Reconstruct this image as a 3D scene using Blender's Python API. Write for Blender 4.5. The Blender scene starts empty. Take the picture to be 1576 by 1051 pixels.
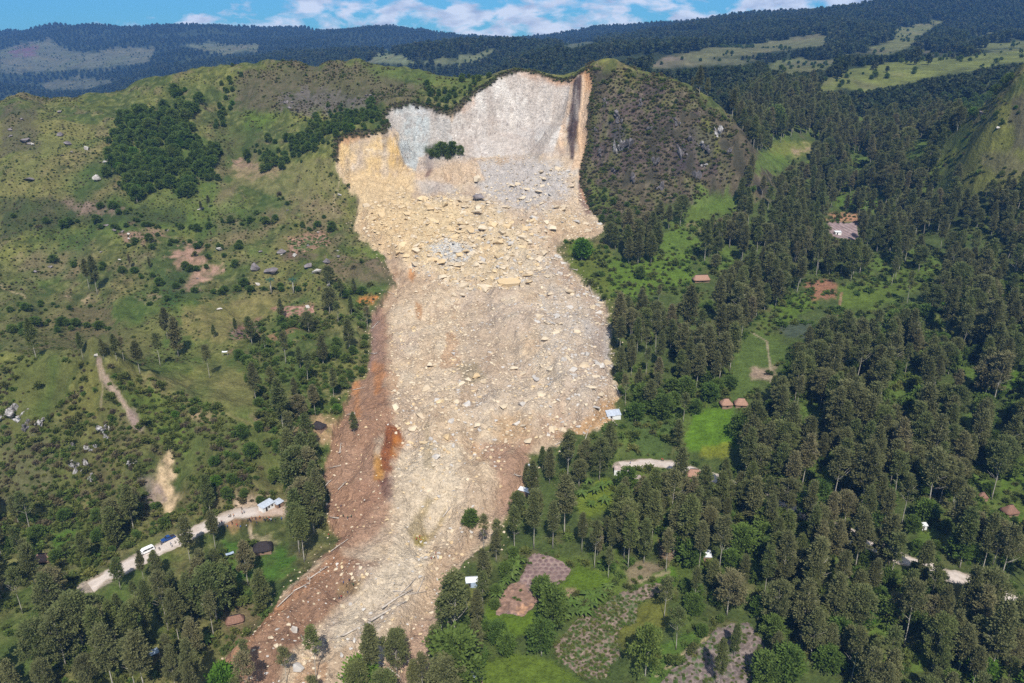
import bpy, bmesh, math, random
import numpy as np
from mathutils import Vector

S = bpy.context.scene
R = math.radians

# ------------------------------------------------------------------ camera
F_PX, CU, CV, PITCH = 1200.0, 788.0, 525.5, R(21.2)     # focal length in photo pixels (photo 1576 x 1051)
cam_d = bpy.data.cameras.new('camera')
cam = bpy.data.objects.new('camera', cam_d)
S.collection.objects.link(cam)
cam_d.sensor_fit = 'HORIZONTAL'
cam_d.sensor_width = 36.0
cam_d.lens = 36.0 * F_PX / 1576.0
cam_d.clip_start, cam_d.clip_end = 1.0, 40000.0
cam.rotation_euler = (math.pi / 2 - PITCH, 0, 0)
S.camera = cam

# ------------------------------------------------------------------ light, sky, exposure
SUN_EL, SUN_AZ = R(50.0), R(176.0)          # azimuth clockwise from +Y: almost straight behind the camera
SUN_POWER, SKY_POWER, EXPOSURE = 5.0, 0.095, 0.28
HAZE_DENSITY = 0.000085
sd = bpy.data.lights.new('sun', 'SUN')
sd.energy = SUN_POWER
sd.angle = R(0.5)
sd.color = (1.0, 0.95, 0.87)
sun = bpy.data.objects.new('sun', sd)
S.collection.objects.link(sun)
to_sun = Vector((math.sin(SUN_AZ) * math.cos(SUN_EL), math.cos(SUN_AZ) * math.cos(SUN_EL), math.sin(SUN_EL)))
sun.rotation_euler = to_sun.to_track_quat('Z', 'Y').to_euler()
sun.location = to_sun * 900

W = bpy.data.worlds.new('World')
S.world = W
W.use_nodes = True
wt = W.node_tree
bg = wt.nodes['Background']
sky = wt.nodes.new('ShaderNodeTexSky')
sky.sky_type = 'NISHITA'
sky.sun_disc = False
sky.sun_elevation = SUN_EL
sky.sun_rotation = SUN_AZ
sky.altitude = 1500
sky.air_density = 1.0
sky.dust_density = 0.6
sky.ozone_density = 2.0


def mathn(nt, op, a, b=None, c=None, clamp=False):
    n = nt.nodes.new('ShaderNodeMath')
    n.operation = op
    n.use_clamp = clamp
    for i, v in enumerate((a, b, c)):
        if v is None:
            continue
        if isinstance(v, (int, float)):
            n.inputs[i].default_value = v
        else:
            nt.links.new(v, n.inputs[i])
    return n.outputs[0]


def mixc(nt, fac, a, b, mode='MIX'):
    n = nt.nodes.new('ShaderNodeMix')
    n.data_type = 'RGBA'
    n.blend_type = mode
    n.clamp_factor = True
    for s, v in ((n.inputs[0], fac), (n.inputs[6], a), (n.inputs[7], b)):
        if isinstance(v, (int, float)):
            s.default_value = v
        elif isinstance(v, (tuple, list)):
            s.default_value = (v[0], v[1], v[2], 1.0)
        else:
            nt.links.new(v, s)
    return n.outputs[2]


def noise(nt, vec, scale, detail=4.0, rough=0.55, dist=0.0):
    n = nt.nodes.new('ShaderNodeTexNoise')
    n.inputs['Scale'].default_value = scale
    n.inputs['Detail'].default_value = detail
    n.inputs['Roughness'].default_value = rough
    n.inputs['Distortion'].default_value = dist
    if vec is not None:
        nt.links.new(vec, n.inputs['Vector'])
    return n.outputs['Fac']


def maprange(nt, v, a, b, c=0.0, d=1.0):
    n = nt.nodes.new('ShaderNodeMapRange')
    n.inputs[1].default_value, n.inputs[2].default_value = a, b
    n.inputs[3].default_value, n.inputs[4].default_value = c, d
    nt.links.new(v, n.inputs[0])
    return n.outputs[0]


# clouds: wispy sheets mixed into the sky by direction
tc = wt.nodes.new('ShaderNodeTexCoord')
sep = wt.nodes.new('ShaderNodeSeparateXYZ')
wt.links.new(tc.outputs['Generated'], sep.inputs[0])
mp = wt.nodes.new('ShaderNodeMapping')
mp.inputs['Scale'].default_value = (1.0, 1.0, 2.6)
wt.links.new(tc.outputs['Generated'], mp.inputs[0])
n1 = noise(wt, mp.outputs[0], 21.0, 7.0, 0.55, 0.3)
n2 = noise(wt, mp.outputs[0], 6.5, 3.0, 0.5, 0.2)
side = maprange(wt, sep.outputs[0], -0.55, 0.22, -0.045, 0.11)
cl = mathn(wt, 'ADD', mathn(wt, 'ADD', mathn(wt, 'MULTIPLY', n1, 0.62), mathn(wt, 'MULTIPLY', n2, 0.38)), side)
clf = maprange(wt, cl, 0.535, 0.615, 0.0, 0.95)
shade = noise(wt, mp.outputs[0], 30.0, 4.0, 0.5)
ccol = mixc(wt, maprange(wt, shade, 0.45, 0.7), (8.4, 8.7, 9.1), (4.4, 4.9, 5.8))
low = maprange(wt, sep.outputs[2], 0.03, 0.30)
skyc = mixc(wt, 1.0, sky.outputs[0], mixc(wt, low, (0.20, 0.58, 0.86), (0.50, 0.93, 1.10)), 'MULTIPLY')
wt.links.new(mixc(wt, clf, skyc, ccol), bg.inputs['Color'])
bg.inputs['Strength'].default_value = SKY_POWER

S.view_settings.view_transform = 'Standard'
S.view_settings.look = 'None'
S.view_settings.exposure = EXPOSURE
S.view_settings.gamma = 1.0
S.cycles.max_bounces = 6
S.cycles.diffuse_bounces = 2
S.cycles.glossy_bounces = 2
S.cycles.transmission_bounces = 2
S.cycles.transparent_max_bounces = 4
S.cycles.volume_bounces = 0
S.cycles.use_denoising = False
S.cycles.denoiser = 'OPENIMAGEDENOISE'
S.cycles.denoising_input_passes = 'RGB_ALBEDO_NORMAL'
S.cycles.denoising_prefilter = 'ACCURATE'

# ------------------------------------------------------------------ small helpers
rng = np.random.default_rng(7)
random.seed(7)


def tag(o, label=None, cat=None, group=None, kind=None):
    if label: o['label'] = label
    if cat: o['category'] = cat
    if group: o['group'] = group
    if kind: o['kind'] = kind
    return o


def link(o, parent=None):
    S.collection.objects.link(o)
    if parent is not None:
        o.parent = parent
    return o


def empty(name, loc, rz=0.0):
    o = bpy.data.objects.new(name, None)
    o.location = loc
    o.rotation_euler = (0, 0, rz)
    o.empty_display_size = 0.5
    return link(o)


def np_mesh(name, co, faces_flat, nper, mats, smooth=True, mat_idx=None):
    """fast mesh from numpy: co (n,3), faces_flat (m*nper)"""
    me = bpy.data.meshes.new(name)
    co = np.ascontiguousarray(co, dtype=np.float32)
    ff = np.ascontiguousarray(faces_flat, dtype=np.int32).ravel()
    m = len(ff) // nper
    me.vertices.add(len(co))
    me.vertices.foreach_set('co', co.ravel())
    me.loops.add(len(ff))
    me.loops.foreach_set('vertex_index', ff)
    me.polygons.add(m)
    me.polygons.foreach_set('loop_start', np.arange(m, dtype=np.int32) * nper)
    me.polygons.foreach_set('use_smooth', np.full(m, smooth))
    for mt in (mats if isinstance(mats, (list, tuple)) else [mats]):
        me.materials.append(mt)
    if mat_idx is not None:
        me.polygons.foreach_set('material_index', np.ascontiguousarray(mat_idx, dtype=np.int32))
    me.update(calc_edges=True)
    return me


def py_mesh(name, verts, faces, mats, smooth=False, mat_idx=None):
    me = bpy.data.meshes.new(name)
    me.from_pydata(verts, [], faces)
    for mt in (mats if isinstance(mats, (list, tuple)) else [mats]):
        me.materials.append(mt)
    for i, p in enumerate(me.polygons):
        p.use_smooth = smooth
        if mat_idx is not None:
            p.material_index = mat_idx[i]
    me.update()
    return me


def sstep(a, b, x):
    t = np.clip((x - a) / (b - a), 0, 1)
    return t * t * (3 - 2 * t)


def _hash(ix, iy, seed):
    h = (ix.astype(np.int64) * 374761393 + iy.astype(np.int64) * 668265263 + seed * 974711) & 0xFFFFFFFF
    h = ((h ^ (h >> 13)) * 1274126177) & 0xFFFFFFFF
    h = ((h ^ (h >> 16)) * 2246822519) & 0xFFFFFFFF
    return ((h ^ (h >> 15)) & 0xFFFFFF) / float(0xFFFFFF)


def vnoise(x, y, seed=0):
    fx, fy = np.floor(x), np.floor(y)
    tx, ty = x - fx, y - fy
    tx = tx * tx * (3 - 2 * tx)
    ty = ty * ty * (3 - 2 * ty)
    a, b = _hash(fx, fy, seed), _hash(fx + 1, fy, seed)
    c, d = _hash(fx, fy + 1, seed), _hash(fx + 1, fy + 1, seed)
    return (a + (b - a) * tx) * (1 - ty) + (c + (d - c) * tx) * ty


def fbm(x, y, scale, seed=0, octv=4, gain=0.5):
    """about -1..1"""
    v, amp, tot = 0.0, 1.0, 0.0
    x, y = x / scale, y / scale
    for o in range(octv):
        v = v + amp * (vnoise(x, y, seed + o * 17) * 2 - 1)
        tot += amp
        amp *= gain
        x, y = x * 2.03 + 11.3, y * 2.03 + 5.7
    return v / tot * 1.6


def voro(x, y, scale, seed=0):
    """nearest-cell distance (0..1) and cell random"""
    x, y = x / scale, y / scale
    fx, fy = np.floor(x), np.floor(y)
    best = np.full(x.shape, 9.0)
    cell = np.zeros(x.shape)
    for dx in (-1, 0, 1):
        for dy in (-1, 0, 1):
            cx, cy = fx + dx, fy + dy
            px, py = cx + _hash(cx, cy, seed), cy + _hash(cx, cy, seed + 1)
            d = (px - x) ** 2 + (py - y) ** 2
            m = d < best
            best = np.where(m, d, best)
            cell = np.where(m, _hash(cx, cy, seed + 2), cell)
    return np.sqrt(best), cell


# ------------------------------------------------------------------ survey: from the photo to the land
SP, CP = math.sin(PITCH), math.cos(PITCH)


def ray(u, v):
    a, b = (u - CU) / F_PX, (CV - v) / F_PX
    return np.array((a, CP + b * SP, -SP + b * CP))


def at_depth(u, v, Y):
    d = ray(u, v)
    return d * (Y / d[1])


def project(x, y, z):
    fw = y * CP - z * SP
    up = y * SP + z * CP
    return CU + F_PX * x / fw, CV - F_PX * up / fw


# hillside as it stood (u, v, Y): ground outside the slide, and the slide's footprint lower down
HILL = [
    # below and along the road
    (0, 1051, 188), (250, 1051, 190), (500, 1051, 191), (750, 1051, 190), (1000, 1051, 190), (1250, 1051, 189), (1576, 1051, 186),
    (0, 950, 213), (250, 950, 214), (550, 950, 216), (850, 950, 216), (1150, 950, 213), (1576, 950, 209),
    (0, 880, 238), (160, 890, 230), (240, 848, 245), (310, 822, 254), (380, 800, 262), (440, 785, 268), (560, 850, 246), (700, 850, 246),
    (950, 850, 244), (1200, 850, 238), (1480, 890, 225), (1576, 905, 221), (1350, 850, 238),
    (640, 750, 280), (800, 750, 283), (990, 713, 302), (1100, 740, 288), (1190, 770, 272), (1400, 800, 255), (1576, 800, 255),
    # left knob, its face and the dip behind it
    (0, 800, 264), (100, 800, 264), (200, 790, 266), (50, 720, 280), (50, 640, 298), (0, 560, 324), (40, 556, 325), (100, 553, 325), (150, 553, 322),
    (200, 577, 320), (250, 600, 318), (340, 632, 311), (420, 662, 303), (150, 640, 299), (150, 720, 281), (250, 700, 288), (330, 740, 276), (420, 740, 282),
    (0, 541, 375), (100, 540, 372), (200, 552, 362), (300, 576, 346), (400, 605, 332), (480, 650, 315), (500, 700, 299),
    (0, 500, 410), (150, 500, 408), (300, 520, 392), (450, 550, 372), (560, 600, 352), (580, 520, 406),
    # left hillside
    (0, 450, 446), (200, 450, 446), (400, 460, 440), (560, 440, 462), (0, 400, 485), (200, 400, 486), (400, 400, 492), (590, 390, 505),
    (0, 350, 520), (200, 350, 524), (400, 350, 534), (540, 350, 545), (0, 300, 556), (250, 300, 566), (450, 300, 578), (530, 300, 585),
    (0, 250, 592), (250, 250, 602), (450, 250, 615), (0, 200, 640), (130, 200, 645), (300, 200, 650), (450, 200, 655),
    (0, 154, 700), (110, 149, 712), (200, 131, 722), (300, 115, 730), (380, 103, 738), (440, 97, 742), (500, 96, 742), (550, 98, 738), (640, 112, 725), (700, 120, 712), (730, 122, 705),
    (370, 150, 700), (480, 150, 690), (570, 145, 690), (640, 145, 680), (480, 185, 668), (540, 195, 645),
    # rim of the scar and the hill that used to continue in front of it
    (518, 228, 606), (556, 207, 618), (600, 204, 622), (585, 178, 648), (640, 160, 662), (690, 171, 662), (728, 146, 674), (765, 118, 682), (790, 107, 686), (830, 112, 686), (874, 121, 682),
    (905, 106, 674),
    # rock spur to the right of the scar
    (940, 101, 672), (985, 118, 668), (1030, 126, 662), (1090, 165, 642), (1145, 212, 618), (1150, 245, 605), (912, 140, 660), (908, 185, 640), (902, 240, 622), (900, 300, 600), (912, 330, 580),
    (980, 180, 636), (1050, 200, 624), (960, 250, 610), (1060, 255, 604), (1000, 310, 582), (1100, 300, 588), (940, 350, 552), (1050, 345, 555),
    # right of the slide
    (880, 400, 500), (960, 420, 484), (1050, 400, 505), (960, 480, 436), (1050, 480, 436), (960, 560, 378), (1050, 560, 378), (960, 640, 332), (1080, 650, 327), (900, 680, 312),
    (1200, 650, 324), (1350, 650, 322), (1576, 650, 318), (1200, 550, 384), (1400, 550, 380), (1576, 550, 374), (1200, 450, 462), (1400, 450, 458), (1576, 450, 440),
    (1200, 370, 545), (1400, 370, 540), (1576, 370, 500), (1200, 300, 640), (1350, 300, 630), (1440, 300, 610), (1220, 250, 715), (1330, 250, 715),
    (1180, 205, 760), (1300, 205, 805), (1180, 160, 860), (1300, 165, 905), (1400, 180, 860), (1450, 160, 880),
    (1480, 310, 570), (1576, 300, 540), (1576, 240, 560), (1500, 240, 590), (1450, 245, 625), (1576, 180, 580), (1520, 175, 610), (1576, 108, 605),
    # far right hills
    (1250, 130, 1000), (1400, 122, 1010), (1500, 105, 1050), (1576, 95, 1080), (1576, 78, 1300), (1450, 90, 1250), (1330, 100, 1200), (1180, 110, 1150), (1080, 112, 1100), (1000, 104, 1150),
    (1000, 90, 1500), (1100, 88, 1500), (1250, 78, 1600), (1420, 72, 1600), (1250, 53, 1900), (1180, 68, 1850), (1420, 45, 2000), (1540, 50, 1900), (1576, 20, 2300),
    (1000, 75, 2000), (880, 85, 1700), (880, 72, 2600), (1000, 45, 3300), (1100, 28, 3200), (1200, 18, 3000), (1300, 17, 2900), (1330, 6, 2700), (1400, -8, 2600), (1500, -20, 2700), (1620, -25, 2700),
    (940, 50, 3700), (890, 44, 4200), (780, 52, 4600), (660, 54, 4900), (560, 46, 4900), (460, 40, 4900), (350, 37, 4900), (240, 36, 4900), (170, 37, 4900), (80, 32, 4800), (30, 44, 4700), (-60, 56, 4700),
    # far left valley
    (0, 130, 2900), (150, 130, 2900), (300, 100, 2700), (0, 95, 3500), (130, 92, 3500), (250, 78, 3500), (360, 72, 3500), (480, 80, 3100), (600, 82, 2800), (700, 88, 2600), (600, 66, 3800), (300, 55, 4200), (80, 60, 4100), (760, 75, 3200),
    (650, 98, 1900), (560, 92, 2100), (760, 92, 1900), (820, 98, 1500),
]
# ground the camera cannot see (x, y, z)
HIDDEN = [(-480, 820, -110), (-200, 830, -95), (0, 800, -85), (120, 760, -80), (-800, 1100, -230), (-300, 1100, -200), (100, 1000, -120), (-900, 1800, -300), (-300, 1700, -230), (250, 1200, -100),
          (-1600, 2300, -320), (190, 760, -85), (440, 690, -70), (620, 720, -45), (520, 800, -60), (700, 820, -55),
          (-4000, 6600, -300), (-1500, 6600, -300), (1500, 6600, -300), (4200, 6600, -300), (-2500, 5600, -60), (0, 5600, -80), (2200, 4200, 40), (3000, 5000, -100),
          (-200, 120, -196), (0, 120, -196), (200, 120, -196), (-100, 160, -192), (100, 160, -192), (-1800, 3000, -190), (2300, 2700, 120)]
# the surface of the debris and the foot of the cliff
DEBRIS = [
    (350, 1051, 191), (500, 1051, 191), (650, 1051, 191), (450, 950, 216), (700, 950, 216), (540, 850, 246), (740, 850, 246), (540, 750, 280), (780, 750, 282), (540, 690, 304), (900, 680, 312),
    (640, 750, 281), (640, 640, 330), (780, 640, 330), (930, 640, 331), (590, 560, 378), (760, 560, 380), (940, 560, 378), (590, 480, 438), (760, 480, 438), (930, 480, 436),
    (600, 420, 484), (760, 425, 484), (880, 420, 486), (560, 370, 526), (740, 390, 512), (860, 380, 518), (550, 330, 560), (700, 340, 555), (850, 340, 556), (930, 355, 550),
    (540, 290, 590), (640, 295, 593), (740, 300, 592), (850, 300, 592), (900, 300, 596), (640, 258, 622), (720, 255, 624), (800, 245, 632), (860, 235, 628), (560, 275, 602),
    (600, 262, 616), (760, 238, 636), (880, 255, 616), (840, 205, 648),
]
DEBRIS_H = [(-120, 720, -75), (0, 720, -70), (100, 720, -70), (-200, 650, -95), (160, 650, -95), (-150, 150, -192), (50, 150, -192), (-260, 500, -140), (230, 500, -140)]


def to_q(x, y):
    return x / (y + 150.0), np.log(y + 150.0)


def rbf_fit(pts, lam=2e-4):
    P = np.array(pts, float)
    qx, qy = to_q(P[:, 0], P[:, 1])
    sc = P[:, 1] + 150.0                        # fit z relative to distance: keeps the picture's balance
    h = P[:, 2] / sc
    d2 = (qx[:, None] - qx[None]) ** 2 + (qy[:, None] - qy[None]) ** 2
    K = 0.5 * d2 * np.log(d2 + 1e-9)
    n = len(P)
    A = np.zeros((n + 3, n + 3))
    A[:n, :n] = K + np.eye(n) * lam * 0.01
    A[:n, n] = A[n, :n] = 1
    A[:n, n + 1] = A[n + 1, :n] = qx
    A[:n, n + 2] = A[n + 2, :n] = qy
    w = np.linalg.solve(A, np.concatenate([h, np.zeros(3)]))

    def f(x, y):
        shp = x.shape
        x, y = x.ravel(), y.ravel()
        out = np.empty(len(x))
        for i in range(0, len(x), 40000):
            ax, ay = to_q(x[i:i + 40000], y[i:i + 40000])
            d = (ax[:, None] - qx[None]) ** 2 + (ay[:, None] - qy[None]) ** 2
            out[i:i + 40000] = (0.5 * d * np.log(d + 1e-9)) @ w[:n] + w[n] + w[n + 1] * ax + w[n + 2] * ay
        return (out * (y + 150.0)).reshape(shp)
    return f


hill_f = rbf_fit([at_depth(*p) for p in HILL] + [np.array(p) for p in HIDDEN])
debris_f = rbf_fit([at_depth(*p) for p in DEBRIS] + [np.array(p) for p in DEBRIS_H])

# fan-shaped sheet: fine near, coarse far
ys = [118.0]
while ys[-1] < 6600:
    y = ys[-1]
    ys.append(y + (1.15 if 592 < y < 700 else (0.0040 * y if y < 950 else 0.0085 * y)))
GY = np.array(ys)
NC = 1050
GS = np.linspace(-1, 1, NC)


def half_w(y):
    return 0.67 * y + 95.0


NR = len(GY)
YY = np.repeat(GY[:, None], NC, 1)
XX = GS[None, :] * half_w(YY)
ZU = hill_f(XX, YY)


class Height:
    Z = ZU


def height(x, y):
    x, y = np.atleast_1d(np.asarray(x, float)), np.atleast_1d(np.asarray(y, float))
    j = np.clip(np.searchsorted(GY, y) - 1, 0, NR - 2)
    ty = np.clip((y - GY[j]) / (GY[j + 1] - GY[j]), 0, 1)
    s = (np.clip(x / half_w(y), -1, 1) + 1) * 0.5 * (NC - 1)
    i = np.clip(np.floor(s).astype(int), 0, NC - 2)
    tx = np.clip(s - i, 0, 1)
    Z = Height.Z
    return (Z[j, i] * (1 - tx) + Z[j, i + 1] * tx) * (1 - ty) + (Z[j + 1, i] * (1 - tx) + Z[j + 1, i + 1] * tx) * ty


_ry = np.concatenate([np.arange(150, 950, 0.8), np.arange(950, 6500, 8.0)])


def ground(u, v):
    """the point of the land that the photo's pixel (u, v) shows"""
    d = ray(u, v)
    x, z = d[0] / d[1] * _ry, d[2] / d[1] * _ry
    h = height(x, _ry)
    hit = np.nonzero(h >= z)[0]
    if len(hit) == 0:
        k = len(_ry) - 1
    else:
        k = hit[0]
    if 0 < k:
        a, b = h[k - 1] - z[k - 1], h[k] - z[k]
        t = -a / (b - a) if b != a else 0
        t = min(max(t, 0), 1)
        y = _ry[k - 1] + (_ry[k] - _ry[k - 1]) * t
    else:
        y = _ry[k]
    x = d[0] / d[1] * y
    return np.array((x, y, float(height(x, y)[0])))


def inside(poly, x, y):
    r = np.zeros(x.shape, bool)
    n = len(poly)
    for k in range(n):
        x1, y1 = poly[k]
        x2, y2 = poly[(k + 1) % n]
        if y1 == y2:
            continue
        c = (y1 > y) != (y2 > y)
        r ^= c & (x < (x2 - x1) * (y - y1) / (y2 - y1) + x1)
    return r


def seg_dist(pts, x, y, closed=True):
    d = np.full(x.shape, 1e9)
    n = len(pts)
    for k in range(n if closed else n - 1):
        x1, y1 = pts[k]
        x2, y2 = pts[(k + 1) % n]
        dx, dy = x2 - x1, y2 - y1
        t = np.clip(((x - x1) * dx + (y - y1) * dy) / (dx * dx + dy * dy + 1e-9), 0, 1)
        d = np.minimum(d, (x - x1 - t * dx) ** 2 + (y - y1 - t * dy) ** 2)
    return np.sqrt(d)


def sdist(poly, x, y):
    """positive inside"""
    d = seg_dist(poly, x, y)
    return np.where(inside(poly, x, y), d, -d)


# outline of the slide: rim of the scar with its distance, then down both flanks
RIM = [(518, 230, 606), (522, 213, 614), (556, 207, 618), (597, 205, 622), (604, 190, 634), (585, 178, 648), (603, 164, 658), (640, 160, 662), (664, 167, 664), (690, 172, 661), (712, 156, 668),
       (728, 146, 674), (745, 132, 678), (765, 118, 682), (790, 107, 686), (830, 112, 686), (874, 121, 682), (884, 124, 677), (894, 114, 677), (903, 107, 675), (911, 109, 670),
       (911, 140, 658), (908, 185, 641), (903, 225, 626), (894, 262, 614), (897, 300, 598), (910, 325, 582)]
RIGHT = [(933, 352), (905, 366), (868, 374), (858, 387), (878, 412), (905, 445), (938, 476), (942, 520), (944, 570), (955, 610), (944, 645), (925, 664), (880, 670), (850, 690), (815, 705),
         (804, 740), (792, 775), (772, 805), (748, 838), (722, 862), (700, 900), (672, 950), (652, 1005), (640, 1070)]
LEFT = [(330, 1070), (345, 1030), (368, 1000), (402, 960), (440, 918), (482, 882), (515, 852), (520, 830), (506, 780), (502, 740), (510, 700), (520, 660), (528, 640), (536, 610), (546, 590),
        (566, 585), (570, 560), (574, 520), (578, 480), (596, 450), (606, 425), (590, 396), (560, 372), (543, 350), (552, 320), (545, 300), (520, 262)]
slide_xy = [tuple(at_depth(*p)[:2]) for p in RIM] + [tuple(ground(*p)[:2]) for p in RIGHT] + [(60, 150), (-60, 140), (-130, 150)] + [tuple(ground(*p)[:2]) for p in LEFT]
rim_xy = [tuple(at_depth(*p)[:2]) for p in RIM]

near = GY < 800
Xn, Yn = XX[near], YY[near]
wob = 3.6 * fbm(Xn, Yn, 18, 3, 5, 0.6)
SDn = sdist(slide_xy, Xn, Yn) + wob * np.where(Yn > 560, 0.62, 1.0)
RDn = seg_dist(rim_xy, Xn, Yn, closed=False)
ZD = debris_f(Xn, Yn)
Zn = ZU[near].copy()
ins = SDn > 0
rough = fbm(Xn, Yn, 26, 5, 4)
# natural hummocks outside
hum = 1.3 * fbm(Xn, Yn, 30, 21, 4) + 0.45 * fbm(Xn, Yn, 5.0, 22, 3)
# debris: a blanket a few metres thick with a lumpy surface
v1, c1 = voro(Xn + 3 * fbm(Xn, Yn, 9, 31, 2), Yn, 7.0, 41)
v2, c2 = voro(Xn, Yn, 3.0, 47)
upper = sstep(430, 500, Yn) * (1 - sstep(618, 640, Yn))
flow = 0.5 - np.abs(fbm(Xn + 4 * rough, Yn * 0.35, 15, 35, 4))
lump = (3.2 * rough + 1.3 * fbm(Xn, Yn, 9, 6, 4) + 2.6 * flow * (1 - sstep(500, 560, Yn))) + upper * ((0.55 - v1) * 4.2 * (0.4 + c1)) + (0.5 - v2) * (1.0 + 1.2 * upper) * (0.2 + c2)
lump *= 1 - 0.75 * sstep(632, 650, Yn)
zdeb = ZD + 3.0 * sstep(0, 14, SDn) * (1 - sstep(560, 620, Yn)) + lump * sstep(0, 6, SDn)
# cliffs fall from the rim
rilln = 0.8 * (0.5 - np.abs(fbm(Xn, Yn * 0.3, 20, 61, 5))) * 2 + 0.45 * fbm(Xn, Yn * 0.8, 6, 62, 4)
grad = 1.75 + 0.35 * fbm(Xn, Yn, 40, 63, 2)
zc = Zn - np.maximum(SDn, 0) * grad - 0.6 + 2.6 * rilln * sstep(1, 10, SDn)
stp = 7.0
lyr = (zc + 4.0 * fbm(Xn, Yn, 40, 66, 3) + 0.10 * Xn) / stp
zc = zc + 1.25 * np.sin(2 * math.pi * lyr) * sstep(3, 10, SDn) * (0.35 + 0.65 * sstep(-0.3, 0.5, fbm(Xn, Yn, 25, 67, 2)))
vb, cb = voro(Xn + 1.5 * rough, Yn, 5.5, 91)
vb2, cb2 = voro(Xn, Yn * 0.8, 2.6, 95)
zc = zc + ((cb - 0.5) * np.where(Xn < -85, 3.6, 2.2) + (cb2 - 0.5) * 1.0) * sstep(1.0, 6, SDn)
Zn = np.where(ins, np.maximum(zdeb, np.where(Yn > 470, zc, -1e9)), Zn + hum)
Height.Z = ZU.copy()
Height.Z[near] = Zn
far_m = ~near
Height.Z[far_m] += (np.clip(YY[far_m] / 900, 0.6, 4) * 2.2 * fbm(XX[far_m], YY[far_m], 160, 71, 5) + 24 * sstep(1300, 3000, YY[far_m]) * (0.3 - np.abs(fbm(XX[far_m], YY[far_m], 520, 75, 5))) - 0.0050 * YY[far_m] * sstep(2300, 3300, YY[far_m]) + 34 * sstep(2600, 4200, YY[far_m]) * fbm(XX[far_m], YY[far_m] * 0.3, 620, 79, 4))


def bump(u, v, Y, h, rx, ry, ang=0.0):
    """raise (or lower) the land in an oval (metres) about the place seen at (u, v)"""
    p = at_depth(u, v, Y) if Y else ground(u, v)
    ca, sa = math.cos(ang), math.sin(ang)
    X, Yv = XX[near] - p[0], YY[near] - p[1]
    a, b = (X * ca + Yv * sa) / rx, (-X * sa + Yv * ca) / ry
    Height.Z[near] += h * np.exp(-(a * a + b * b))
    return p

def ridge(pts, h, w, ragged=0.3):
    """raise a crest line (u, v, Y or None), h metres high and w metres wide"""
    q = [tuple((at_depth(*p) if p[2] else ground(p[0], p[1]))[:2]) for p in pts]
    X, Yv = XX[near], YY[near]
    d = seg_dist(q, X, Yv, closed=False)
    Height.Z[near] += h * np.exp(-(d / w) ** 2) * (1 + ragged * fbm(X, Yv, 12, 301, 3))


# left knob: crest, the spur with the trodden path, gullied face
ridge([(0, 560, 324), (40, 556, 325), (150, 553, 322), (250, 600, 318), (420, 662, 303)], 4.0, 9.0)
ridge([(150, 556, 321), (176, 600, None), (205, 645, None), (225, 700, None)], 5.0, 8.0)
ridge([(90, 600, None), (130, 700, None), (140, 780, None)], -3.0, 9.0)
ridge([(235, 640, None), (262, 700, None), (270, 770, None)], -4.5, 9.0)
rug = lambda u, v, Y, r: np.exp(-((XX[near] - at_depth(u, v, Y)[0]) ** 2 + (YY[near] - at_depth(u, v, Y)[1]) ** 2) / r ** 2)
kn = np.clip(rug(120, 680, 290, 45) + rug(300, 700, 290, 40) + rug(0, 680, 288, 40), 0, 1)
Height.Z[near] += kn * (3.4 * (0.5 - np.abs(fbm(Xn + 0.6 * Yn, Yn * 0.6, 18, 311, 4))) + 1.0 * fbm(Xn, Yn, 4.5, 313, 3)) * (SDn < 0)
# rock spur: diagonal ribs and ledges
spm = np.clip(rug(1040, 200, 630, 55) + rug(960, 220, 620, 38) + 0.6 * rug(1110, 250, 605, 30), 0, 1) * (SDn < -2)
Height.Z[near] += spm * (9.0 * (0.45 - np.abs(fbm(Xn * 0.8 + Yn * 0.5, Yn * 0.35 - Xn * 0.15, 26, 321, 5))) + 2.2 * fbm(Xn, Yn, 7, 323, 4))
# gullied slope at the right border
rh = rug(1550, 200, 585, 55) + 0.7 * rug(1470, 250, 600, 30)
Height.Z[near] += np.clip(rh, 0, 1) * (5.5 * (0.45 - np.abs(fbm(Xn * 0.9 - Yn * 0.4, Yn * 0.35 + Xn * 0.1, 24, 325, 5))) + 1.5 * fbm(Xn, Yn, 7, 327, 4))
# cliff band on the left summit
cb = rug(480, 160, 690, 50) * (SDn < -3)
Height.Z[near] += cb * 2.5 * fbm(Xn, Yn * 0.5, 14, 331, 4)
# gentle swells of the left hillside
gul = 0.45 - np.abs(fbm(Xn + 0.5 * Yn, Yn * 0.4, 46, 345, 4))
lh = sstep(-30, -60, Xn) * (SDn < -6) * sstep(330, 400, Yn)
Height.Z[near] += lh * (3.0 * fbm(Xn, Yn, 55, 341, 3) + 0.9 * fbm(Xn, Yn, 8, 343, 3) + 7.5 * gul)
# the bush island and its rock, the spurs of yellow rock and the grey scree cone
bump(684, 236, 628, 11.0, 12, 9)
bump(662, 250, 622, 6.0, 6, 9)
bump(715, 252, 622, 7.0, 12, 7)
ridge([(672, 250, 622), (668, 275, 612)], 5.0, 4.5)
ridge([(712, 252, 620), (724, 280, 608)], 4.5, 4.5)
ridge([(735, 262, 618), (745, 285, 606)], 3.0, 4.0)
ridge([(690, 258, 618), (694, 285, 606)], -3.0, 4.0)
bump(605, 232, 618, 5.5, 5, 12)
bump(555, 232, 608, 3.0, 14, 10)
bump(850, 215, 640, 6.0, 12, 14, 0.5)
ridge([(890, 120, 672), (886, 170, 650), (882, 240, 628)], 11.0, 3.4)
ridge([(875, 150, 664), (862, 215, 640)], 4.0, 4.0)
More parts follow.
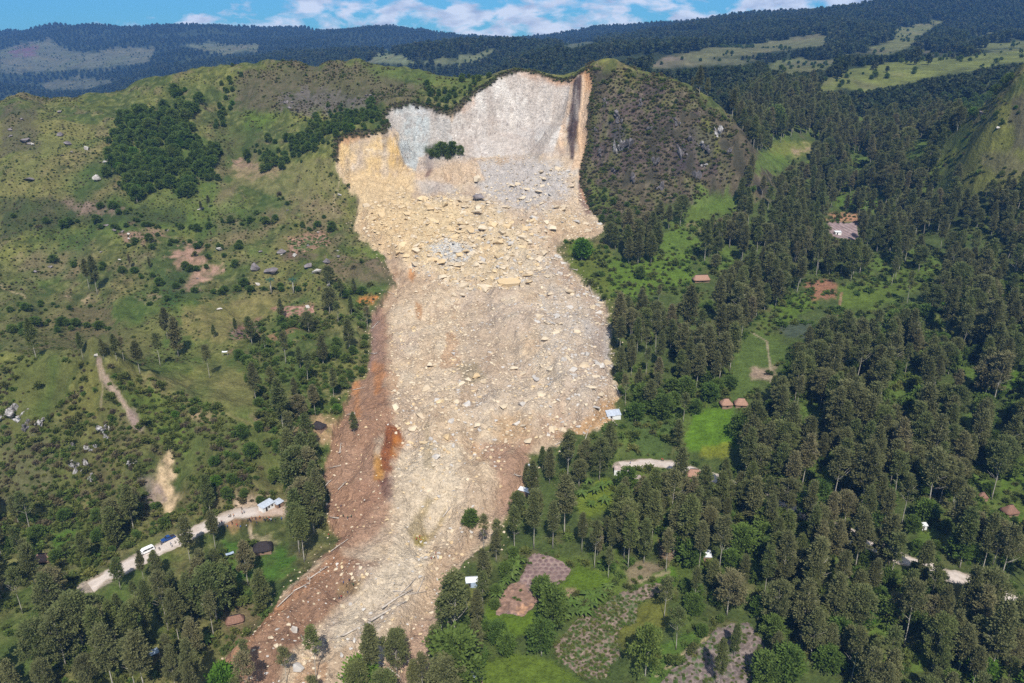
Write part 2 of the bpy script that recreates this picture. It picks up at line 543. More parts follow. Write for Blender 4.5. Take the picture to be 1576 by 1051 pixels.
# levee along the left flank of the slide and gully down the middle
ridge([(578, 500, None), (590, 590, None), (575, 680, None), (600, 760, None)], 2.5, 7.0)
ridge([(655, 740, None), (648, 800, None), (650, 835, None)], -2.0, 6.0)
ridge([(690, 780, None), (668, 820, None), (650, 840, None)], -1.6, 5.0)
ridge([(515, 850, None), (440, 916, None), (370, 1000, None)], 2.0, 5.0)
ridge([(600, 640, None), (700, 635, None), (800, 620, None), (900, 600, None)], 2.0, 8.0)
ridge([(640, 440, None), (760, 445, None), (860, 430, None)], 3.0, 10.0)
ridge([(570, 372, None), (640, 390, None), (700, 380, None)], 3.0, 8.0)
ridge([(720, 350, None), (790, 365, None), (850, 345, None)], 3.0, 8.0)
ridge([(560, 320, None), (620, 330, None), (690, 318, None)], 2.5, 8.0)
ridge([(830, 470, None), (850, 560, None), (900, 640, None)], 2.2, 9.0)
ridge([(690, 500, None), (700, 580, None), (670, 680, None), (640, 760, None)], 1.8, 7.0)

UU, VV = project(XX, YY, Height.Z)

# ------------------------------------------------------------------ ground cover colours
C = np.zeros(XX.shape + (3,))
SD = np.full(XX.shape, -99.0)
SD[near] = SDn
nz = {k: fbm(XX, YY, k, 100 + int(k), 4) for k in (3.0, 9.0, 28.0, 80.0)}
far3 = fbm(XX, YY, 240, 150, 5)


def lay(m, col):
    """blend a colour in by a 0..1 mask"""
    global C
    C = C * (1 - m[..., None]) + np.array(col) * m[..., None]


def msk(v, a, b):
    return sstep(a, b, v)


def poly(pts, soft=5.0, rag=8.0, yr=(120, 950), sc=9.0):
    """mask of the patch of land seen inside an outline given on the photo"""
    us, vs = [p[0] for p in pts], [p[1] for p in pts]
    m = np.zeros(XX.shape)
    sel = (UU > min(us) - 30) & (UU < max(us) + 30) & (VV > min(vs) - 30) & (VV < max(vs) + 30) & (YY > yr[0]) & (YY < yr[1])
    if not sel.any():
        return m
    n = nz[sc][sel] + 0.6 * nz[3.0][sel] if sc == 9.0 else (nz[sc][sel] if sc in nz else far3[sel])
    s = sdist(pts, UU[sel], VV[sel]) + rag * n
    m[sel] = sstep(-soft, soft, s)
    return m


# open grass with brown and dark tussocks
C[:] = (0.090, 0.102, 0.026)
lay(msk(nz[28.0], -0.1, 0.6) * 0.8, (0.140, 0.142, 0.036))
lay(msk(nz[80.0], 0.0, 0.6) * 0.6, (0.140, 0.108, 0.052))
lay(msk(-nz[28.0], 0.1, 0.7) * 0.75, (0.050, 0.072, 0.018))
lay(msk(nz[9.0], 0.15, 0.7) * 0.6, (0.145, 0.112, 0.062))
lay(msk(-nz[9.0], 0.2, 0.8) * 0.6, (0.042, 0.060, 0.016))
lay(msk(nz[3.0], 0.1, 0.8) * 0.5, (0.175, 0.168, 0.062))
lay(msk(-nz[3.0], 0.2, 0.8) * 0.6, (0.032, 0.042, 0.014))

GRN, YGR, DGR, BRN, PUR, TAN, RED = (0.078, 0.118, 0.018), (0.125, 0.135, 0.030), (0.024, 0.042, 0.012), (0.115, 0.080, 0.045), (0.095, 0.066, 0.062), (0.30, 0.215, 0.135), (0.22, 0.115, 0.075)
# left hillside patches
lay((XX < -40) * (YY < 640) * msk(fbm(XX, YY * 0.7, 42, 181, 4), -0.05, 0.45) * 0.55, (0.068, 0.108, 0.020))
lay((XX < -40) * (YY < 640) * msk(fbm(XX, YY * 0.5, 22, 185, 4), 0.25, 0.7) * 0.6, (0.040, 0.068, 0.016))
lay((XX < -40) * (YY < 640) * msk(fbm(XX, YY * 0.5, 30, 189, 4), 0.3, 0.7) * 0.5, (0.17, 0.120, 0.075))
lay((XX < -40) * (YY < 660) * msk(fbm(XX, YY * 0.4, 50, 193, 5), 0.2, 0.6) * 0.5, (0.165, 0.145, 0.052))
for pts, col, k in [
    ([(360, 112), (440, 98), (560, 100), (650, 130), (640, 160), (560, 165), (470, 165), (400, 180), (360, 165)], (0.085, 0.068, 0.045), 0.8),
    ([(440, 140), (500, 135), (575, 150), (560, 175), (480, 178), (430, 170)], (0.10, 0.088, 0.085), 0.7),
    ([(560, 100), (640, 108), (740, 120), (720, 140), (660, 130), (580, 120)], (0.075, 0.105, 0.024), 0.8),
    ([(380, 170), (430, 175), (420, 200), (370, 195)], GRN, 0.9),
    ([(0, 165), (60, 160), (60, 230), (0, 235)], (0.07, 0.060, 0.042), 0.7),
    ([(330, 200), (400, 195), (390, 250), (330, 260)], (0.036, 0.060, 0.014), 0.7),
    ([(0, 305), (120, 310), (280, 320), (300, 350), (120, 345), (0, 365)], (0.030, 0.044, 0.016), 0.85),  # cloud shadow painted into the grass colour as a dark band
    ([(360, 247), (432, 255), (430, 270), (370, 268)], (0.30, 0.19, 0.14), 0.9),
    ([(100, 310), (190, 320), (170, 332), (110, 325)], (0.21, 0.14, 0.11), 0.7),
    ([(360, 262), (520, 240), (540, 300), (400, 300), (350, 285)], (0.15, 0.135, 0.055), 0.7),
    ([(185, 352), (265, 352), (260, 366), (190, 372)], (0.22, 0.13, 0.10), 0.8),
    ([(262, 385), (300, 375), (318, 400), (300, 412), (262, 415)], (0.30, 0.18, 0.13), 0.95),
    ([(300, 412), (345, 405), (335, 422), (285, 447), (275, 445)], (0.31, 0.19, 0.14), 0.95),
    ([(250, 420), (300, 412), (285, 440), (280, 470), (245, 470)], (0.030, 0.060, 0.016), 0.9),
    ([(440, 370), (505, 360), (500, 382), (450, 392)], (0.25, 0.135, 0.095), 0.85),
    ([(430, 385), (480, 385), (500, 395), (440, 400)], (0.085, 0.060, 0.045), 0.8),
    ([(280, 470), (430, 455), (440, 470), (380, 500), (350, 530), (285, 520)], (0.17, 0.145, 0.052), 0.85),
    ([(420, 474), (480, 470), (485, 484), (440, 490)], (0.26, 0.13, 0.095), 0.9),
    ([(360, 500), (400, 494), (400, 518), (350, 524)], (0.17, 0.09, 0.07), 0.9),
    ([(355, 540), (400, 530), (415, 560), (380, 565)], (0.20, 0.105, 0.08), 0.9),
    ([(435, 500), (470, 490), (480, 500), (420, 525), (410, 520)], (0.25, 0.13, 0.085), 0.85),
    ([(500, 395), (600, 405), (606, 440), (560, 445), (510, 425)], (0.13, 0.092, 0.060), 0.85),
    ([(0, 440), (120, 455), (230, 520), (180, 545), (0, 545)], (0.095, 0.092, 0.034), 0.6),
    ([(110, 470), (170, 475), (180, 520), (100, 520)], (0.105, 0.078, 0.045), 0.6),
    ([(390, 520), (440, 560), (470, 560), (470, 600), (400, 590), (340, 560)], (0.05, 0.088, 0.018), 0.7),
    ([(105, 458), (135, 457), (130, 464), (108, 464)], TAN, 0.8),
    ([(200, 460), (240, 456), (235, 466), (205, 467)], TAN, 0.6),
    # by the slide's left edge
    ([(535, 430), (600, 430), (580, 470), (570, 500), (540, 490)], (0.06, 0.095, 0.02), 0.7),
    ([(556, 462), (575, 460), (575, 468), (558, 468)], (0.45, 0.17, 0.05), 0.9),
    ([(450, 660), (480, 640), (530, 640), (520, 690), (470, 680), (440, 700)], (0.33, 0.21, 0.12), 0.8),
    ([(490, 600), (530, 590), (540, 610), (500, 620)], (0.19, 0.16, 0.07), 0.8),
    # knob
    ([(0, 560), (150, 556), (230, 600), (420, 665), (420, 740), (260, 760), (0, 780)], (0.062, 0.072, 0.020), 0.5),
    ([(130, 560), (160, 560), (155, 640), (100, 660), (110, 600)], (0.14, 0.13, 0.036), 0.7),
    ([(180, 590), (280, 620), (290, 700), (240, 680), (200, 640)], (0.085, 0.125, 0.020), 0.75),
    ([(0, 660), (90, 680), (80, 770), (0, 780)], (0.10, 0.092, 0.052), 0.6),
    ([(226, 740), (250, 700), (262, 692), (268, 720), (280, 765), (262, 790), (240, 770)], (0.46, 0.34, 0.21), 1.0),
    ([(215, 735), (240, 725), (250, 770), (230, 775)], (0.17, 0.13, 0.125), 0.8),
    ([(295, 632), (325, 640), (320, 648), (295, 642)], (0.26, 0.18, 0.11), 0.8),
    ([(370, 630), (402, 640), (395, 648), (372, 640)], (0.28, 0.18, 0.13), 0.8),
    # by the road: green plots
    ([(75, 820), (125, 805), (120, 850), (80, 850)], (0.05, 0.11, 0.012), 0.9),
    ([(80, 845), (110, 838), (130, 858), (90, 866)], (0.16, 0.12, 0.08), 0.8),
    ([(340, 830), (440, 835), (460, 880), (420, 900), (350, 900)], (0.045, 0.105, 0.012), 0.9),
    ([(230, 852), (290, 856), (260, 872), (220, 872)], (0.075, 0.10, 0.02), 0.8),
    ([(385, 825), (430, 835), (425, 855), (385, 850)], (0.32, 0.25, 0.16), 0.7),
    ([(345, 935), (390, 930), (400, 965), (350, 985)], (0.15, 0.10, 0.06), 0.6),
    # above the road on the right of the knob
    ([(330, 800), (370, 770), (440, 770), (440, 800), (350, 815)], (0.40, 0.30, 0.22), 0.9),
    ([(350, 812), (380, 795), (430, 785), (435, 795), (400, 812), (350, 820)], (0.24, 0.13, 0.07), 0.9),
]:
    lay(poly(pts, 6, 9) * k * (0.8 + 0.35 * nz[3.0]).clip(0.2, 1), col)
BARE = np.zeros(XX.shape, bool)
for pts in [[(222, 745), (245, 695), (262, 688), (272, 720), (284, 765), (265, 795), (238, 775)], [(262, 385), (300, 375), (320, 402), (345, 405), (335, 424), (275, 448), (262, 415)], [(360, 247), (432, 255), (430, 270), (368, 268)],
            [(450, 660), (480, 640), (530, 640), (520, 690), (440, 700)], [(330, 800), (370, 770), (440, 770), (440, 800), (350, 815)], [(145, 556), (165, 556), (220, 650), (205, 665)], [(285, 470), (430, 455), (440, 470), (350, 530)]]:
    BARE |= poly(pts, 3, 3) > 0.5
# rock spur: dark heath over rock
sp = poly([(905, 100), (985, 112), (1030, 122), (1095, 165), (1165, 205), (1200, 255), (1190, 310), (1090, 315), (1040, 318), (1000, 330), (935, 348), (905, 320), (895, 275), (905, 220), (912, 150)], 6, 8, (540, 690))
heath = np.array((0.085, 0.069, 0.042))[None, None] + np.zeros_like(C)
for thr, sc, cc in ((-0.1, 28.0, (0.085, 0.060, 0.058)), (0.12, 9.0, (0.098, 0.100, 0.032)), (0.2, 3.0, (0.14, 0.115, 0.072))):
    mm = msk(nz[sc], thr, thr + 0.5)[..., None] * 0.7
    heath = heath * (1 - mm) + np.array(cc) * mm
mm = msk(-nz[9.0], 0.15, 0.6)[..., None] * 0.75
heath = heath * (1 - mm) + np.array((0.036, 0.036, 0.022)) * mm
C = C * (1 - sp[..., None]) + heath * sp[..., None]
for pts, col, k in [
    ([(960, 105), (975, 125), (1010, 122), (950, 112)], (0.115, 0.105, 0.030), 0.7),
    ([(1080, 170), (1100, 200), (1110, 230), (1090, 260), (1075, 240)], (0.115, 0.125, 0.022), 0.7),
    ([(1035, 210), (1060, 220), (1060, 260), (1040, 270)], (0.052, 0.040, 0.045), 0.8),
    ([(1060, 195), (1100, 205), (1100, 250), (1060, 235)], (0.06, 0.050, 0.05), 0.6),
    ([(910, 280), (950, 300), (940, 325), (915, 320)], (0.085, 0.115, 0.018), 0.7),
    ([(940, 190), (960, 195), (955, 230), (945, 230)], (0.05, 0.048, 0.05), 0.8),
]:
    lay(poly(pts, 4, 5, (540, 720)) * k, col)

# forest floor and clearings on the right
ff = poly([(940, 350), (1060, 300), (1150, 200), (1250, 130), (1450, 120), (1500, 200), (1480, 300), (1700, 290), (1700, 1200), (1000, 1200), (690, 1100), (700, 1000), (760, 880), (800, 780), (830, 690), (950, 640), (950, 500)], 8, 8, (120, 960)) * (1 - sp)
lay(ff * 0.8, (0.055, 0.078, 0.020))
lay(ff * msk(nz[28.0], 0.05, 0.5) * 0.8, (0.085, 0.120, 0.022))
lay(ff * msk(nz[9.0], 0.3, 0.8) * 0.6, (0.105, 0.095, 0.040))
for pts, col, k in [
    ([(868, 374), (900, 372), (935, 385), (950, 450), (940, 470), (905, 440), (878, 408)], (0.088, 0.111, 0.018), 0.9),
    ([(930, 400), (1060, 390), (1075, 430), (1010, 450), (960, 470), (940, 440)], (0.082, 0.133, 0.016), 0.85),
    ([(1020, 360), (1080, 345), (1080, 370), (1010, 390)], (0.064, 0.106, 0.018), 0.9),
    ([(1055, 345), (1105, 340), (1100, 362), (1065, 365)], (0.200, 0.120, 0.100), 0.85),
    ([(1065, 630), (1130, 625), (1135, 690), (1095, 700), (1055, 690)], (0.078, 0.143, 0.013), 1.0),
    ([(1080, 685), (1130, 680), (1125, 705), (1075, 705)], (0.160, 0.170, 0.020), 0.8),
    ([(1125, 530), (1170, 510), (1215, 535), (1200, 565), (1160, 600), (1130, 640), (1120, 600)], (0.071, 0.104, 0.023), 0.9),
    ([(1160, 568), (1195, 565), (1190, 585), (1155, 585)], (0.300, 0.210, 0.160), 0.8),
    ([(1190, 470), (1250, 440), (1260, 470), (1210, 500)], (0.078, 0.122, 0.016), 0.9),
    ([(1232, 440), (1255, 430), (1290, 435), (1285, 460), (1250, 460)], (0.240, 0.115, 0.070), 0.9),
    ([(1200, 498), (1250, 495), (1245, 520), (1210, 520)], (0.055, 0.070, 0.050), 0.8),
    ([(1290, 440), (1400, 420), (1420, 440), (1340, 480), (1290, 480)], (0.085, 0.122, 0.018), 0.8),
    ([(1270, 328), (1320, 325), (1322, 340), (1278, 342)], (0.330, 0.170, 0.100), 0.9),
    ([(1275, 342), (1320, 345), (1318, 370), (1280, 362)], (0.220, 0.160, 0.150), 0.9),
    ([(1410, 490), (1480, 485), (1470, 510), (1420, 515)], (0.106, 0.117, 0.033), 0.9),
    ([(1540, 570), (1600, 560), (1600, 600), (1545, 600)], (0.078, 0.138, 0.016), 0.9),
    ([(1540, 720), (1600, 690), (1600, 740), (1540, 760)], (0.078, 0.127, 0.018), 0.9),
    ([(1545, 780), (1600, 800), (1600, 850), (1560, 840)], (0.071, 0.127, 0.016), 0.8),
    ([(1180, 222), (1250, 218), (1255, 240), (1190, 245)], (0.121, 0.133, 0.029), 0.9),
    ([(1220, 228), (1248, 226), (1245, 236), (1222, 236)], (0.260, 0.190, 0.120), 0.9),
    ([(1280, 300), (1360, 300), (1360, 320), (1290, 320)], (0.071, 0.122, 0.016), 0.8),
    ([(1385, 360), (1420, 380), (1400, 400)], (0.071, 0.106, 0.018), 0.7),
    ([(960, 640), (1040, 640), (1030, 700), (975, 700)], (0.055, 0.085, 0.022), 0.85),
    ([(885, 760), (940, 730), (960, 780), (900, 800)], (0.121, 0.159, 0.019), 0.85),
    ([(965, 790), (1000, 770), (1010, 800), (980, 805)], (0.078, 0.117, 0.016), 0.8),
    ([(955, 775), (985, 780), (980, 795), (955, 795)], (0.240, 0.170, 0.120), 0.8),
    ([(1010, 830), (1040, 800), (1045, 850), (1020, 880)], (0.190, 0.125, 0.085), 0.8),
    ([(960, 870), (1030, 860), (1030, 880), (970, 900)], (0.220, 0.160, 0.110), 0.7),
    # grass around the gardens
    ([(750, 930), (800, 945), (830, 935), (860, 905), (890, 870), (940, 890), (930, 905), (880, 915), (850, 960), (790, 985), (745, 960)], (0.078, 0.122, 0.013), 1.0),
    ([(740, 1020), (790, 1005), (850, 1015), (900, 1051), (900, 1090), (740, 1090)], (0.082, 0.117, 0.016), 1.0),
    ([(950, 970), (985, 930), (1025, 920), (1035, 960), (1005, 990), (985, 1020), (960, 1010)], (0.106, 0.111, 0.023), 1.0),
    ([(1000, 880), (1040, 870), (1045, 890), (1010, 900)], (0.071, 0.133, 0.013), 0.9),
    ([(1000, 1000), (1060, 970), (1080, 985), (1030, 1050), (1000, 1070)], (0.064, 0.111, 0.018), 0.9),
    ([(860, 905), (888, 905), (885, 920), (862, 920)], (0.220, 0.150, 0.100), 0.9),
    ([(1470, 240), (1520, 190), (1576, 130), (1620, 100), (1620, 300), (1540, 290), (1480, 300)], (0.121, 0.122, 0.029), 0.85),
    ([(1555, 150), (1600, 130), (1600, 240), (1560, 230)], (0.062, 0.052, 0.040), 0.7),
    ([(1500, 240), (1560, 230), (1590, 260), (1540, 275)], (0.100, 0.085, 0.050), 0.6),
    ([(1440, 250), (1480, 220), (1530, 170), (1545, 160), (1500, 200), (1460, 245)], (0.156, 0.159, 0.029), 0.6),
]:
    lay(poly(pts, 4, 5) * k, col)

CLR2 = [[(1165, 236), (1215, 240), (1202, 266), (1160, 262)], [(1015, 358), (1085, 345), (1082, 385), (1010, 396)], [(1075, 290), (1142, 298), (1125, 330), (1072, 322)], [(1415, 395), (1452, 400), (1448, 432), (1412, 425)], [(1478, 556), (1512, 552), (1515, 585), (1482, 590)],
        [(1245, 718), (1290, 712), (1285, 742), (1250, 746)], [(1412, 785), (1448, 788), (1452, 828), (1415, 832)], [(1488, 715), (1535, 702), (1535, 738), (1492, 748)], [(1330, 395), (1365, 390), (1362, 415), (1332, 420)], [(1105, 385), (1135, 380), (1130, 405), (1102, 410)], [(1360, 590), (1400, 585), (1395, 612), (1362, 615)], [(1230, 620), (1265, 612), (1262, 640), (1232, 645)],
        [(1150, 850), (1185, 845), (1182, 872), (1150, 878)], [(1330, 950), (1370, 940), (1368, 975), (1332, 980)], [(1400, 1000), (1440, 990), (1438, 1030), (1402, 1035)], [(1480, 640), (1510, 632), (1508, 660), (1482, 664)], [(1300, 240), (1340, 236), (1336, 258), (1302, 262)], [(1395, 222), (1432, 215), (1428, 240), (1398, 245)]]
for pts in CLR2:
    lay(poly(pts, 5, 9) * 0.8, (0.085, 0.130, 0.022))
# distance: forest with open grass knolls
fm = msk(YY, 880, 960)
fc = np.array((0.026, 0.036, 0.014)) + np.zeros_like(C)
mm = msk(nz[28.0], 0.0, 0.8)[..., None] * 0.6
fc = fc * (1 - mm) + np.array((0.042, 0.050, 0.018)) * mm
C = C * (1 - fm[..., None]) + fc * fm[..., None]
MEAD, MEADP = [], []
for pts, col, k, yr in [
    ([(1255, 125), (1290, 112), (1340, 100), (1400, 92), (1480, 88), (1620, 70), (1620, 95), (1540, 100), (1490, 112), (1440, 118), (1400, 128), (1330, 140), (1265, 140)], (0.135, 0.150, 0.036), 0.95, (850, 1500)),
    ([(1000, 98), (1040, 88), (1100, 85), (1150, 90), (1200, 85), (1150, 100), (1080, 104), (1000, 108)], (0.105, 0.105, 0.05), 0.85, (900, 1900)),
    ([(1110, 80), (1180, 65), (1250, 50), (1275, 58), (1270, 70), (1200, 78), (1130, 88)], (0.115, 0.115, 0.05), 0.95, (1300, 2400)),
    ([(1290, 85), (1340, 78), (1380, 60), (1370, 48), (1460, 28), (1440, 40), (1420, 55), (1400, 75), (1370, 85)], (0.120, 0.125, 0.045), 0.95, (1200, 2600)),
    ([(1480, 58), (1530, 45), (1540, 48), (1490, 62)], (0.115, 0.135, 0.045), 0.95, (1200, 2600)),
    ([(1400, 78), (1470, 75), (1500, 78), (1430, 85)], (0.13, 0.11, 0.07), 0.7, (1000, 2200)),
    ([(1000, 100), (1020, 92), (1060, 84), (1010, 100)], (0.24, 0.18, 0.14), 0.6, (1000, 2200)),
    ([(560, 98), (580, 84), (600, 79), (625, 88), (640, 97)], (0.13, 0.145, 0.07), 1.0, (1400, 4000)),
    ([(655, 98), (700, 85), (760, 78), (740, 92), (690, 99)], (0.13, 0.14, 0.065), 0.9, (1400, 4000)),
    ([(0, 75), (40, 68), (75, 58), (100, 75), (140, 82), (185, 72), (240, 74), (230, 95), (150, 105), (60, 110), (0, 112)], (0.115, 0.115, 0.07), 0.75, (2200, 4800)),
    ([(15, 80), (40, 68), (60, 72), (55, 84), (20, 85)], (0.13, 0.065, 0.08), 0.9, (2200, 4800)),
    ([(270, 70), (330, 66), (400, 68), (395, 80), (350, 82), (310, 76)], (0.12, 0.13, 0.065), 0.85, (2200, 4800)),
    ([(60, 125), (130, 118), (180, 125), (130, 138), (70, 138)], (0.10, 0.10, 0.055), 0.7, (2200, 4800)),
    ([(1170, 100), (1230, 90), (1290, 92), (1275, 106), (1210, 114)], (0.115, 0.125, 0.045), 0.9, (900, 1900)),
    ([(1040, 84), (1090, 74), (1160, 68), (1130, 84), (1080, 92)], (0.115, 0.115, 0.05), 0.9, (1200, 2600)),
    ([(1330, 70), (1380, 62), (1400, 66), (1350, 82)], (0.12, 0.125, 0.045), 0.9, (1200, 2600)),
    ([(1490, 72), (1540, 64), (1600, 60), (1600, 70), (1530, 80)], (0.125, 0.135, 0.045), 0.9, (1000, 2200)),
    ([(860, 70), (910, 62), (920, 66), (880, 75)], (0.10, 0.11, 0.05), 0.6, (1400, 4800)),
]:
    m = poly(pts, 3.0, 5.0, yr, 28.0) * k
    MEADP.append(pts)
    MEAD.append(m)
    lay(m, col)
MEADOW = np.clip(sum(MEAD), 0, 1)
far_n = fbm(XX, YY, 60, 161, 5)
lay(MEADOW * msk(far_n, 0.1, 0.7) * 0.55, (0.085, 0.098, 0.034))
lay(MEADOW * msk(-far_n, 0.25, 0.8) * 0.5, (0.16, 0.14, 0.07))
lay(MEADOW * msk(fbm(XX, YY, 130, 165, 4), 0.2, 0.6) * 0.45, (0.11, 0.090, 0.058))

# ---- the slide itself
inn = sstep(-1.0, 1.0, SD + np.where(YY > 590, 0.25, 0.9) * nz[3.0])
D0 = C.copy()
C[:] = (0.545, 0.42, 0.285)
lay(msk(nz[28.0], 0.0, 0.6) * 0.7, (0.45, 0.355, 0.275))
lay(msk(-nz[28.0], 0.1, 0.6) * 0.6, (0.43, 0.30, 0.19))
lay(msk(nz[9.0], 0.1, 0.7) * 0.6, (0.54, 0.45, 0.335))
lay(msk(-nz[9.0], 0.2, 0.7) * 0.5, (0.34, 0.245, 0.165))
fl = fbm(XX + 5 * nz[28.0], YY * 0.28, 9.0, 241, 5)
low = (1 - sstep(330, 420, YY))
lay(low * 0.35, (0.47, 0.355, 0.24))
lay(low * msk(fl, 0.15, 0.65) * 0.45, (0.36, 0.25, 0.16))
lay(low * msk(-fl, 0.1, 0.6) * 0.5, (0.56, 0.455, 0.33))
lay((1 - low) * msk(fl, 0.25, 0.7) * 0.4 * (YY < 560), (0.40, 0.30, 0.205))
rs = fbm(XX, YY * 0.6, 16, 245, 5)
lay(msk(rs, 0.42, 0.62) * 0.5 * (YY < 520), (0.36, 0.19, 0.09))
yr = (120, 720)
for pts, col, k, soft in [
    ([(520, 205), (610, 200), (640, 260), (640, 300), (720, 330), (700, 400), (600, 395), (540, 360), (520, 260)], (0.55, 0.40, 0.215), 0.75, 12),
    ([(620, 300), (760, 300), (830, 400), (800, 440), (740, 440), (680, 420), (640, 380)], (0.55, 0.43, 0.26), 0.6, 14),
    ([(730, 250), (800, 240), (870, 250), (880, 300), (800, 330), (740, 300)], (0.40, 0.375, 0.36), 0.8, 12),
    ([(655, 380), (690, 365), (730, 385), (720, 405), (680, 405)], (0.46, 0.47, 0.47), 0.8, 6),
    ([(640, 280), (700, 275), (700, 300), (650, 305)], (0.36, 0.33, 0.32), 0.6, 8),
    ([(840, 330), (880, 320), (930, 350), (900, 365), (868, 372), (850, 360)], (0.52, 0.39, 0.24), 0.7, 8),
    ([(840, 430), (900, 440), (940, 490), (945, 600), (900, 640), (850, 560), (830, 480)], (0.45, 0.385, 0.315), 0.6, 14),
    ([(770, 390), (850, 390), (880, 430), (830, 450), (790, 440)], (0.45, 0.39, 0.32), 0.5, 10),
    ([(700, 480), (760, 470), (800, 520), (790, 560), (720, 560)], (0.38, 0.29, 0.21), 0.6, 14),
    ([(740, 580), (900, 580), (930, 640), (880, 670), (800, 660), (740, 640)], (0.47, 0.385, 0.30), 0.5, 14),
    ([(760, 640), (820, 640), (820, 680), (760, 690)], (0.46, 0.30, 0.16), 0.7, 10),
    ([(925, 620), (955, 610), (945, 645), (900, 670), (860, 672), (900, 650)], (0.47, 0.28, 0.12), 0.8, 6),
    ([(900, 500), (945, 500), (950, 560), (930, 570)], (0.36, 0.335, 0.32), 0.6, 8),
    # brown and rust left flank
    ([(606, 425), (590, 470), (600, 520), (595, 580), (610, 640), (575, 690), (600, 740), (560, 800), (520, 860), (480, 860), (495, 700), (520, 600), (565, 560), (570, 480), (590, 440)], (0.275, 0.150, 0.090), 0.85, 8),
    ([(570, 480), (588, 470), (592, 560), (570, 580), (565, 530)], (0.25, 0.16, 0.125), 0.8, 6),
    ([(575, 560), (590, 560), (590, 600), (575, 610)], (0.40, 0.17, 0.06), 0.8, 4),
    ([(545, 590), (555, 590), (555, 640), (540, 650)], (0.48, 0.20, 0.06), 0.7, 4),
    ([(530, 690), (570, 690), (580, 740), (540, 760), (510, 740)], (0.34, 0.21, 0.14), 0.7, 8),
    ([(594, 655), (612, 658), (622, 680), (612, 705), (600, 735), (590, 745), (578, 735), (585, 690)], (0.21, 0.070, 0.025), 0.95, 4),
    ([(604, 670), (624, 680), (612, 705), (600, 700)], (0.40, 0.15, 0.03), 0.8, 4),
    ([(585, 735), (608, 735), (605, 770), (590, 770)], (0.16, 0.085, 0.065), 0.85, 5),
    ([(575, 700), (585, 700), (588, 735), (578, 735)], (0.42, 0.22, 0.06), 0.8, 4),
    ([(505, 760), (560, 740), (600, 780), (580, 830), (520, 850)], (0.29, 0.165, 0.105), 0.8, 8),
    # toe
    ([(520, 850), (560, 870), (600, 860), (540, 920), (500, 960), (440, 1010), (420, 1060), (320, 1060), (360, 1000), (440, 915)], (0.235, 0.125, 0.075), 0.85, 8),
    ([(520, 850), (530, 862), (470, 910), (400, 975), (330, 1051), (320, 1045), (400, 960), (480, 880)], (0.36, 0.185, 0.095), 0.7, 4),
    ([(560, 880), (640, 860), (620, 930), (560, 990), (470, 1000), (500, 950)], (0.40, 0.33, 0.27), 0.5, 10),
    ([(600, 990), (680, 940), (690, 1000), (650, 1060), (580, 1060)], (0.38, 0.25, 0.18), 0.7, 10),
    ([(520, 900), (560, 890), (555, 915), (520, 920)], (0.24, 0.16, 0.08), 0.8, 5),
    # right flank low down
    ([(740, 680), (790, 685), (830, 660), (815, 720), (795, 790), (765, 800), (770, 740)], (0.31, 0.175, 0.115), 0.75, 9),
    ([(700, 740), (760, 740), (770, 800), (700, 830)], (0.44, 0.325, 0.225), 0.6, 10),
    ([(612, 690), (700, 680), (720, 740), (690, 800), (660, 850), (640, 900), (560, 960), (520, 1000), (500, 980), (560, 900), (600, 850), (620, 800), (605, 750)], (0.57, 0.475, 0.35), 0.65, 12),
    # wet gully
    ([(655, 760), (668, 770), (648, 810), (660, 830), (640, 840), (630, 815)], (0.25, 0.19, 0.09), 0.7, 5),
    ([(645, 830), (668, 815), (685, 780), (690, 790), (668, 830), (652, 838)], (0.27, 0.20, 0.09), 0.75, 4),
    ([(640, 825), (655, 828), (650, 842), (638, 838)], (0.30, 0.24, 0.07), 0.8, 3),
    ([(700, 565), (735, 555), (745, 580), (715, 595)], (0.24, 0.20, 0.12), 0.6, 6),
    ([(652, 650), (662, 650), (666, 720), (654, 720)], (0.33, 0.26, 0.16), 0.6, 4),
    ([(632, 410), (640, 420), (636, 435), (628, 430)], (0.45, 0.20, 0.06), 0.8, 3),
    ([(640, 465), (650, 470), (648, 492), (642, 490)], (0.40, 0.19, 0.07), 0.7, 3),
]:
    lay(poly(pts, soft, soft * 0.9, yr) * k, col)
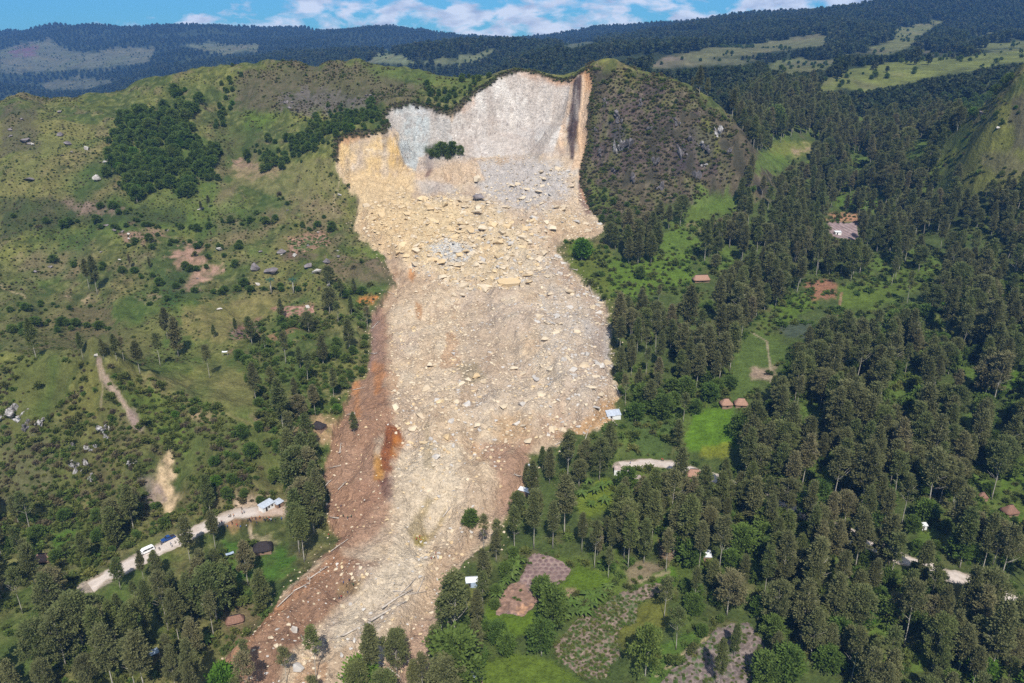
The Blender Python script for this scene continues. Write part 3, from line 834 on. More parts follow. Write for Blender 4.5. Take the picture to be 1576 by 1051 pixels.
# headwall: pale rock, streaked down the fall line
cliff = (YY > 560) & (SD > 0)
streak = fbm(XX + 0.3 * nz[9.0] * 3, YY * 0.3, 9.0, 211, 6)
bed = fbm(XX * 0.10 + 0.1 * YY, Height.Z + 0.12 * XX + 2 * nz[28.0], 3.0, 215, 5)
for pts, col, k in [
    ([(700, 175), (730, 140), (765, 115), (790, 104), (880, 118), (880, 180), (850, 235), (760, 240), (700, 250), (690, 200)], (0.545, 0.505, 0.465), 1.0),
    ([(715, 175), (790, 160), (840, 170), (840, 200), (780, 240), (700, 245)], (0.49, 0.445, 0.41), 0.7),
    ([(560, 190), (600, 160), (640, 155), (692, 170), (700, 245), (640, 262), (620, 250), (605, 200)], (0.40, 0.425, 0.425), 1.0),
    ([(620, 162), (690, 172), (695, 180), (640, 172)], (0.48, 0.47, 0.48), 0.5),
    ([(866, 160), (880, 130), (882, 150), (868, 190), (850, 210), (830, 245), (800, 245), (835, 212)], (0.33, 0.29, 0.255), 0.8),
    ([(520, 205), (600, 200), (622, 250), (600, 275), (560, 270), (525, 255)], (0.56, 0.40, 0.20), 0.95),
    ([(588, 203), (604, 203), (600, 222), (590, 235)], (0.13, 0.09, 0.055), 0.7),
    ([(604, 195), (612, 205), (615, 245), (600, 262), (595, 230)], (0.60, 0.40, 0.16), 0.7),
    ([(876, 132), (884, 128), (880, 160), (868, 200), (872, 240), (858, 235), (856, 215), (872, 170)], (0.60, 0.43, 0.29), 0.9),
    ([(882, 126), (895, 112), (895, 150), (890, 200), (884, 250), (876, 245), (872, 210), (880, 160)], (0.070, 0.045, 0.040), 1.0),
    ([(897, 105), (913, 107), (912, 160), (905, 215), (893, 255), (880, 260), (884, 235), (890, 195), (896, 150)], (0.58, 0.41, 0.27), 0.95),
    ([(899, 104), (912, 106), (911, 140), (900, 140)], (0.60, 0.36, 0.19), 0.7),
    ([(893, 262), (908, 280), (912, 330), (900, 330), (890, 300)], (0.17, 0.105, 0.085), 0.85),
    ([(655, 232), (672, 232), (668, 268), (655, 272)], (0.16, 0.095, 0.075), 0.9),
    ([(672, 245), (730, 240), (745, 275), (700, 285), (660, 275)], (0.50, 0.37, 0.25), 0.8),
    ([(645, 240), (656, 240), (652, 275), (640, 275)], (0.52, 0.38, 0.26), 0.8),
]:
    m = poly(pts, 2.0, 2.5, (560, 720)) * k * cliff
    lay(m, col)
wall = cliff * poly([(515, 190), (600, 150), (700, 150), (760, 100), (890, 100), (890, 240), (700, 250), (640, 265), (600, 275), (520, 260)], 4, 2, (560, 720))
lay(wall * msk(streak, 0.35, 0.9) * 0.35, (0.36, 0.31, 0.27))
lay(wall * msk(-streak, 0.3, 0.9) * 0.4, (0.62, 0.56, 0.50))
lay(wall * msk(bed, 0.35, 0.8) * 0.42, (0.38, 0.31, 0.265))
crk_shade = np.abs(fbm(XX * 0.8 + 0.2 * Height.Z, Height.Z * 1.6 + 0.25 * YY, 13, 221, 5))
lay(wall * sstep(0.07, 0.0, crk_shade) * 0.55, (0.22, 0.17, 0.145))  # crevice shade painted into the wall colour as dark lines
crk_shade2 = np.abs(fbm(XX, Height.Z + 0.4 * YY, 6, 225, 4))
lay(wall * sstep(0.06, 0.0, crk_shade2) * 0.35, (0.27, 0.22, 0.19))  # finer crevice shade, also painted into the colour
lay(wall * msk(fbm(XX, Height.Z * 0.7, 20, 229, 4), 0.05, 0.6) * 0.6, (0.42, 0.36, 0.315))
lay(wall * msk(fbm(XX, Height.Z * 0.35, 9, 233, 5), 0.25, 0.7) * 0.40, (0.33, 0.265, 0.22))
lay(wall * msk(fbm(XX * 0.5, Height.Z * 1.5, 5, 237, 5), 0.3, 0.8) * 0.35, (0.58, 0.53, 0.48))
C *= (1 + wall[..., None] * (np.array((0.02, 0.0, -0.03))))
rimd = np.full(XX.shape, 99.0)
rimd[near] = RDn
lay((cliff & (rimd < 20)) * sstep(3.6, 0.8, rimd + 1.4 * nz[9.0]) * sstep(-0.5, 0.4, nz[28.0] + 0.5 * nz[9.0]) * 0.7 * (1 - poly([(560, 190), (600, 150), (700, 160), (640, 190)], 4, 2, (600, 700))), (0.40, 0.20, 0.09))
lay(sstep(0, 5, SD) * (1 - sstep(5, 16, SD)) * (YY < 560) * 0.35, (0.31, 0.19, 0.12))
C = D0 * (1 - inn[..., None]) + C * inn[..., None]
# turf curling over the rim
lay(sstep(-3.5, -0.5, SD) * (SD < 0.8 + 1.2 * nz[9.0]) * (rimd < 7) * 0.85, (0.040, 0.036, 0.016))
# island of bush left standing in the scar and paths trodden on the left knob
lay(poly([(650, 228), (675, 218), (705, 225), (700, 240), (672, 243), (655, 236)], 3, 3, (590, 680)) * 0.95, (0.030, 0.048, 0.012))


def trail(pts, w, col, k=0.9):
    """a worn line on the ground, width in metres"""
    q = [tuple(ground(*p)[:2]) for p in pts]
    m = np.zeros(XX.shape)
    xs, ys2 = [p[0] for p in q], [p[1] for p in q]
    sel = (XX > min(xs) - 8) & (XX < max(xs) + 8) & (YY > min(ys2) - 8) & (YY < max(ys2) + 8)
    d = seg_dist(q, XX[sel], YY[sel], closed=False) + 0.7 * nz[3.0][sel] * w * 0.5
    m[sel] = sstep(w, w * 0.4, d)
    lay(m * k, col)


trail([(152, 556), (158, 580), (176, 600), (192, 625), (205, 645), (212, 660)], 1.5, (0.30, 0.22, 0.17))
trail([(205, 640), (214, 655)], 3.0, (0.22, 0.16, 0.14), 0.7)
trail([(155, 560), (158, 590), (155, 625)], 0.8, (0.24, 0.19, 0.12), 0.6)
trail([(225, 592), (270, 612), (330, 634), (400, 655)], 0.9, (0.17, 0.15, 0.06), 0.7)
trail([(540, 215), (536, 260), (515, 300), (512, 330)], 0.6, (0.34, 0.27, 0.16), 0.6)
trail([(0, 438), (40, 458)], 1.0, (0.30, 0.24, 0.13), 0.8)
trail([(1155, 510), (1180, 525), (1185, 560), (1187, 590)], 0.8, (0.26, 0.21, 0.14), 0.8)
trail([(1290, 490), (1295, 450)], 1.0, (0.26, 0.15, 0.09), 0.7)
trail([(985, 895), (1030, 880)], 0.8, (0.30, 0.24, 0.15), 0.8)
trail([(1010, 1040), (1060, 1000), (1090, 980)], 0.8, (0.33, 0.26, 0.16), 0.8)
trail([(385, 815), (388, 830), (395, 845)], 0.7, (0.38, 0.30, 0.20), 0.9)

# road bed, flattened and gravelled
ROADS = [[(138, 902), (165, 888), (225, 855), (275, 830), (320, 808), (360, 790), (400, 787), (435, 785)],
         [(955, 716), (990, 713), (1030, 714), (1075, 728), (1130, 748), (1190, 772), (1240, 790), (1300, 818), (1370, 852), (1440, 880), (1490, 893), (1540, 915), (1620, 960)]]
ROAD_M = np.zeros(XX.shape)
ROADW = []
for k, rp in enumerate(ROADS):
    q3 = [ground(*p) for p in rp]
    ROADW.append(q3)
    q = [tuple(p[:2]) for p in q3]
    sel = (XX > min(p[0] for p in q) - 12) & (XX < max(p[0] for p in q) + 12) & (YY > min(p[1] for p in q) - 12) & (YY < max(p[1] for p in q) + 12)
    d = seg_dist(q, XX[sel], YY[sel], closed=False)
    # level across: take the height of the nearest point of the centre line
    bz = np.zeros(d.shape)
    bd = np.full(d.shape, 1e9)
    for a, b in zip(q3[:-1], q3[1:]):
        dx, dy = b[0] - a[0], b[1] - a[1]
        t = np.clip(((XX[sel] - a[0]) * dx + (YY[sel] - a[1]) * dy) / (dx * dx + dy * dy), 0, 1)
        dd = (XX[sel] - a[0] - t * dx) ** 2 + (YY[sel] - a[1] - t * dy) ** 2
        zz = a[2] + (b[2] - a[2]) * t
        bz = np.where(dd < bd, zz, bz)
        bd = np.minimum(bd, dd)
    zs = Height.Z[sel]
    f = sstep(9.0, 5.0, d)
    Height.Z[sel] = zs * (1 - f) + bz * f
    hw = 4.0 if k == 0 else 3.4
    mm = np.zeros(XX.shape)
    mm[sel] = sstep(hw + 0.5, hw - 0.5, d + 0.5 * nz[3.0][sel])
    ROAD_M = np.maximum(ROAD_M, mm)
lay(ROAD_M, (0.34, 0.28, 0.22))
lay(ROAD_M * poly([(390, 790), (440, 780), (440, 800), (380, 805)], 3, 3) * 0.8, (0.42, 0.30, 0.20))
C *= (1 + 0.10 * nz[3.0])[..., None]
C = np.clip(C, 0.004, 0.85)


# ------------------------------------------------------------------ materials
def new_mat(name):
    m = bpy.data.materials.new(name)
    m.use_nodes = True
    nt = m.node_tree
    b = nt.nodes['Principled BSDF']
    return m, nt, b


def plain(name, col, rough=0.85, metal=0.0, var=0.25, scale=1.5, bump_s=0.0):
    m, nt, b = new_mat(name)
    tcn = nt.nodes.new('ShaderNodeTexCoord')
    nn = noise(nt, tcn.outputs['Object'], scale, 5.0)
    f = maprange(nt, nn, 0.3, 0.7)
    lo = tuple(c * (1 - var) for c in col)
    hi = tuple(min(1, c * (1 + var)) for c in col)
    nt.links.new(mixc(nt, f, lo, hi), b.inputs['Base Color'])
    b.inputs['Roughness'].default_value = rough
    b.inputs['Metallic'].default_value = metal
    b.inputs['Specular IOR Level'].default_value = 0.25
    if bump_s:
        bp = nt.nodes.new('ShaderNodeBump')
        bp.inputs['Strength'].default_value = bump_s
        nt.links.new(nn, bp.inputs['Height'])
        nt.links.new(bp.outputs[0], b.inputs['Normal'])
    return m


def ground_mat(name, sc1, sc2, amp, bump_d, bump_sc):
    m, nt, b = new_mat(name)
    at = nt.nodes.new('ShaderNodeAttribute')
    at.attribute_name = 'cover'
    tcn = nt.nodes.new('ShaderNodeTexCoord')
    a1 = noise(nt, tcn.outputs['Object'], sc1, 6.0, 0.65)
    a2 = noise(nt, tcn.outputs['Object'], sc2, 5.0, 0.6)
    f = mathn(nt, 'ADD', mathn(nt, 'MULTIPLY', maprange(nt, a1, 0.28, 0.72, -1, 1), amp), mathn(nt, 'MULTIPLY', maprange(nt, a2, 0.3, 0.7, -1, 1), amp * 0.6))
    g = mathn(nt, 'ADD', f, 1.0)
    vm = nt.nodes.new('ShaderNodeVectorMath')
    vm.operation = 'SCALE'
    nt.links.new(at.outputs['Color'], vm.inputs[0])
    nt.links.new(g, vm.inputs['Scale'])
    nt.links.new(vm.outputs[0], b.inputs['Base Color'])
    b.inputs['Roughness'].default_value = 0.95
    b.inputs['Specular IOR Level'].default_value = 0.1
    bn = noise(nt, tcn.outputs['Object'], bump_sc, 8.0, 0.65)
    bp = nt.nodes.new('ShaderNodeBump')
    bp.inputs['Strength'].default_value = 1.0
    bp.inputs['Distance'].default_value = bump_d
    nt.links.new(bn, bp.inputs['Height'])
    nt.links.new(bp.outputs[0], b.inputs['Normal'])
    return m, nt, b, tcn


M = {}
M['gravel'] = ground_mat('pale_gravel', 1.2, 0.35, 0.16, 0.12, 3.0)[0]
M['grass'] = ground_mat('grass_and_heath', 0.9, 0.22, 0.34, 1.6, 0.45)[0]
M['debris'] = ground_mat('broken_rock', 1.1, 0.35, 0.34, 2.4, 0.6)[0]
M['far'] = ground_mat('far_forest', 0.06, 0.02, 0.30, 9.0, 0.05)[0]

# ------------------------------------------------------------------ the land, cut where its cover changes
idx = np.arange(NR * NC).reshape(NR, NC)
quads = np.stack([idx[:-1, :-1], idx[:-1, 1:], idx[1:, 1:], idx[1:, :-1]], -1).reshape(-1, 4)
fs = ((SD[:-1, :-1] + SD[:-1, 1:] + SD[1:, 1:] + SD[1:, :-1]) * 0.25).ravel()
fy = YY[:-1, :-1].ravel()
part = np.where(fs > 0, 1, np.where(fy < 950, 0, 2))
# fine relief for bushes and tussocks outside the slide, only where the ground is rough
CO = np.stack([XX, YY, Height.Z], -1).reshape(-1, 3)
CC = np.concatenate([C.reshape(-1, 3), np.ones((NR * NC, 1))], 1)
for pid, nm, mt in ((0, 'hillside', M['grass']), (1, 'landslide', M['debris']), (2, 'far_hills', M['far'])):
    q = quads[part == pid]
    used_v, inv = np.unique(q, return_inverse=True)
    me = np_mesh(nm, CO[used_v], inv.reshape(-1), 4, mt)
    ca = me.color_attributes.new('cover', 'FLOAT_COLOR', 'POINT')
    ca.data.foreach_set('color', np.ascontiguousarray(CC[used_v], dtype=np.float32).ravel())
    o = bpy.data.objects.new(nm, me)
    link(o)
    tag(o, kind='structure')


# ------------------------------------------------------------------ gravel roads laid on their beds
def road_strip(q3, w, seed):
    P = np.array(q3)
    seg = np.hypot(*(np.diff(P[:, :2], axis=0).T))
    cum = np.concatenate([[0], np.cumsum(seg)])
    n = int(cum[-1] / 0.6)
    tt = np.linspace(0, cum[-1], n)
    cx, cy = np.interp(tt, cum, P[:, 0]), np.interp(tt, cum, P[:, 1])
    k = 9
    for _ in range(3):
        pad = lambda a: np.concatenate([np.linspace(2 * a[0] - a[k], a[0], k, endpoint=False), a, 2 * a[-1] - a[-2:-k - 2:-1]])
        cx, cy = (np.convolve(pad(a), np.ones(2 * k + 1) / (2 * k + 1), 'valid') for a in (cx, cy))
    tx, ty = np.gradient(cx), np.gradient(cy)
    L = np.hypot(tx, ty)
    nx, ny = -ty / L, tx / L
    m = 17
    s = np.linspace(-1, 1, m)
    n1 = fbm(tt, tt * 0 + seed, 5, seed, 4)
    n2 = fbm(tt, tt * 0 + seed + 9, 5, seed + 1, 4)
    wl, wr = w * (1 + 0.38 * n1), w * (1 + 0.38 * n2)
    off = np.where(s[None] < 0, s[None] * wl[:, None], s[None] * wr[:, None])
    X, Y_ = cx[:, None] + nx[:, None] * off, cy[:, None] + ny[:, None] * off
    Z = height(X.ravel(), Y_.ravel()).reshape(X.shape) + 0.10 - 0.10 * np.abs(s[None]) ** 3 - 0.04 * np.exp(-((np.abs(s[None]) - 0.45) / 0.12) ** 2)
    col = np.array((0.47, 0.405, 0.355))[None, None] + np.zeros(X.shape + (3,))
    rut = np.exp(-((np.abs(s[None]) - 0.45) / 0.16) ** 2)[..., None] * 0.4
    col = col * (1 - rut) + np.array((0.53, 0.46, 0.41)) * rut
    e = (sstep(0.55, 1.0, np.abs(s[None])) * (0.6 + 0.5 * fbm(X, Y_, 2.5, seed + 4, 3)))[..., None].clip(0, 1)
    col = col * (1 - e) + np.array((0.27, 0.215, 0.15)) * e
    d = sstep(0.1, 0.7, fbm(X, Y_, 7, seed + 6, 4))[..., None] * 0.5
    col = col * (1 - d) + np.array((0.36, 0.285, 0.225)) * d
    if seed == 3:
        b = (sstep(0.80, 0.9, tt / tt[-1])[:, None] * (s[None] > -0.2) * 0.0)[..., None]
        br = sstep(0.84, 0.9, tt / tt[-1])[:, None, None] * np.ones(X.shape + (1,)) * 0.5
        col = col * (1 - br) + np.array((0.38, 0.25, 0.17)) * br
    ii = np.arange(n * m).reshape(n, m)
    fq = np.stack([ii[:-1, :-1], ii[1:, :-1], ii[1:, 1:], ii[:-1, 1:]], -1).reshape(-1, 4)[:, ::-1]
    me = np_mesh('road', np.stack([X, Y_, Z], -1).reshape(-1, 3), fq, 4, M['gravel'])
    ca = me.color_attributes.new('cover', 'FLOAT_COLOR', 'POINT')
    ca.data.foreach_set('color', np.ascontiguousarray(np.concatenate([col.reshape(-1, 3), np.ones((n * m, 1))], 1), dtype=np.float32).ravel())
    tag(link(bpy.data.objects.new('road', me)), kind='structure')


road_strip(ROADW[0], 3.7, 3)
road_strip(ROADW[1], 3.6, 5)

# ------------------------------------------------------------------ plants
def leaf_mat(name, a, b_, c, trans=0.25):
    m, nt, b = new_mat(name)
    oi = nt.nodes.new('ShaderNodeObjectInfo')
    tcn = nt.nodes.new('ShaderNodeTexCoord')
    n = noise(nt, tcn.outputs['Object'], 0.45, 3.0)
    rp = nt.nodes.new('ShaderNodeValToRGB')
    el = rp.color_ramp.elements
    el[0].position, el[0].color = 0.0, (a[0], a[1], a[2], 1)
    el[1].position, el[1].color = 1.0, (b_[0], b_[1], b_[2], 1)
    for ps, cc in ((0.45, tuple((x + y) * 0.5 for x, y in zip(a, b_))), (0.62, tuple(x * 0.72 for x in c)), (0.78, (a[0] * 1.2, a[1] * 1.15, a[2] * 1.05))):
        e = el.new(ps)
        e.color = (cc[0], cc[1], cc[2], 1)
    nt.links.new(oi.outputs['Random'], rp.inputs[0])
    col = rp.outputs[0]
    col = mixc(nt, maprange(nt, n, 0.42, 0.66, 0.0, 0.55), col, c)
    b.inputs['Roughness'].default_value = 0.8
    b.inputs['Specular IOR Level'].default_value = 0.12
    nt.links.new(col, b.inputs['Base Color'])
    tr = nt.nodes.new('ShaderNodeBsdfTranslucent')
    nt.links.new(mixc(nt, 0.4, col, (0.10, 0.14, 0.02)), tr.inputs['Color'])
    ms = nt.nodes.new('ShaderNodeMixShader')
    ms.inputs[0].default_value = trans
    nt.links.new(b.outputs[0], ms.inputs[1])
    nt.links.new(tr.outputs[0], ms.inputs[2])
    nt.links.new(ms.outputs[0], nt.nodes['Material Output'].inputs['Surface'])
    return m


M['casuarina'] = leaf_mat('casuarina_needles', (0.125, 0.160, 0.048), (0.235, 0.200, 0.105), (0.180, 0.182, 0.075), 0.40)
M['broadleaf'] = leaf_mat('broad_leaves', (0.085, 0.145, 0.028), (0.165, 0.205, 0.048), (0.120, 0.180, 0.038), 0.38)
M['bright'] = leaf_mat('bright_leaves', (0.085, 0.180, 0.018), (0.13, 0.21, 0.03), (0.10, 0.20, 0.025), 0.35)
M['shrub'] = leaf_mat('shrub_leaves', (0.085, 0.125, 0.026), (0.19, 0.195, 0.05), (0.140, 0.145, 0.048), 0.35)
M['heath'] = leaf_mat('heath_twigs', (0.115, 0.105, 0.045), (0.175, 0.150, 0.072), (0.140, 0.112, 0.075), 0.25)
M['far_leaf'] = leaf_mat('far_canopy', (0.036, 0.058, 0.020), (0.085, 0.088, 0.040), (0.056, 0.068, 0.028), 0.25)
M['banana'] = leaf_mat('banana_leaves', (0.10, 0.17, 0.03), (0.16, 0.22, 0.06), (0.12, 0.18, 0.04), 0.4)
M['bluegreen'] = leaf_mat('pandanus_leaves', (0.05, 0.11, 0.07), (0.06, 0.13, 0.08), (0.07, 0.14, 0.09))
M['bark'] = plain('pale_bark', (0.34, 0.31, 0.26), 0.9, 0, 0.35, 1.2)
M['deadwood'] = plain('dead_wood', (0.40, 0.35, 0.30), 0.9, 0, 0.35, 2.0)


def leaf_quads(centres, outs, size, rg, aspect=1.8):
    """one small bent-free quad per centre, lying roughly along its outward direction"""
    n = len(centres)
    a = outs + rg.normal(0, 0.55, (n, 3))
    a /= np.linalg.norm(a, axis=1)[:, None] + 1e-9
    r = rg.normal(0, 1, (n, 3))
    b = np.cross(a, r)
    b /= np.linalg.norm(b, axis=1)[:, None] + 1e-9
    s = (size * rg.uniform(0.6, 1.35, n))[:, None]
    A, B = a * s * aspect * 0.5, b * s * 0.5
    v = np.stack([centres - A - B * 0.6, centres + A * 0.2 - B, centres + A, centres - A * 0.1 + B], 1).reshape(-1, 3)
    return v


def crown_mesh(name, mat, seed, H, Rr, h0, nclump, nleaf, size, shape='spire', spread=0.85, up=0.5):
    rg = np.random.default_rng(seed)
    t = rg.uniform(0, 1, nclump) ** (0.85 if shape == 'spire' else 0.7)
    if shape == 'spire':
        prof = np.sin(np.clip(t * 0.86 + 0.14, 0, 1) * math.pi) ** 0.75 * (1 - 0.35 * t) + 0.06
    elif shape == 'round':
        prof = np.sqrt(np.clip(1 - (2 * t - 0.85) ** 2 / 1.35, 0.02, 1))
    else:
        prof = np.sqrt(np.clip(1 - t ** 2, 0.02, 1))
    lop = rg.uniform(0.75, 1.2, 8)
    ang = rg.uniform(0, 2 * math.pi, nclump)
    rad = Rr * prof * np.sqrt(rg.uniform(0.08, 1.0, nclump)) * lop[(ang / (2 * math.pi) * 8).astype(int) % 8]
    cz = h0 + (H - h0) * t
    cc = np.stack([np.cos(ang) * rad, np.sin(ang) * rad, cz], 1)
    out = np.stack([np.cos(ang), np.sin(ang), np.full(nclump, up)], 1)
    k = np.repeat(np.arange(nclump), nleaf)
    cs = rg.uniform(0.6, 1.3, nclump)[k][:, None] * spread
    off = rg.normal(0, 1, (len(k), 3)) * cs * np.array((1, 1, 0.75))
    pts = cc[k] + off
    pts[:, 2] = np.maximum(pts[:, 2], 0.05)
    od = out[k] + 0.6 * off / (spread + 1e-6)
    v = leaf_quads(pts, od, size, rg)
    return np_mesh(name, v, np.arange(len(v)), 4, mat, smooth=False)


def tube(path, radii, sides=6):
    """vertices and quads of a tapered tube along a path"""
    vs, fs = [], []
    n = len(path)
    for i in range(n):
        p = Vector(path[i])
        d = (Vector(path[min(i + 1, n - 1)]) - Vector(path[max(i - 1, 0)]))
        d = d.normalized() if d.length > 1e-9 else Vector((0, 0, 1))
        a = d.cross(Vector((0.31, 0.95, 0.05)))
        a = a.normalized() if a.length > 1e-6 else Vector((1, 0, 0))
        b = d.cross(a)
        for k in range(sides):
            th = 2 * math.pi * k / sides
            vs.append(p + (a * math.cos(th) + b * math.sin(th)) * radii[i])
    for i in range(n - 1):
        for k in range(sides):
            k2 = (k + 1) % sides
            fs.append((i * sides + k, i * sides + k2, (i + 1) * sides + k2, (i + 1) * sides + k))
    fs.append(tuple(range(sides))[::-1])
    fs.append(tuple((n - 1) * sides + k for k in range(sides)))
    return vs, fs


def merge(parts):
    V_, F_ = [], []
    for v, f in parts:
        o = len(V_)
        V_ += [tuple(p) for p in v]
        F_ += [tuple(i + o for i in q) for q in f]
    return V_, F_


def trunk_mesh(name, mat, seed, H, r0, limbs=5, lean=0.4):
    rg = random.Random(seed)
    pts, rr = [], []
    lx, ly = rg.uniform(-lean, lean), rg.uniform(-lean, lean)
    for i in range(7):
        t = i / 6
        pts.append((lx * t * t + rg.uniform(-.08, .08), ly * t * t + rg.uniform(-.08, .08), -0.6 + (H * 0.93 + 0.6) * t))
        rr.append(r0 * (1.25 if i == 0 else 1) * (1 - 0.88 * t))
    parts = [tube(pts, rr, 7)]
    for i in range(limbs):
        t = rg.uniform(0.38, 0.8)
        a = rg.uniform(0, 6.28)
        L = H * rg.uniform(0.09, 0.16)
        z = H * 0.93 * t
        p0 = (lx * t * t, ly * t * t, z)
        p1 = (p0[0] + math.cos(a) * L * 0.5, p0[1] + math.sin(a) * L * 0.5, z + L * 0.35)
        p2 = (p0[0] + math.cos(a) * L, p0[1] + math.sin(a) * L, z + L * 0.9)
        parts.append(tube([p0, p1, p2], [r0 * 0.4 * (1 - t * .5), r0 * 0.25, r0 * 0.08], 5))
    v, f = merge(parts)
    return py_mesh(name, v, f, mat, True)


CAS = []      # (crown mesh, trunk mesh)
for i in range(8):
    H = [24, 26, 22, 25, 23, 27, 21, 24][i]
    Rr = [3.6, 3.2, 3.9, 4.2, 3.0, 3.5, 3.4, 4.4][i]
    h0 = H * [0.34, 0.42, 0.25, 0.38, 0.45, 0.36, 0.2, 0.3][i]
    CAS.append((crown_mesh('crown', M['casuarina'], 100 + i, H, Rr * 0.92, h0, 130, 56, 0.36, 'spire', 0.52), trunk_mesh('trunk', M['bark'], 200 + i, H, 0.2, 7)))
for i in range(3):
    H = [20, 18, 22][i]
    CAS.append((crown_mesh('crown', M['casuarina'], 180 + i, H, [5.2, 4.6, 5.6][i], H * 0.3, 120, 58, 0.38, 'round', 0.66, 0.6), trunk_mesh('trunk', M['bark'], 280 + i, H, 0.24, 9, 0.8)))
THIN = []
for i in range(3):
    H = [25, 22, 24][i]
    THIN.append((crown_mesh('crown', M['casuarina'], 150 + i, H, 2.8, H * 0.5, 44, 56, 0.36, 'round', 0.6), trunk_mesh('trunk', M['bark'], 250 + i, H, 0.2, 8, 0.9)))
CAS += THIN
BRD = []
for i in range(5):
    H = [11, 9, 13, 8, 12][i]
    BRD.append((crown_mesh('crown', M['broadleaf' if i != 3 else 'bright'], 300 + i, H, H * 0.40, H * 0.2, 90, 46, 0.46, 'round', 0.62, 0.7), trunk_mesh('trunk', M['bark'], 320 + i, H * 0.85, 0.22, 6)))
SHR = []
for i in range(6):
    mt = M[['shrub', 'shrub', 'shrub', 'broadleaf', 'heath', 'heath'][i]]
    SHR.append(crown_mesh('shrub', mt, 340 + i, [1.6, 1.2, 2.2, 1.8, 0.9, 0.7][i], [1.1, 1.2, 1.3, 1.2, 0.9, 1.0][i], 0.1, 16, 18, 0.34, 'dome', 0.32, 0.9))
FAR = [crown_mesh('crown', M['far_leaf'], 360 + i, 18, 4.6, 3.0, 26, 10, 2.2, 'round', 1.2) for i in range(3)]


def cell_area():
    dy = np.gradient(GY)[:, None]
    dx = (2 * half_w(GY) / (NC - 1))[:, None]
    return (dx * dy) + np.zeros_like(XX)


AREA = cell_area()
clear_xy = []          # (x, y, r): keep plants off buildings, roads and people


def scatter(mask, spacing, rg, cap=None, dens=1.0, keep=None):
    """jittered points on the land where mask > 0, at least 'spacing' metres apart (array or number)"""
    w = (mask * AREA).ravel()
    tot = w.sum()
    sp = spacing
    n = int(min(tot / (sp * sp) * 2.2 * dens + 1, 400000))
    if tot <= 0:
        return np.zeros((0, 3))
    pick = rg.choice(len(w), size=min(n, int((w > 0).sum())), replace=False, p=w / tot)
    cs = np.sqrt(AREA.ravel()[pick])
    x = XX.ravel()[pick] + rg.uniform(-.5, .5, len(pick)) * cs
    y = YY.ravel()[pick] + rg.uniform(-.5, .5, len(pick)) * cs
    grid, out = {}, []
    for a, b in zip(x, y):
        gi, gj = int(a // sp), int(b // sp)
        ok = True
        for di in (-1, 0, 1):
            for dj in (-1, 0, 1):
                for (p, q) in grid.get((gi + di, gj + dj), ()):
                    if (p - a) ** 2 + (q - b) ** 2 < sp * sp * 0.8:
                        ok = False
                        break
                if not ok: break
            if not ok: break
        if ok:
            for (cx, cy, cr) in (keep or ()):
                if (cx - a) ** 2 + (cy - b) ** 2 < cr * cr:
                    ok = False
                    break
        if ok:
            grid.setdefault((gi, gj), []).append((a, b))
            out.append((a, b))
    o = np.array(out) if out else np.zeros((0, 2))
    if cap and len(o) > cap:
        o = o[rg.permutation(len(o))[:cap]]
    if len(o) == 0:
        return np.zeros((0, 3))
    return np.column_stack([o, height(o[:, 0], o[:, 1])])


def gn_stuff(name, pts, rots, scls, var, sources, label=None, cat=None):
    """one object of kind stuff: each point carries a copy of one of the sources (list of object lists)"""
    me = bpy.data.meshes.new(name)
    me.vertices.add(len(pts))
    me.vertices.foreach_set('co', np.ascontiguousarray(pts, dtype=np.float32).ravel())
    a = me.attributes.new('spin', 'FLOAT_VECTOR', 'POINT'); a.data.foreach_set('vector', np.ascontiguousarray(rots, dtype=np.float32).ravel())
    a = me.attributes.new('size', 'FLOAT_VECTOR', 'POINT'); a.data.foreach_set('vector', np.ascontiguousarray(scls, dtype=np.float32).ravel())
    a = me.attributes.new('sort', 'INT', 'POINT'); a.data.foreach_set('value', np.ascontiguousarray(var, dtype=np.int32))
    o = link(bpy.data.objects.new(name, me))
    ng = bpy.data.node_groups.new(name, 'GeometryNodeTree')
    ng.interface.new_socket('Geometry', in_out='INPUT', socket_type='NodeSocketGeometry')
    ng.interface.new_socket('Geometry', in_out='OUTPUT', socket_type='NodeSocketGeometry')
    N, L = ng.nodes, ng.links
    gi, go = N.new('NodeGroupInput'), N.new('NodeGroupOutput')

    def named(nm, ty):
        n = N.new('GeometryNodeInputNamedAttribute')
        n.data_type = ty
        n.inputs['Name'].default_value = nm
        return n.outputs['Attribute']
    er = N.new('FunctionNodeEulerToRotation')
    L.new(named('spin', 'FLOAT_VECTOR'), er.inputs[0])
    sz, so = named('size', 'FLOAT_VECTOR'), named('sort', 'INT')
    jn = N.new('GeometryNodeJoinGeometry')
    for k, srcs in enumerate(sources):
        cm = N.new('FunctionNodeCompare')
        cm.data_type, cm.operation = 'INT', 'EQUAL'
        ii = [s for s in cm.inputs if s.type == 'INT']
        L.new(so, ii[0])
        ii[1].default_value = k
        ip = N.new('GeometryNodeInstanceOnPoints')
        L.new(gi.outputs[0], ip.inputs['Points'])
        L.new(cm.outputs[0], ip.inputs['Selection'])
        L.new(er.outputs[0], ip.inputs['Rotation'])
        L.new(sz, ip.inputs['Scale'])
        gs = []
        for s in srcs:
            oi = N.new('GeometryNodeObjectInfo')
            oi.transform_space = 'ORIGINAL'
            oi.inputs['Object'].default_value = s
            gs.append(oi.outputs['Geometry'])
        if len(gs) == 1:
            L.new(gs[0], ip.inputs['Instance'])
        else:
            j2 = N.new('GeometryNodeJoinGeometry')
            for g in gs: L.new(g, j2.inputs[0])
            L.new(j2.outputs[0], ip.inputs['Instance'])
        L.new(ip.outputs[0], jn.inputs[0])
    L.new(jn.outputs[0], go.inputs[0])
    md = o.modifiers.new('scatter', 'NODES')
    md.node_group = ng
    tag(o, label, cat, kind='stuff')
    return o


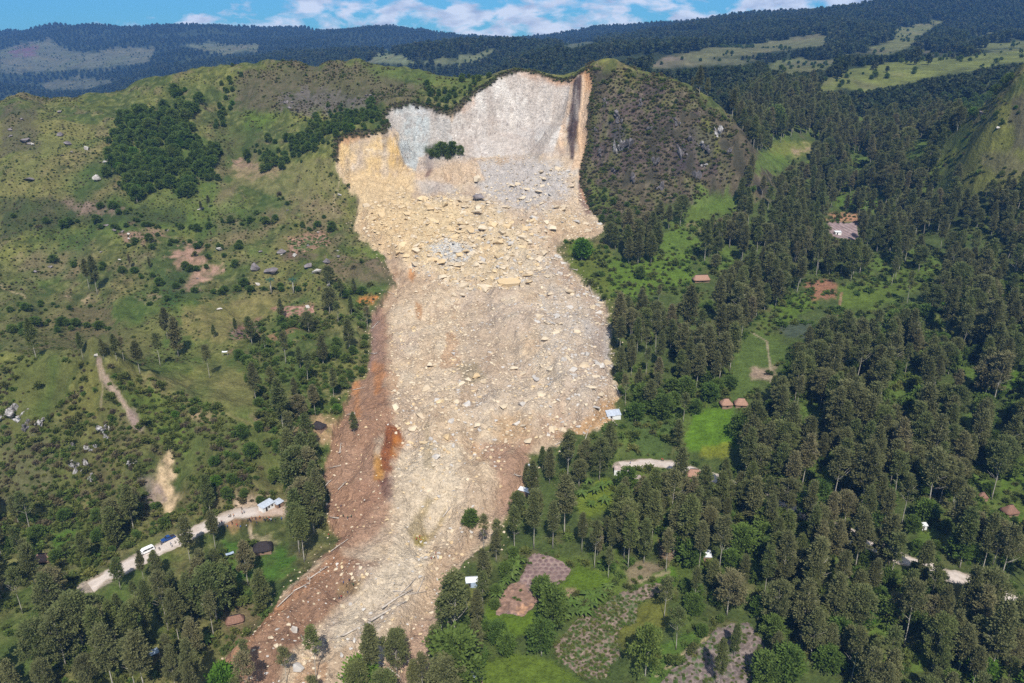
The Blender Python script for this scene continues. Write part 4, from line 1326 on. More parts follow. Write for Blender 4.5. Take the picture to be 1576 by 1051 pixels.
def make_tree(name, pair, loc, sc, rz, label, group, cat='tree', wide=1.0):
    r = empty(name, (loc[0], loc[1], loc[2]), rz)
    r.scale = (sc * wide, sc * wide, sc)
    tag(r, label, cat, group)
    c = link(bpy.data.objects.new('crown', pair[0]), r)
    t = link(bpy.data.objects.new('trunk', pair[1]), r)
    return r, c, t


PROT = []          # places the photo shows in the open: plants must not grow up in front of them


def hides(q, h):
    """does a plant of height h at q stand in front of such a place (as far as the photo shows)?"""
    for t in (1.0, 0.75, 0.5):
        u, v = project(q[0], q[1], q[2] + h * t)
        for pl, box_ in PROT:
            if box_[0] < u < box_[1] and box_[2] < v < box_[3] and inside(pl, np.array([u]), np.array([v]))[0]:
                return True
    return False


def fit(q, sc, H, lo=0.45):
    """largest scale up to sc that keeps the open places in view, or None"""
    while sc >= lo:
        if not hides(q, H * sc):
            return sc
        sc *= 0.86
    return None


def place_h(u, v, hpx):
    """place of a plant whose foot is seen at (u, v) and how tall it is for hpx photo pixels"""
    p = ground(u, v)
    d = ray(u, v)
    D = p[1] / d[1]
    cosd = math.hypot(d[0], d[1]) / np.linalg.norm(d)
    return p, hpx * D / F_PX / max(0.4, cosd)

# ------------------------------------------------------------------ tilled gardens (fine sheets laid on the land)
def garden(name, pts, cell, base, mound, groove, spacing, h, weeds=0.0, seed=1, rows=False, extra=None):
    q = [tuple(ground(*p)[:2]) for p in pts]
    x0, x1 = min(p[0] for p in q), max(p[0] for p in q)
    y0, y1 = min(p[1] for p in q), max(p[1] for p in q)
    nx, ny = int((x1 - x0) / cell) + 2, int((y1 - y0) / cell) + 2
    gx, gy = np.meshgrid(x0 + np.arange(nx) * cell, y0 + np.arange(ny) * cell)
    s = sdist(q, gx, gy) + 0.7 * fbm(gx, gy, 4, seed, 3)
    z = height(gx.ravel(), gy.ravel()).reshape(gx.shape)
    n0 = fbm(gx, gy, 2.2, seed + 8, 3)
    if rows:
        a = gx * math.cos(0.5) + gy * math.sin(0.5)
        m = 0.5 + 0.5 * np.sin(a * 2 * math.pi / spacing + 0.8 * fbm(gx, gy, 6, seed + 3, 2))
        m = m * (0.6 + 0.4 * vnoise(gx / 1.3, gy / 1.3, seed + 4))
    else:
        rowi = np.floor(gy / (spacing * 0.87))
        jx = gx + 0.5 * spacing * (rowi % 2) + 0.35 * fbm(gx, gy, 5, seed + 2, 2)
        cx = (np.floor(jx / spacing) + 0.5) * spacing
        cy = (rowi + 0.5) * spacing * 0.87
        if weeds:
            d1, cr = voro(gx + 0.4 * n0, gy + 0.3 * n0, spacing, seed + 9)
            m = sstep(0.72, 0.25, d1)
        else:
            jd = _hash(np.floor(jx / spacing), rowi, seed) - 0.5
            d = np.hypot(jx - cx + 0.5 * jd, gy - cy - 0.4 * jd + 0.25 * n0) / (spacing * (0.46 + 0.2 * jd))
            m = sstep(1.05, 0.5, d)
    n1, n2 = fbm(gx, gy, 1.2, seed + 5, 3), fbm(gx, gy, 6, seed + 6, 3)
    z = z + 0.16 + h * m + 0.05 * n1 - 0.16 * sstep(1.2, 0.0, s)
    col = np.array(groove)[None, None] * (1 - m[..., None]) + np.array(mound)[None, None] * m[..., None]
    w = sstep(0.0, 0.6, n2 + 0.2)[..., None] * 0.45
    col = col * (1 - w) + np.array(base) * w
    if weeds:
        wm = (sstep(0.62 - weeds, 0.75 - weeds, cr + 0.3 * n2 + 0.15 * n1) * (0.35 + 0.6 * m))[..., None].clip(0, 0.9)
        col = col * (1 - wm) + np.array((0.050, 0.085, 0.022)) * wm
    if extra:
        for epts, ec in extra:
            eq = [tuple(ground(*p)[:2]) for p in epts]
            em = sstep(-1, 1, sdist(eq, gx, gy) + n1)[..., None]
            col = col * (1 - em) + (np.array(ec) * (1 + 0.18 * n1[..., None])) * em
    col = np.clip(col * (1 + 0.16 * n1)[..., None], 0.01, 0.9)
    ii = np.arange(nx * ny).reshape(ny, nx)
    fq = np.stack([ii[:-1, :-1], ii[:-1, 1:], ii[1:, 1:], ii[1:, :-1]], -1).reshape(-1, 4)
    keep = (s.ravel()[fq].mean(1) > 0)
    used_v, inv = np.unique(fq[keep], return_inverse=True)
    co = np.stack([gx, gy, z], -1).reshape(-1, 3)[used_v]
    me = np_mesh(name, co, inv.reshape(-1), 4, M['soil'])
    ca = me.color_attributes.new('cover', 'FLOAT_COLOR', 'POINT')
    cc = np.concatenate([col.reshape(-1, 3)[used_v], np.ones((len(used_v), 1))], 1)
    ca.data.foreach_set('color', np.ascontiguousarray(cc, dtype=np.float32).ravel())
    o = link(bpy.data.objects.new(name, me))
    tag(o, kind='structure')
    return q


M['soil'] = ground_mat('dug_soil', 3.0, 0.8, 0.22, 0.25, 2.5)[0]
GARD = [
    garden('mounded_garden', [(811, 862), (822, 854), (836, 851), (868, 867), (878, 877), (871, 893), (845, 911), (823, 929), (806, 949), (790, 943), (762, 947), (770, 920), (785, 898), (802, 896), (804, 880)],
           0.28, (0.175, 0.120, 0.105), (0.155, 0.102, 0.098), (0.255, 0.185, 0.16), 2.3, 0.2, 0.0, 11,
           extra=[([(802, 897), (823, 918), (845, 913), (823, 930), (806, 949), (790, 943), (762, 947), (770, 920), (785, 898)], (0.215, 0.135, 0.100)), ([(797, 936), (824, 927), (806, 949), (796, 942)], (0.33, 0.19, 0.115))]),
    garden('mounded_garden', [(853, 994), (886, 957), (926, 930), (960, 913), (993, 900), (1023, 897), (1013, 914), (983, 930), (980, 960), (960, 964), (949, 977), (953, 1000), (956, 1014), (940, 1024), (933, 1047), (900, 1047), (883, 1030), (856, 1020)],
           0.28, (0.185, 0.140, 0.110), (0.13, 0.098, 0.074), (0.235, 0.178, 0.14), 1.35, 0.25, 0.05, 21),
    garden('mounded_garden', [(1017, 1047), (1063, 1004), (1090, 984), (1103, 967), (1126, 960), (1150, 958), (1172, 985), (1182, 1020), (1165, 1075), (1000, 1075)],
           0.28, (0.165, 0.128, 0.112), (0.12, 0.094, 0.083), (0.21, 0.165, 0.145), 1.35, 0.25, -0.2, 31),
    garden('mounded_garden', [(440, 372), (470, 364), (503, 361), (506, 380), (452, 391)], 0.6, (0.20, 0.12, 0.08), (0.15, 0.095, 0.06), (0.30, 0.185, 0.13), 2.6, 0.25, 0.25, 41),
    garden('mounded_garden', [(421, 475), (450, 470), (482, 471), (486, 484), (442, 491)], 0.5, (0.25, 0.135, 0.10), (0.20, 0.105, 0.075), (0.33, 0.20, 0.145), 2.2, 0.25, 0.1, 51),
    garden('mounded_garden', [(357, 506), (396, 494), (404, 512), (352, 526)], 0.5, (0.17, 0.10, 0.08), (0.13, 0.08, 0.06), (0.24, 0.15, 0.115), 2.2, 0.25, 0.15, 61),
    garden('mounded_garden', [(1276, 343), (1318, 344), (1322, 366), (1296, 372), (1280, 362)], 0.6, (0.22, 0.16, 0.155), (0.13, 0.095, 0.095), (0.30, 0.23, 0.22), 4.0, 0.4, 0.0, 71, rows=True),
]
FIELD_M = np.zeros(XX.shape, bool)
for q in GARD:
    sel = (XX > min(p[0] for p in q)) & (XX < max(p[0] for p in q)) & (YY > min(p[1] for p in q)) & (YY < max(p[1] for p in q))
    t = np.zeros(XX.shape, bool)
    t[sel] = inside(q, XX[sel], YY[sel])
    FIELD_M |= t

# ------------------------------------------------------------------ buildings
M['thatch_dark'] = plain('sooty_thatch', (0.030, 0.024, 0.024), 0.95, 0, 0.4, 3.0, 0.5)
M['thatch'] = plain('weathered_thatch', (0.29, 0.17, 0.12), 0.95, 0, 0.3, 3.0, 0.5)
M['thatch_brown'] = plain('brown_thatch', (0.19, 0.105, 0.075), 0.95, 0, 0.35, 3.0, 0.5)
M['wood'] = plain('woven_wall', (0.23, 0.15, 0.10), 0.9, 0, 0.3, 5.0)
M['door'] = plain('dark_doorway', (0.03, 0.022, 0.018), 0.9, 0, 0.2, 3.0)
M['paint'] = plain('white_paint', (0.66, 0.66, 0.64), 0.6, 0, 0.12, 1.0)
M['tin'] = plain('tin_sheet', (0.50, 0.54, 0.60), 0.45, 0.25, 0.18, 0.9)
M['tin_blue'] = plain('blue_tin', (0.30, 0.42, 0.62), 0.5, 0.2, 0.2, 0.9)
M['tin_white'] = plain('whitened_tin', (0.68, 0.69, 0.70), 0.5, 0.15, 0.12, 0.9)
M['tin_rust'] = plain('rusting_tin', (0.34, 0.27, 0.24), 0.7, 0.1, 0.35, 0.8)
M['tarp'] = plain('blue_tarpaulin', (0.10, 0.28, 0.62), 0.5, 0, 0.2, 1.0)
M['tarp_grey'] = plain('grey_tarpaulin', (0.30, 0.37, 0.46), 0.55, 0, 0.25, 1.0)


def box(x0, x1, y0, y1, z0, z1):
    v = [(x0, y0, z0), (x1, y0, z0), (x1, y1, z0), (x0, y1, z0), (x0, y0, z1), (x1, y0, z1), (x1, y1, z1), (x0, y1, z1)]
    f = [(0, 3, 2, 1), (4, 5, 6, 7), (0, 1, 5, 4), (1, 2, 6, 5), (2, 3, 7, 6), (3, 0, 4, 7)]
    return v, f


def hip_roof(w, d, z, h, ov, rl, th=0.28, sag=0.15):
    """thatched roof with thickness: ridge of length rl, eaves drooping"""
    nu = 28
    vs, fs = [], []

    def ring(k, zz, jit):
        rr = random.Random(int(k * 100))
        out = []
        for i in range(nu):
            a = 2 * math.pi * i / nu
            cx, cy = math.cos(a), math.sin(a)
            m = max(abs(cx), abs(cy)) ** 0.8
            ex, ey = cx / m * (w / 2 + ov), cy / m * (d / 2 + ov)
            rx, ry = max(-rl / 2, min(rl / 2, ex)), 0.0
            out.append((rx + (ex - rx) * k, ry + (ey - ry) * k, zz + rr.uniform(-jit, jit)))
        return out
    levels = [(1.0, z - 0.25 - th), (1.03, z - 0.25), (0.7, z + h * 0.24 - sag), (0.38, z + h * 0.58 - sag * 0.5), (0.10, z + h * 0.92), (0.0, z + h)]
    for k, zz in levels:
        vs += ring(k, zz, 0.05)
    for r in range(len(levels) - 1):
        for i in range(nu):
            j = (i + 1) % nu
            fs.append((r * nu + i, r * nu + j, (r + 1) * nu + j, (r + 1) * nu + i))
    fs.append(tuple(range(nu))[::-1])
    return vs, fs


def hut(name, u, v, wpx, rz, mat, label, d_ratio=0.8, rh=0.42, ridge=0.35, wall_h=1.5, group=None, yard=True):
    p = ground(u, v)
    D = p[1] / ray(u, v)[1]
    w = wpx * D / F_PX
    d = w * d_ratio
    r = empty(name, (p[0], p[1], p[2]), rz)
    tag(r, label, 'hut', group)
    W2, D2 = w * 0.42, d * 0.42
    wv = merge([box(-W2, W2, -D2, -D2 + .18, -1.6, wall_h), box(-W2, W2, D2 - .18, D2, -1.6, wall_h), box(-W2, -W2 + .18, -D2 + .18, D2 - .18, -1.6, wall_h), box(W2 - .18, W2, -D2 + .18, D2 - .18, -1.6, wall_h)])
    link(bpy.data.objects.new('wall', py_mesh('wall', wv[0], wv[1], M['wood'])), r)
    dv = box(-0.45, 0.45, -D2 - .06, -D2 - .003, 0.05, wall_h - 0.12)
    link(bpy.data.objects.new('door', py_mesh('door', dv[0], dv[1], M['door'])), r)
    hv = hip_roof(w * 0.84, d * 0.84, wall_h + 0.25, w * rh, w * 0.08, w * ridge)
    ro = link(bpy.data.objects.new('roof', py_mesh('roof', hv[0], hv[1], M[mat], True)), r)
    if ridge > 0.12:
        cv = tube([(-w * ridge / 2 - .2, 0, wall_h + .25 + w * rh), (0, 0, wall_h + .33 + w * rh), (w * ridge / 2 + .2, 0, wall_h + .25 + w * rh)], [.16, .2, .16], 8)
        link(bpy.data.objects.new('ridge_cap', py_mesh('ridge_cap', cv[0], cv[1], M['thatch_dark'], True)), ro)
    clear_xy.append((p[0], p[1], w * 0.75))
    return r


def corrugated(w, d, z0, z1, th=0.03, n=None, overhang=0.3, crumple=0.0, seed=0):
    """one sloping corrugated sheet: low edge at -y (z0), high at +y (z1)"""
    n = n or max(12, int(w / 0.22))
    rr = random.Random(seed)
    vs, fs = [], []
    rows = 5
    wob = [[rr.uniform(-crumple, crumple) for _ in range(n // 4 + 2)] for _ in range(rows)]
    for r in range(rows):
        t = r / (rows - 1)
        y = -d / 2 - overhang + (d + 2 * overhang) * t
        for i in range(n + 1):
            x = -w / 2 - overhang + (w + 2 * overhang) * i / n
            z = z0 + (z1 - z0) * t + 0.035 * (1 if i % 2 else -1) + wob[r][i // 4]
            vs.append((x, y, z))
    m = len(vs)
    vs += [(a, b, c - th) for a, b, c in vs]
    k = n + 1
    for r in range(rows - 1):
        for i in range(n):
            q = (r * k + i, r * k + i + 1, (r + 1) * k + i + 1, (r + 1) * k + i)
            fs.append(q)
            fs.append(tuple(m + a for a in q[::-1]))
    for i in range(n):
        fs.append((i + 1, i, m + i, m + i + 1))
        a = (rows - 1) * k
        fs.append((a + i, a + i + 1, m + a + i + 1, m + a + i))
    for r in range(rows - 1):
        fs.append((r * k, (r + 1) * k, m + (r + 1) * k, m + r * k))
        b = n
        fs.append(((r + 1) * k + b, r * k + b, m + r * k + b, m + (r + 1) * k + b))
    return vs, fs


def shed(name, u, v, wpx, rz, roof_m, wall_m, label, d_ratio=0.6, hlo=2.1, hhi=2.7, gable=False, crumple=0.02, cat='shed', tilt=(0, 0), windows=0, drop=0.0, group=None):
    p = ground(u, v)
    D = p[1] / ray(u, v)[1]
    w = wpx * D / F_PX
    d = w * d_ratio
    r = empty(name, (p[0], p[1], p[2] - drop), rz)
    r.rotation_euler = (tilt[0], tilt[1], rz)
    tag(r, label, cat, group)
    hs = hlo
    wv = merge([box(-w / 2, w / 2, -d / 2, -d / 2 + .1, -1.6, hs - .06), box(-w / 2, w / 2, d / 2 - .1, d / 2, -1.6, (hs if gable else hhi) - .09), box(-w / 2, -w / 2 + .1, -d / 2 + .1, d / 2 - .1, -1.6, hs - .06), box(w / 2 - .1, w / 2, -d / 2 + .1, d / 2 - .1, -1.6, hs - .06)])
    link(bpy.data.objects.new('wall', py_mesh('wall', wv[0], wv[1], M[wall_m])), r)
    dv = box(-w * 0.3, -w * 0.3 + min(0.9, w * .25), -d / 2 - .05, -d / 2 - .003, 0.05, 1.85)
    link(bpy.data.objects.new('door', py_mesh('door', dv[0], dv[1], M['door'])), r)
    for k in range(windows):
        x = w * (0.0 + 0.28 * k)
        fv = box(x - .4, x + .4, -d / 2 - .04, -d / 2 - .003, 0.95, 1.7)
        link(bpy.data.objects.new('window', py_mesh('window', fv[0], fv[1], M['door'])), r)
    if gable:
        a = corrugated(w, d / 2, hs, hs + d * 0.28, crumple=crumple, overhang=0.0, seed=int(u))
        a = ([(x, y - d / 4 - .02, z) for x, y, z in a[0]], a[1])
        b = ([(x, -y, z) for x, y, z in a[0]], [f[::-1] for f in a[1]])
        rv = merge([a, b])
    else:
        rv = corrugated(w, d, hs, hhi, crumple=crumple, seed=int(u))
    link(bpy.data.objects.new('roof', py_mesh('roof', rv[0], rv[1], M[roof_m])), r)
    clear_xy.append((p[0], p[1], max(w, d) * 0.7))
    return r


def road_dir(u, v):
    a, b = ground(u - 6, v + 3), ground(u + 6, v - 3)
    return math.atan2(b[1] - a[1], b[0] - a[0])


hut('thatched_hut', 405, 846, 29, 0.28, 'thatch_dark', 'black hip-roofed hut in a bare yard just below the crowded road', 0.85, 0.28, 0.45, 1.3)
hut('thatched_hut', 491, 659, 21, -0.45, 'thatch_dark', 'small black-roofed hut on an orange earth yard left of the landslide', 0.85, 0.28, 0.42, 1.3)
hut('thatched_hut', 1117, 624, 19, 0.1, 'thatch', 'left one of two tan thatched huts above a bright green clearing', 0.9, 0.36, 0.3, 1.3)
hut('thatched_hut', 1140, 624, 21, -0.1, 'thatch', 'right one of two tan thatched huts above a bright green clearing', 0.8, 0.36, 0.4, 1.3)
hut('thatched_hut', 69, 864, 27, 0.15, 'thatch', 'tan thatched hut among trees at the left edge below the grassy knob', 0.6, 0.30, 0.6, 1.3)
hut('thatched_hut', 362, 957, 28, 0.35, 'thatch_brown', 'sagging brown thatched hut beside the left edge of the landslide toe', 0.6, 0.26, 0.6, 1.0)
hut('thatched_hut', 1068, 733, 24, -0.1, 'thatch', 'pale thatched hut between trees just below the right-hand road end', 0.7, 0.32, 0.5, 1.2)
hut('thatched_hut', 1079, 432, 27, 0.1, 'thatch', 'long tan thatched hut at the edge of the upper right forest', 0.5, 0.22, 0.7, 1.2)
hut('thatched_hut', 1553, 790, 24, 0.2, 'thatch_brown', 'brown thatched hut among trees near the right edge of the photo', 0.8, 0.40, 0.2, 1.3)
hut('thatched_hut', 1511, 768, 15, 0.0, 'thatch_brown', 'small brown hut roof poking out left of the larger brown hut', 0.8, 0.45, 0.15, 1.3)
rd = road_dir(410, 787)
shed('roadside_shed', 411, 783, 22, rd, 'tin', 'paint', 'tin-roofed roadside shed with a white wall above the crowd of people', 0.5, 2.3, 2.9, windows=2, cat='shed')
shed('roadside_shed', 429, 779, 12, rd, 'tin', 'wood', 'smaller tin-roofed shed against the right end of the white-walled shed', 0.8, 2.1, 2.6, cat='shed')
shed('tin_house', 944, 641, 20, 0.12, 'tin', 'paint', 'damaged pale tin-roofed house at the right edge of the debris', 0.7, 1.8, 2.5, crumple=0.12, cat='house', tilt=(0.05, -0.08))
shed('tin_house', 817, 723, 16, -0.1, 'tin', 'wood', 'crumpled grey tin roof at the right edge of the lower debris', 0.7, 1.4, 1.8, crumple=0.22, cat='house', tilt=(0.06, 0.1), drop=0.3)
shed('tin_house', 817, 738, 15, 0.1, 'tin_rust', 'wood', 'rusty brown roof just below the crumpled grey tin roof', 0.7, 1.6, 2.0, crumple=0.1, cat='house')
shed('tin_house', 808, 760, 9, 1.15, 'tin_white', 'wood', 'narrow white tin roof between debris and trees, below the rusty roof', 1.9, 1.9, 2.3, crumple=0.08, cat='house')
shed('tin_house', 726, 899, 19, 0.1, 'tin_white', 'tarp_grey', 'bluish white tin-roofed house half hidden by trees left of the purple garden', 0.8, 2.1, 2.8, gable=True, cat='house')
shed('tin_house', 734, 1046, 18, 0.05, 'tin', 'wood', 'pale tin-roofed house at the bottom edge beside a green lawn', 0.8, 2.1, 2.8, gable=True, crumple=0.05, cat='house')
shed('tin_house', 957, 727, 24, -0.1, 'tin_rust', 'paint', 'white-walled house with a brown roof at the right-hand road end', 0.6, 2.1, 2.9, gable=True, windows=1, cat='house')
shed('tin_house', 978, 742, 17, 0.2, 'tin_rust', 'door', 'low dark-walled shed below the white-walled house', 0.7, 1.7, 2.2, cat='shed')
shed('tin_house', 1083, 861, 19, -0.05, 'tin_white', 'wood', 'whitish flat-roofed shed alone in the wood right of the tilled gardens', 0.7, 2.4, 2.9, cat='shed')
shed('tin_house', 1308, 842, 9, 0.3, 'tin_blue', 'wood', 'small bright blue roof deep in the right-hand forest', 0.9, 2.4, 3.0, cat='shed')
shed('tin_house', 1358, 861, 18, -0.1, 'tin_blue', 'wood', 'long grey-blue roof deep in the right-hand forest', 0.5, 2.4, 2.9, cat='shed')
shed('tin_house', 1289, 361, 9, 0.0, 'tin_white', 'paint', 'tiny white shed beside the striped garden in the upper right forest', 0.7, 2.2, 2.7, cat='shed')
shed('tin_house', 1421, 815, 7, 0.0, 'tin_white', 'paint', 'tiny white roof in a green gap of the right-hand forest', 0.8, 2.2, 2.7, cat='shed')


def tarp(u, v, wpx, rz, mat, label, h=1.9, ratio=0.8):
    """sheet slung over four poles"""
    p = ground(u, v)
    D = p[1] / ray(u, v)[1]
    w = wpx * D / F_PX
    d = w * ratio
    r = empty('tarp_shelter', tuple(p), rz)
    tag(r, label, 'shelter')
    n = 10
    vs, fs = [], []
    for s in (0, -0.02):
        for j in range(n + 1):
            for i in range(n + 1):
                x, y = -w / 2 + w * i / n, -d / 2 + d * j / n
                tx, ty = 2 * i / n - 1, 2 * j / n - 1
                vs.append((x, y, h + 0.35 * (1 - abs(ty)) - 0.18 * (1 - tx * tx) + s))
    k = (n + 1) ** 2
    for j in range(n):
        for i in range(n):
            q = (j * (n + 1) + i, j * (n + 1) + i + 1, (j + 1) * (n + 1) + i + 1, (j + 1) * (n + 1) + i)
            fs += [q, tuple(k + a for a in q[::-1])]
    link(bpy.data.objects.new('sheet', py_mesh('sheet', vs, fs, M[mat], True)), r)
    for sx in (-1, 1):
        for sy in (-1, 1):
            tv = tube([(sx * w * .48, sy * d * .46, -0.8), (sx * w * .48, sy * d * .46, h + .02)], [.06, .05], 6)
            link(bpy.data.objects.new('pole', py_mesh('pole', tv[0], tv[1], M['deadwood'], True)), r)
    clear_xy.append((p[0], p[1], w * 0.6))


tarp(236, 1010, 17, 0.6, 'tarp_grey', 'grey-blue tarpaulin shelter in a gap of the bottom left wood', 1.9)
tarp(354, 856, 12, 0.6, 'tarp_grey', 'small grey tarpaulin shelter left of the black-roofed hut by the road', 1.4, 0.5)
tarp(347, 548, 8, 0.1, 'tin_white', 'small white awning standing alone on the left terrace below a tilled plot', 2.6, 0.6)

# ------------------------------------------------------------------ vehicles on the road
M['car_white'] = plain('white_car_paint', (0.78, 0.78, 0.78), 0.3, 0, 0.03)
M['car_blue'] = plain('blue_car_paint', (0.02, 0.06, 0.20), 0.3, 0, 0.08)
M['glass'] = plain('dark_glass', (0.02, 0.025, 0.03), 0.12, 0, 0.1)
M['rubber'] = plain('tyre_rubber', (0.02, 0.02, 0.02), 0.9)
M['steel'] = plain('wheel_steel', (0.45, 0.45, 0.46), 0.4, 0.6)
M['lamp'] = plain('lamp_lens', (0.75, 0.72, 0.6), 0.2)


def car_body(prof, w, tuck, belt):
    """closed side profile (x, z) swept across the width; narrower above the belt line"""
    vs, fs = [], []
    n = len(prof)
    for fy, ins_ in ((-1, 0.06), (-1, 0.0), (1, 0.0), (1, 0.06)):
        for x, z in prof:
            k = 1 - tuck * max(0, (z - belt))
            cx, cz = 0.0, belt
            xx = x * (1 - 0.02 * (ins_ > 0))
            zz = z - (0.05 if ins_ > 0 and z > belt else 0)
            vs.append((xx, fy * (w / 2 - ins_) * k, zz))
    for r in range(3):
        for i in range(n):
            j = (i + 1) % n
            fs.append((r * n + i, r * n + j, (r + 1) * n + j, (r + 1) * n + i))
    fs.append(tuple(range(n))[::-1])
    fs.append(tuple(3 * n + i for i in range(n)))
    return vs, fs


def side_panel(pts, y, t=0.012):
    n = len(pts)
    vs = [(x, y, z) for x, z in pts] + [(x, y + t, z) for x, z in pts]
    fs = [tuple(range(n)), tuple(range(2 * n - 1, n - 1, -1))] + [(i, n + i, n + (i + 1) % n, (i + 1) % n) for i in range(n)]
    return vs, fs


def wheel(parent, x, y, r_=0.34, wd=0.22):
    def disc(rr, y0, y1, n=20):
        vs = [(rr * math.cos(2 * math.pi * k / n), y0, rr * math.sin(2 * math.pi * k / n)) for k in range(n)] + [(rr * math.cos(2 * math.pi * k / n), y1, rr * math.sin(2 * math.pi * k / n)) for k in range(n)]
        fs = [tuple(range(n)), tuple(range(2 * n - 1, n - 1, -1))] + [(k, n + k, n + (k + 1) % n, (k + 1) % n) for k in range(n)]
        return vs, fs
    e = empty('wheel', (x, y, r_))
    e.parent = parent
    v, f = disc(r_, -wd / 2, wd / 2)
    link(bpy.data.objects.new('tyre', py_mesh('tyre', v, f, M['rubber'])), e)
    s = 1 if y > 0 else -1
    v, f = disc(r_ * 0.6, min(s * wd / 2, s * (wd / 2 + .02)), max(s * wd / 2, s * (wd / 2 + .02)))
    link(bpy.data.objects.new('rim', py_mesh('rim', v, f, M['steel'])), e)


def vehicle(name, u, v, kind, paint, label, cat, L=4.9, Wd=1.75, off=0.0):
    p = ground(u, v)
    rz = road_dir(u, v) + off
    r = empty(name, tuple(p + np.array((0, 0, 0.05))), rz + math.pi)
    tag(r, label, cat)
    h = L / 2
    if kind == 'van':
        prof = [(-h, .35), (-h, 1.0), (-h + .12, 1.9), (-h + .45, 2.02), (h - 1.75, 2.02), (h - 1.35, 1.95), (h - .55, 1.18), (h - .1, 1.0), (h, .75), (h, .35)]
        glass = [[(-h + .35, 1.2), (-h + .42, 1.78), (-h + 1.4, 1.82), (-h + 1.4, 1.2)], [(-h + 1.5, 1.2), (-h + 1.5, 1.82), (-h + 2.6, 1.82), (-h + 2.6, 1.2)], [(-h + 2.7, 1.2), (-h + 2.7, 1.82), (h - 1.45, 1.8), (h - .9, 1.25)]]
        ws = [(h - 1.33, 1.90), (h - .60, 1.20)]
        tuck, belt = 0.12, 1.15
    else:
        prof = [(-h, .45), (-h, 1.05), (-h + 1.75, 1.05), (-h + 1.8, 1.70), (-h + 2.0, 1.78), (h - 2.1, 1.78), (h - 1.45, 1.12), (h - .2, 1.0), (h, .85), (h, .45)]
        glass = [[(-h + 1.95, 1.15), (-h + 2.0, 1.62), (-h + 2.5, 1.64), (-h + 2.5, 1.15)], [(-h + 2.58, 1.15), (-h + 2.58, 1.64), (h - 2.18, 1.64), (h - 1.72, 1.17)]]
        ws = [(h - 2.06, 1.74), (h - 1.48, 1.15)]
        tuck, belt = 0.16, 1.1
    bv = car_body(prof, Wd, tuck, belt)
    body = link(bpy.data.objects.new('body', py_mesh('body', bv[0], bv[1], M[paint])), r)
    md = body.modifiers.new('soft_edges', 'BEVEL')
    md.width, md.segments, md.limit_method = 0.05, 2, 'ANGLE'
    for g in glass:
        for s in (-1, 1):
            k = 1 - tuck * 0.45
            vv = side_panel(g, s * (Wd / 2 * k) + (0.0 if s > 0 else -0.012))
            link(bpy.data.objects.new('window', py_mesh('window', vv[0], vv[1], M['glass'])), r)
    (xa, za), (xb, zb) = ws
    e = 0.03
    wv = ([(xb + e, -Wd * .42, zb), (xb + e, Wd * .42, zb), (xa + e, Wd * .36, za), (xa + e, -Wd * .36, za), (xb, -Wd * .42, zb - .02), (xb, Wd * .42, zb - .02), (xa, Wd * .36, za - .02), (xa, -Wd * .36, za - .02)],
          [(0, 1, 2, 3), (7, 6, 5, 4), (0, 4, 5, 1), (1, 5, 6, 2), (2, 6, 7, 3), (3, 7, 4, 0)])
    link(bpy.data.objects.new('windscreen', py_mesh('windscreen', wv[0], wv[1], M['glass'])), r)
    for s in (-1, 1):
        hv = box(h - .01, h + .03, s * Wd * .36 - .16, s * Wd * .36 + .16, .68, .86)
        link(bpy.data.objects.new('headlight', py_mesh('headlight', hv[0], hv[1], M['lamp'])), r)
        for x in (-h + .85, h - .85):
            wheel(r, x, s * (Wd / 2 - .1))
    bv = box(h, h + .1, -Wd * .46, Wd * .46, .36, .56)
    link(bpy.data.objects.new('bumper', py_mesh('bumper', bv[0], bv[1], M['rubber'] if kind != 'van' else M['car_white'])), r)
    if kind != 'van':
        tv = box(-h + .1, -h + 1.65, -Wd * .42, Wd * .42, 1.052, 1.06)
        link(bpy.data.objects.new('load_bed', py_mesh('load_bed', tv[0], tv[1], M['door'])), r)
    clear_xy.append((p[0], p[1], 6.5))
    return r


vehicle('minibus', 226, 850, 'van', 'car_white', 'white minibus parked on the pale road at the lower left', 'minibus', 5.4, 1.9)
vehicle('pickup_truck', 259, 831, 'pickup', 'car_blue', 'dark blue pickup truck parked on the road ahead of the white minibus', 'pickup', 5.1, 1.8)

# ------------------------------------------------------------------ people (one skinned body per pose)
M['skin'] = plain('brown_skin', (0.085, 0.045, 0.028), 0.7, 0, 0.1)
M['hair'] = plain('black_hair', (0.012, 0.010, 0.009), 0.9)
CLOTH = {}
for nm, c in (('white', (.65, .65, .63)), ('red', (.42, .05, .04)), ('navy', (.03, .04, .10)), ('black', (.02, .02, .022)), ('orange', (.60, .22, .04)), ('green', (.05, .12, .06)), ('khaki', (.26, .20, .12)), ('blue', (.06, .16, .42))):
    CLOTH[nm] = plain(nm + '_cloth', c, 0.85, 0, 0.15)


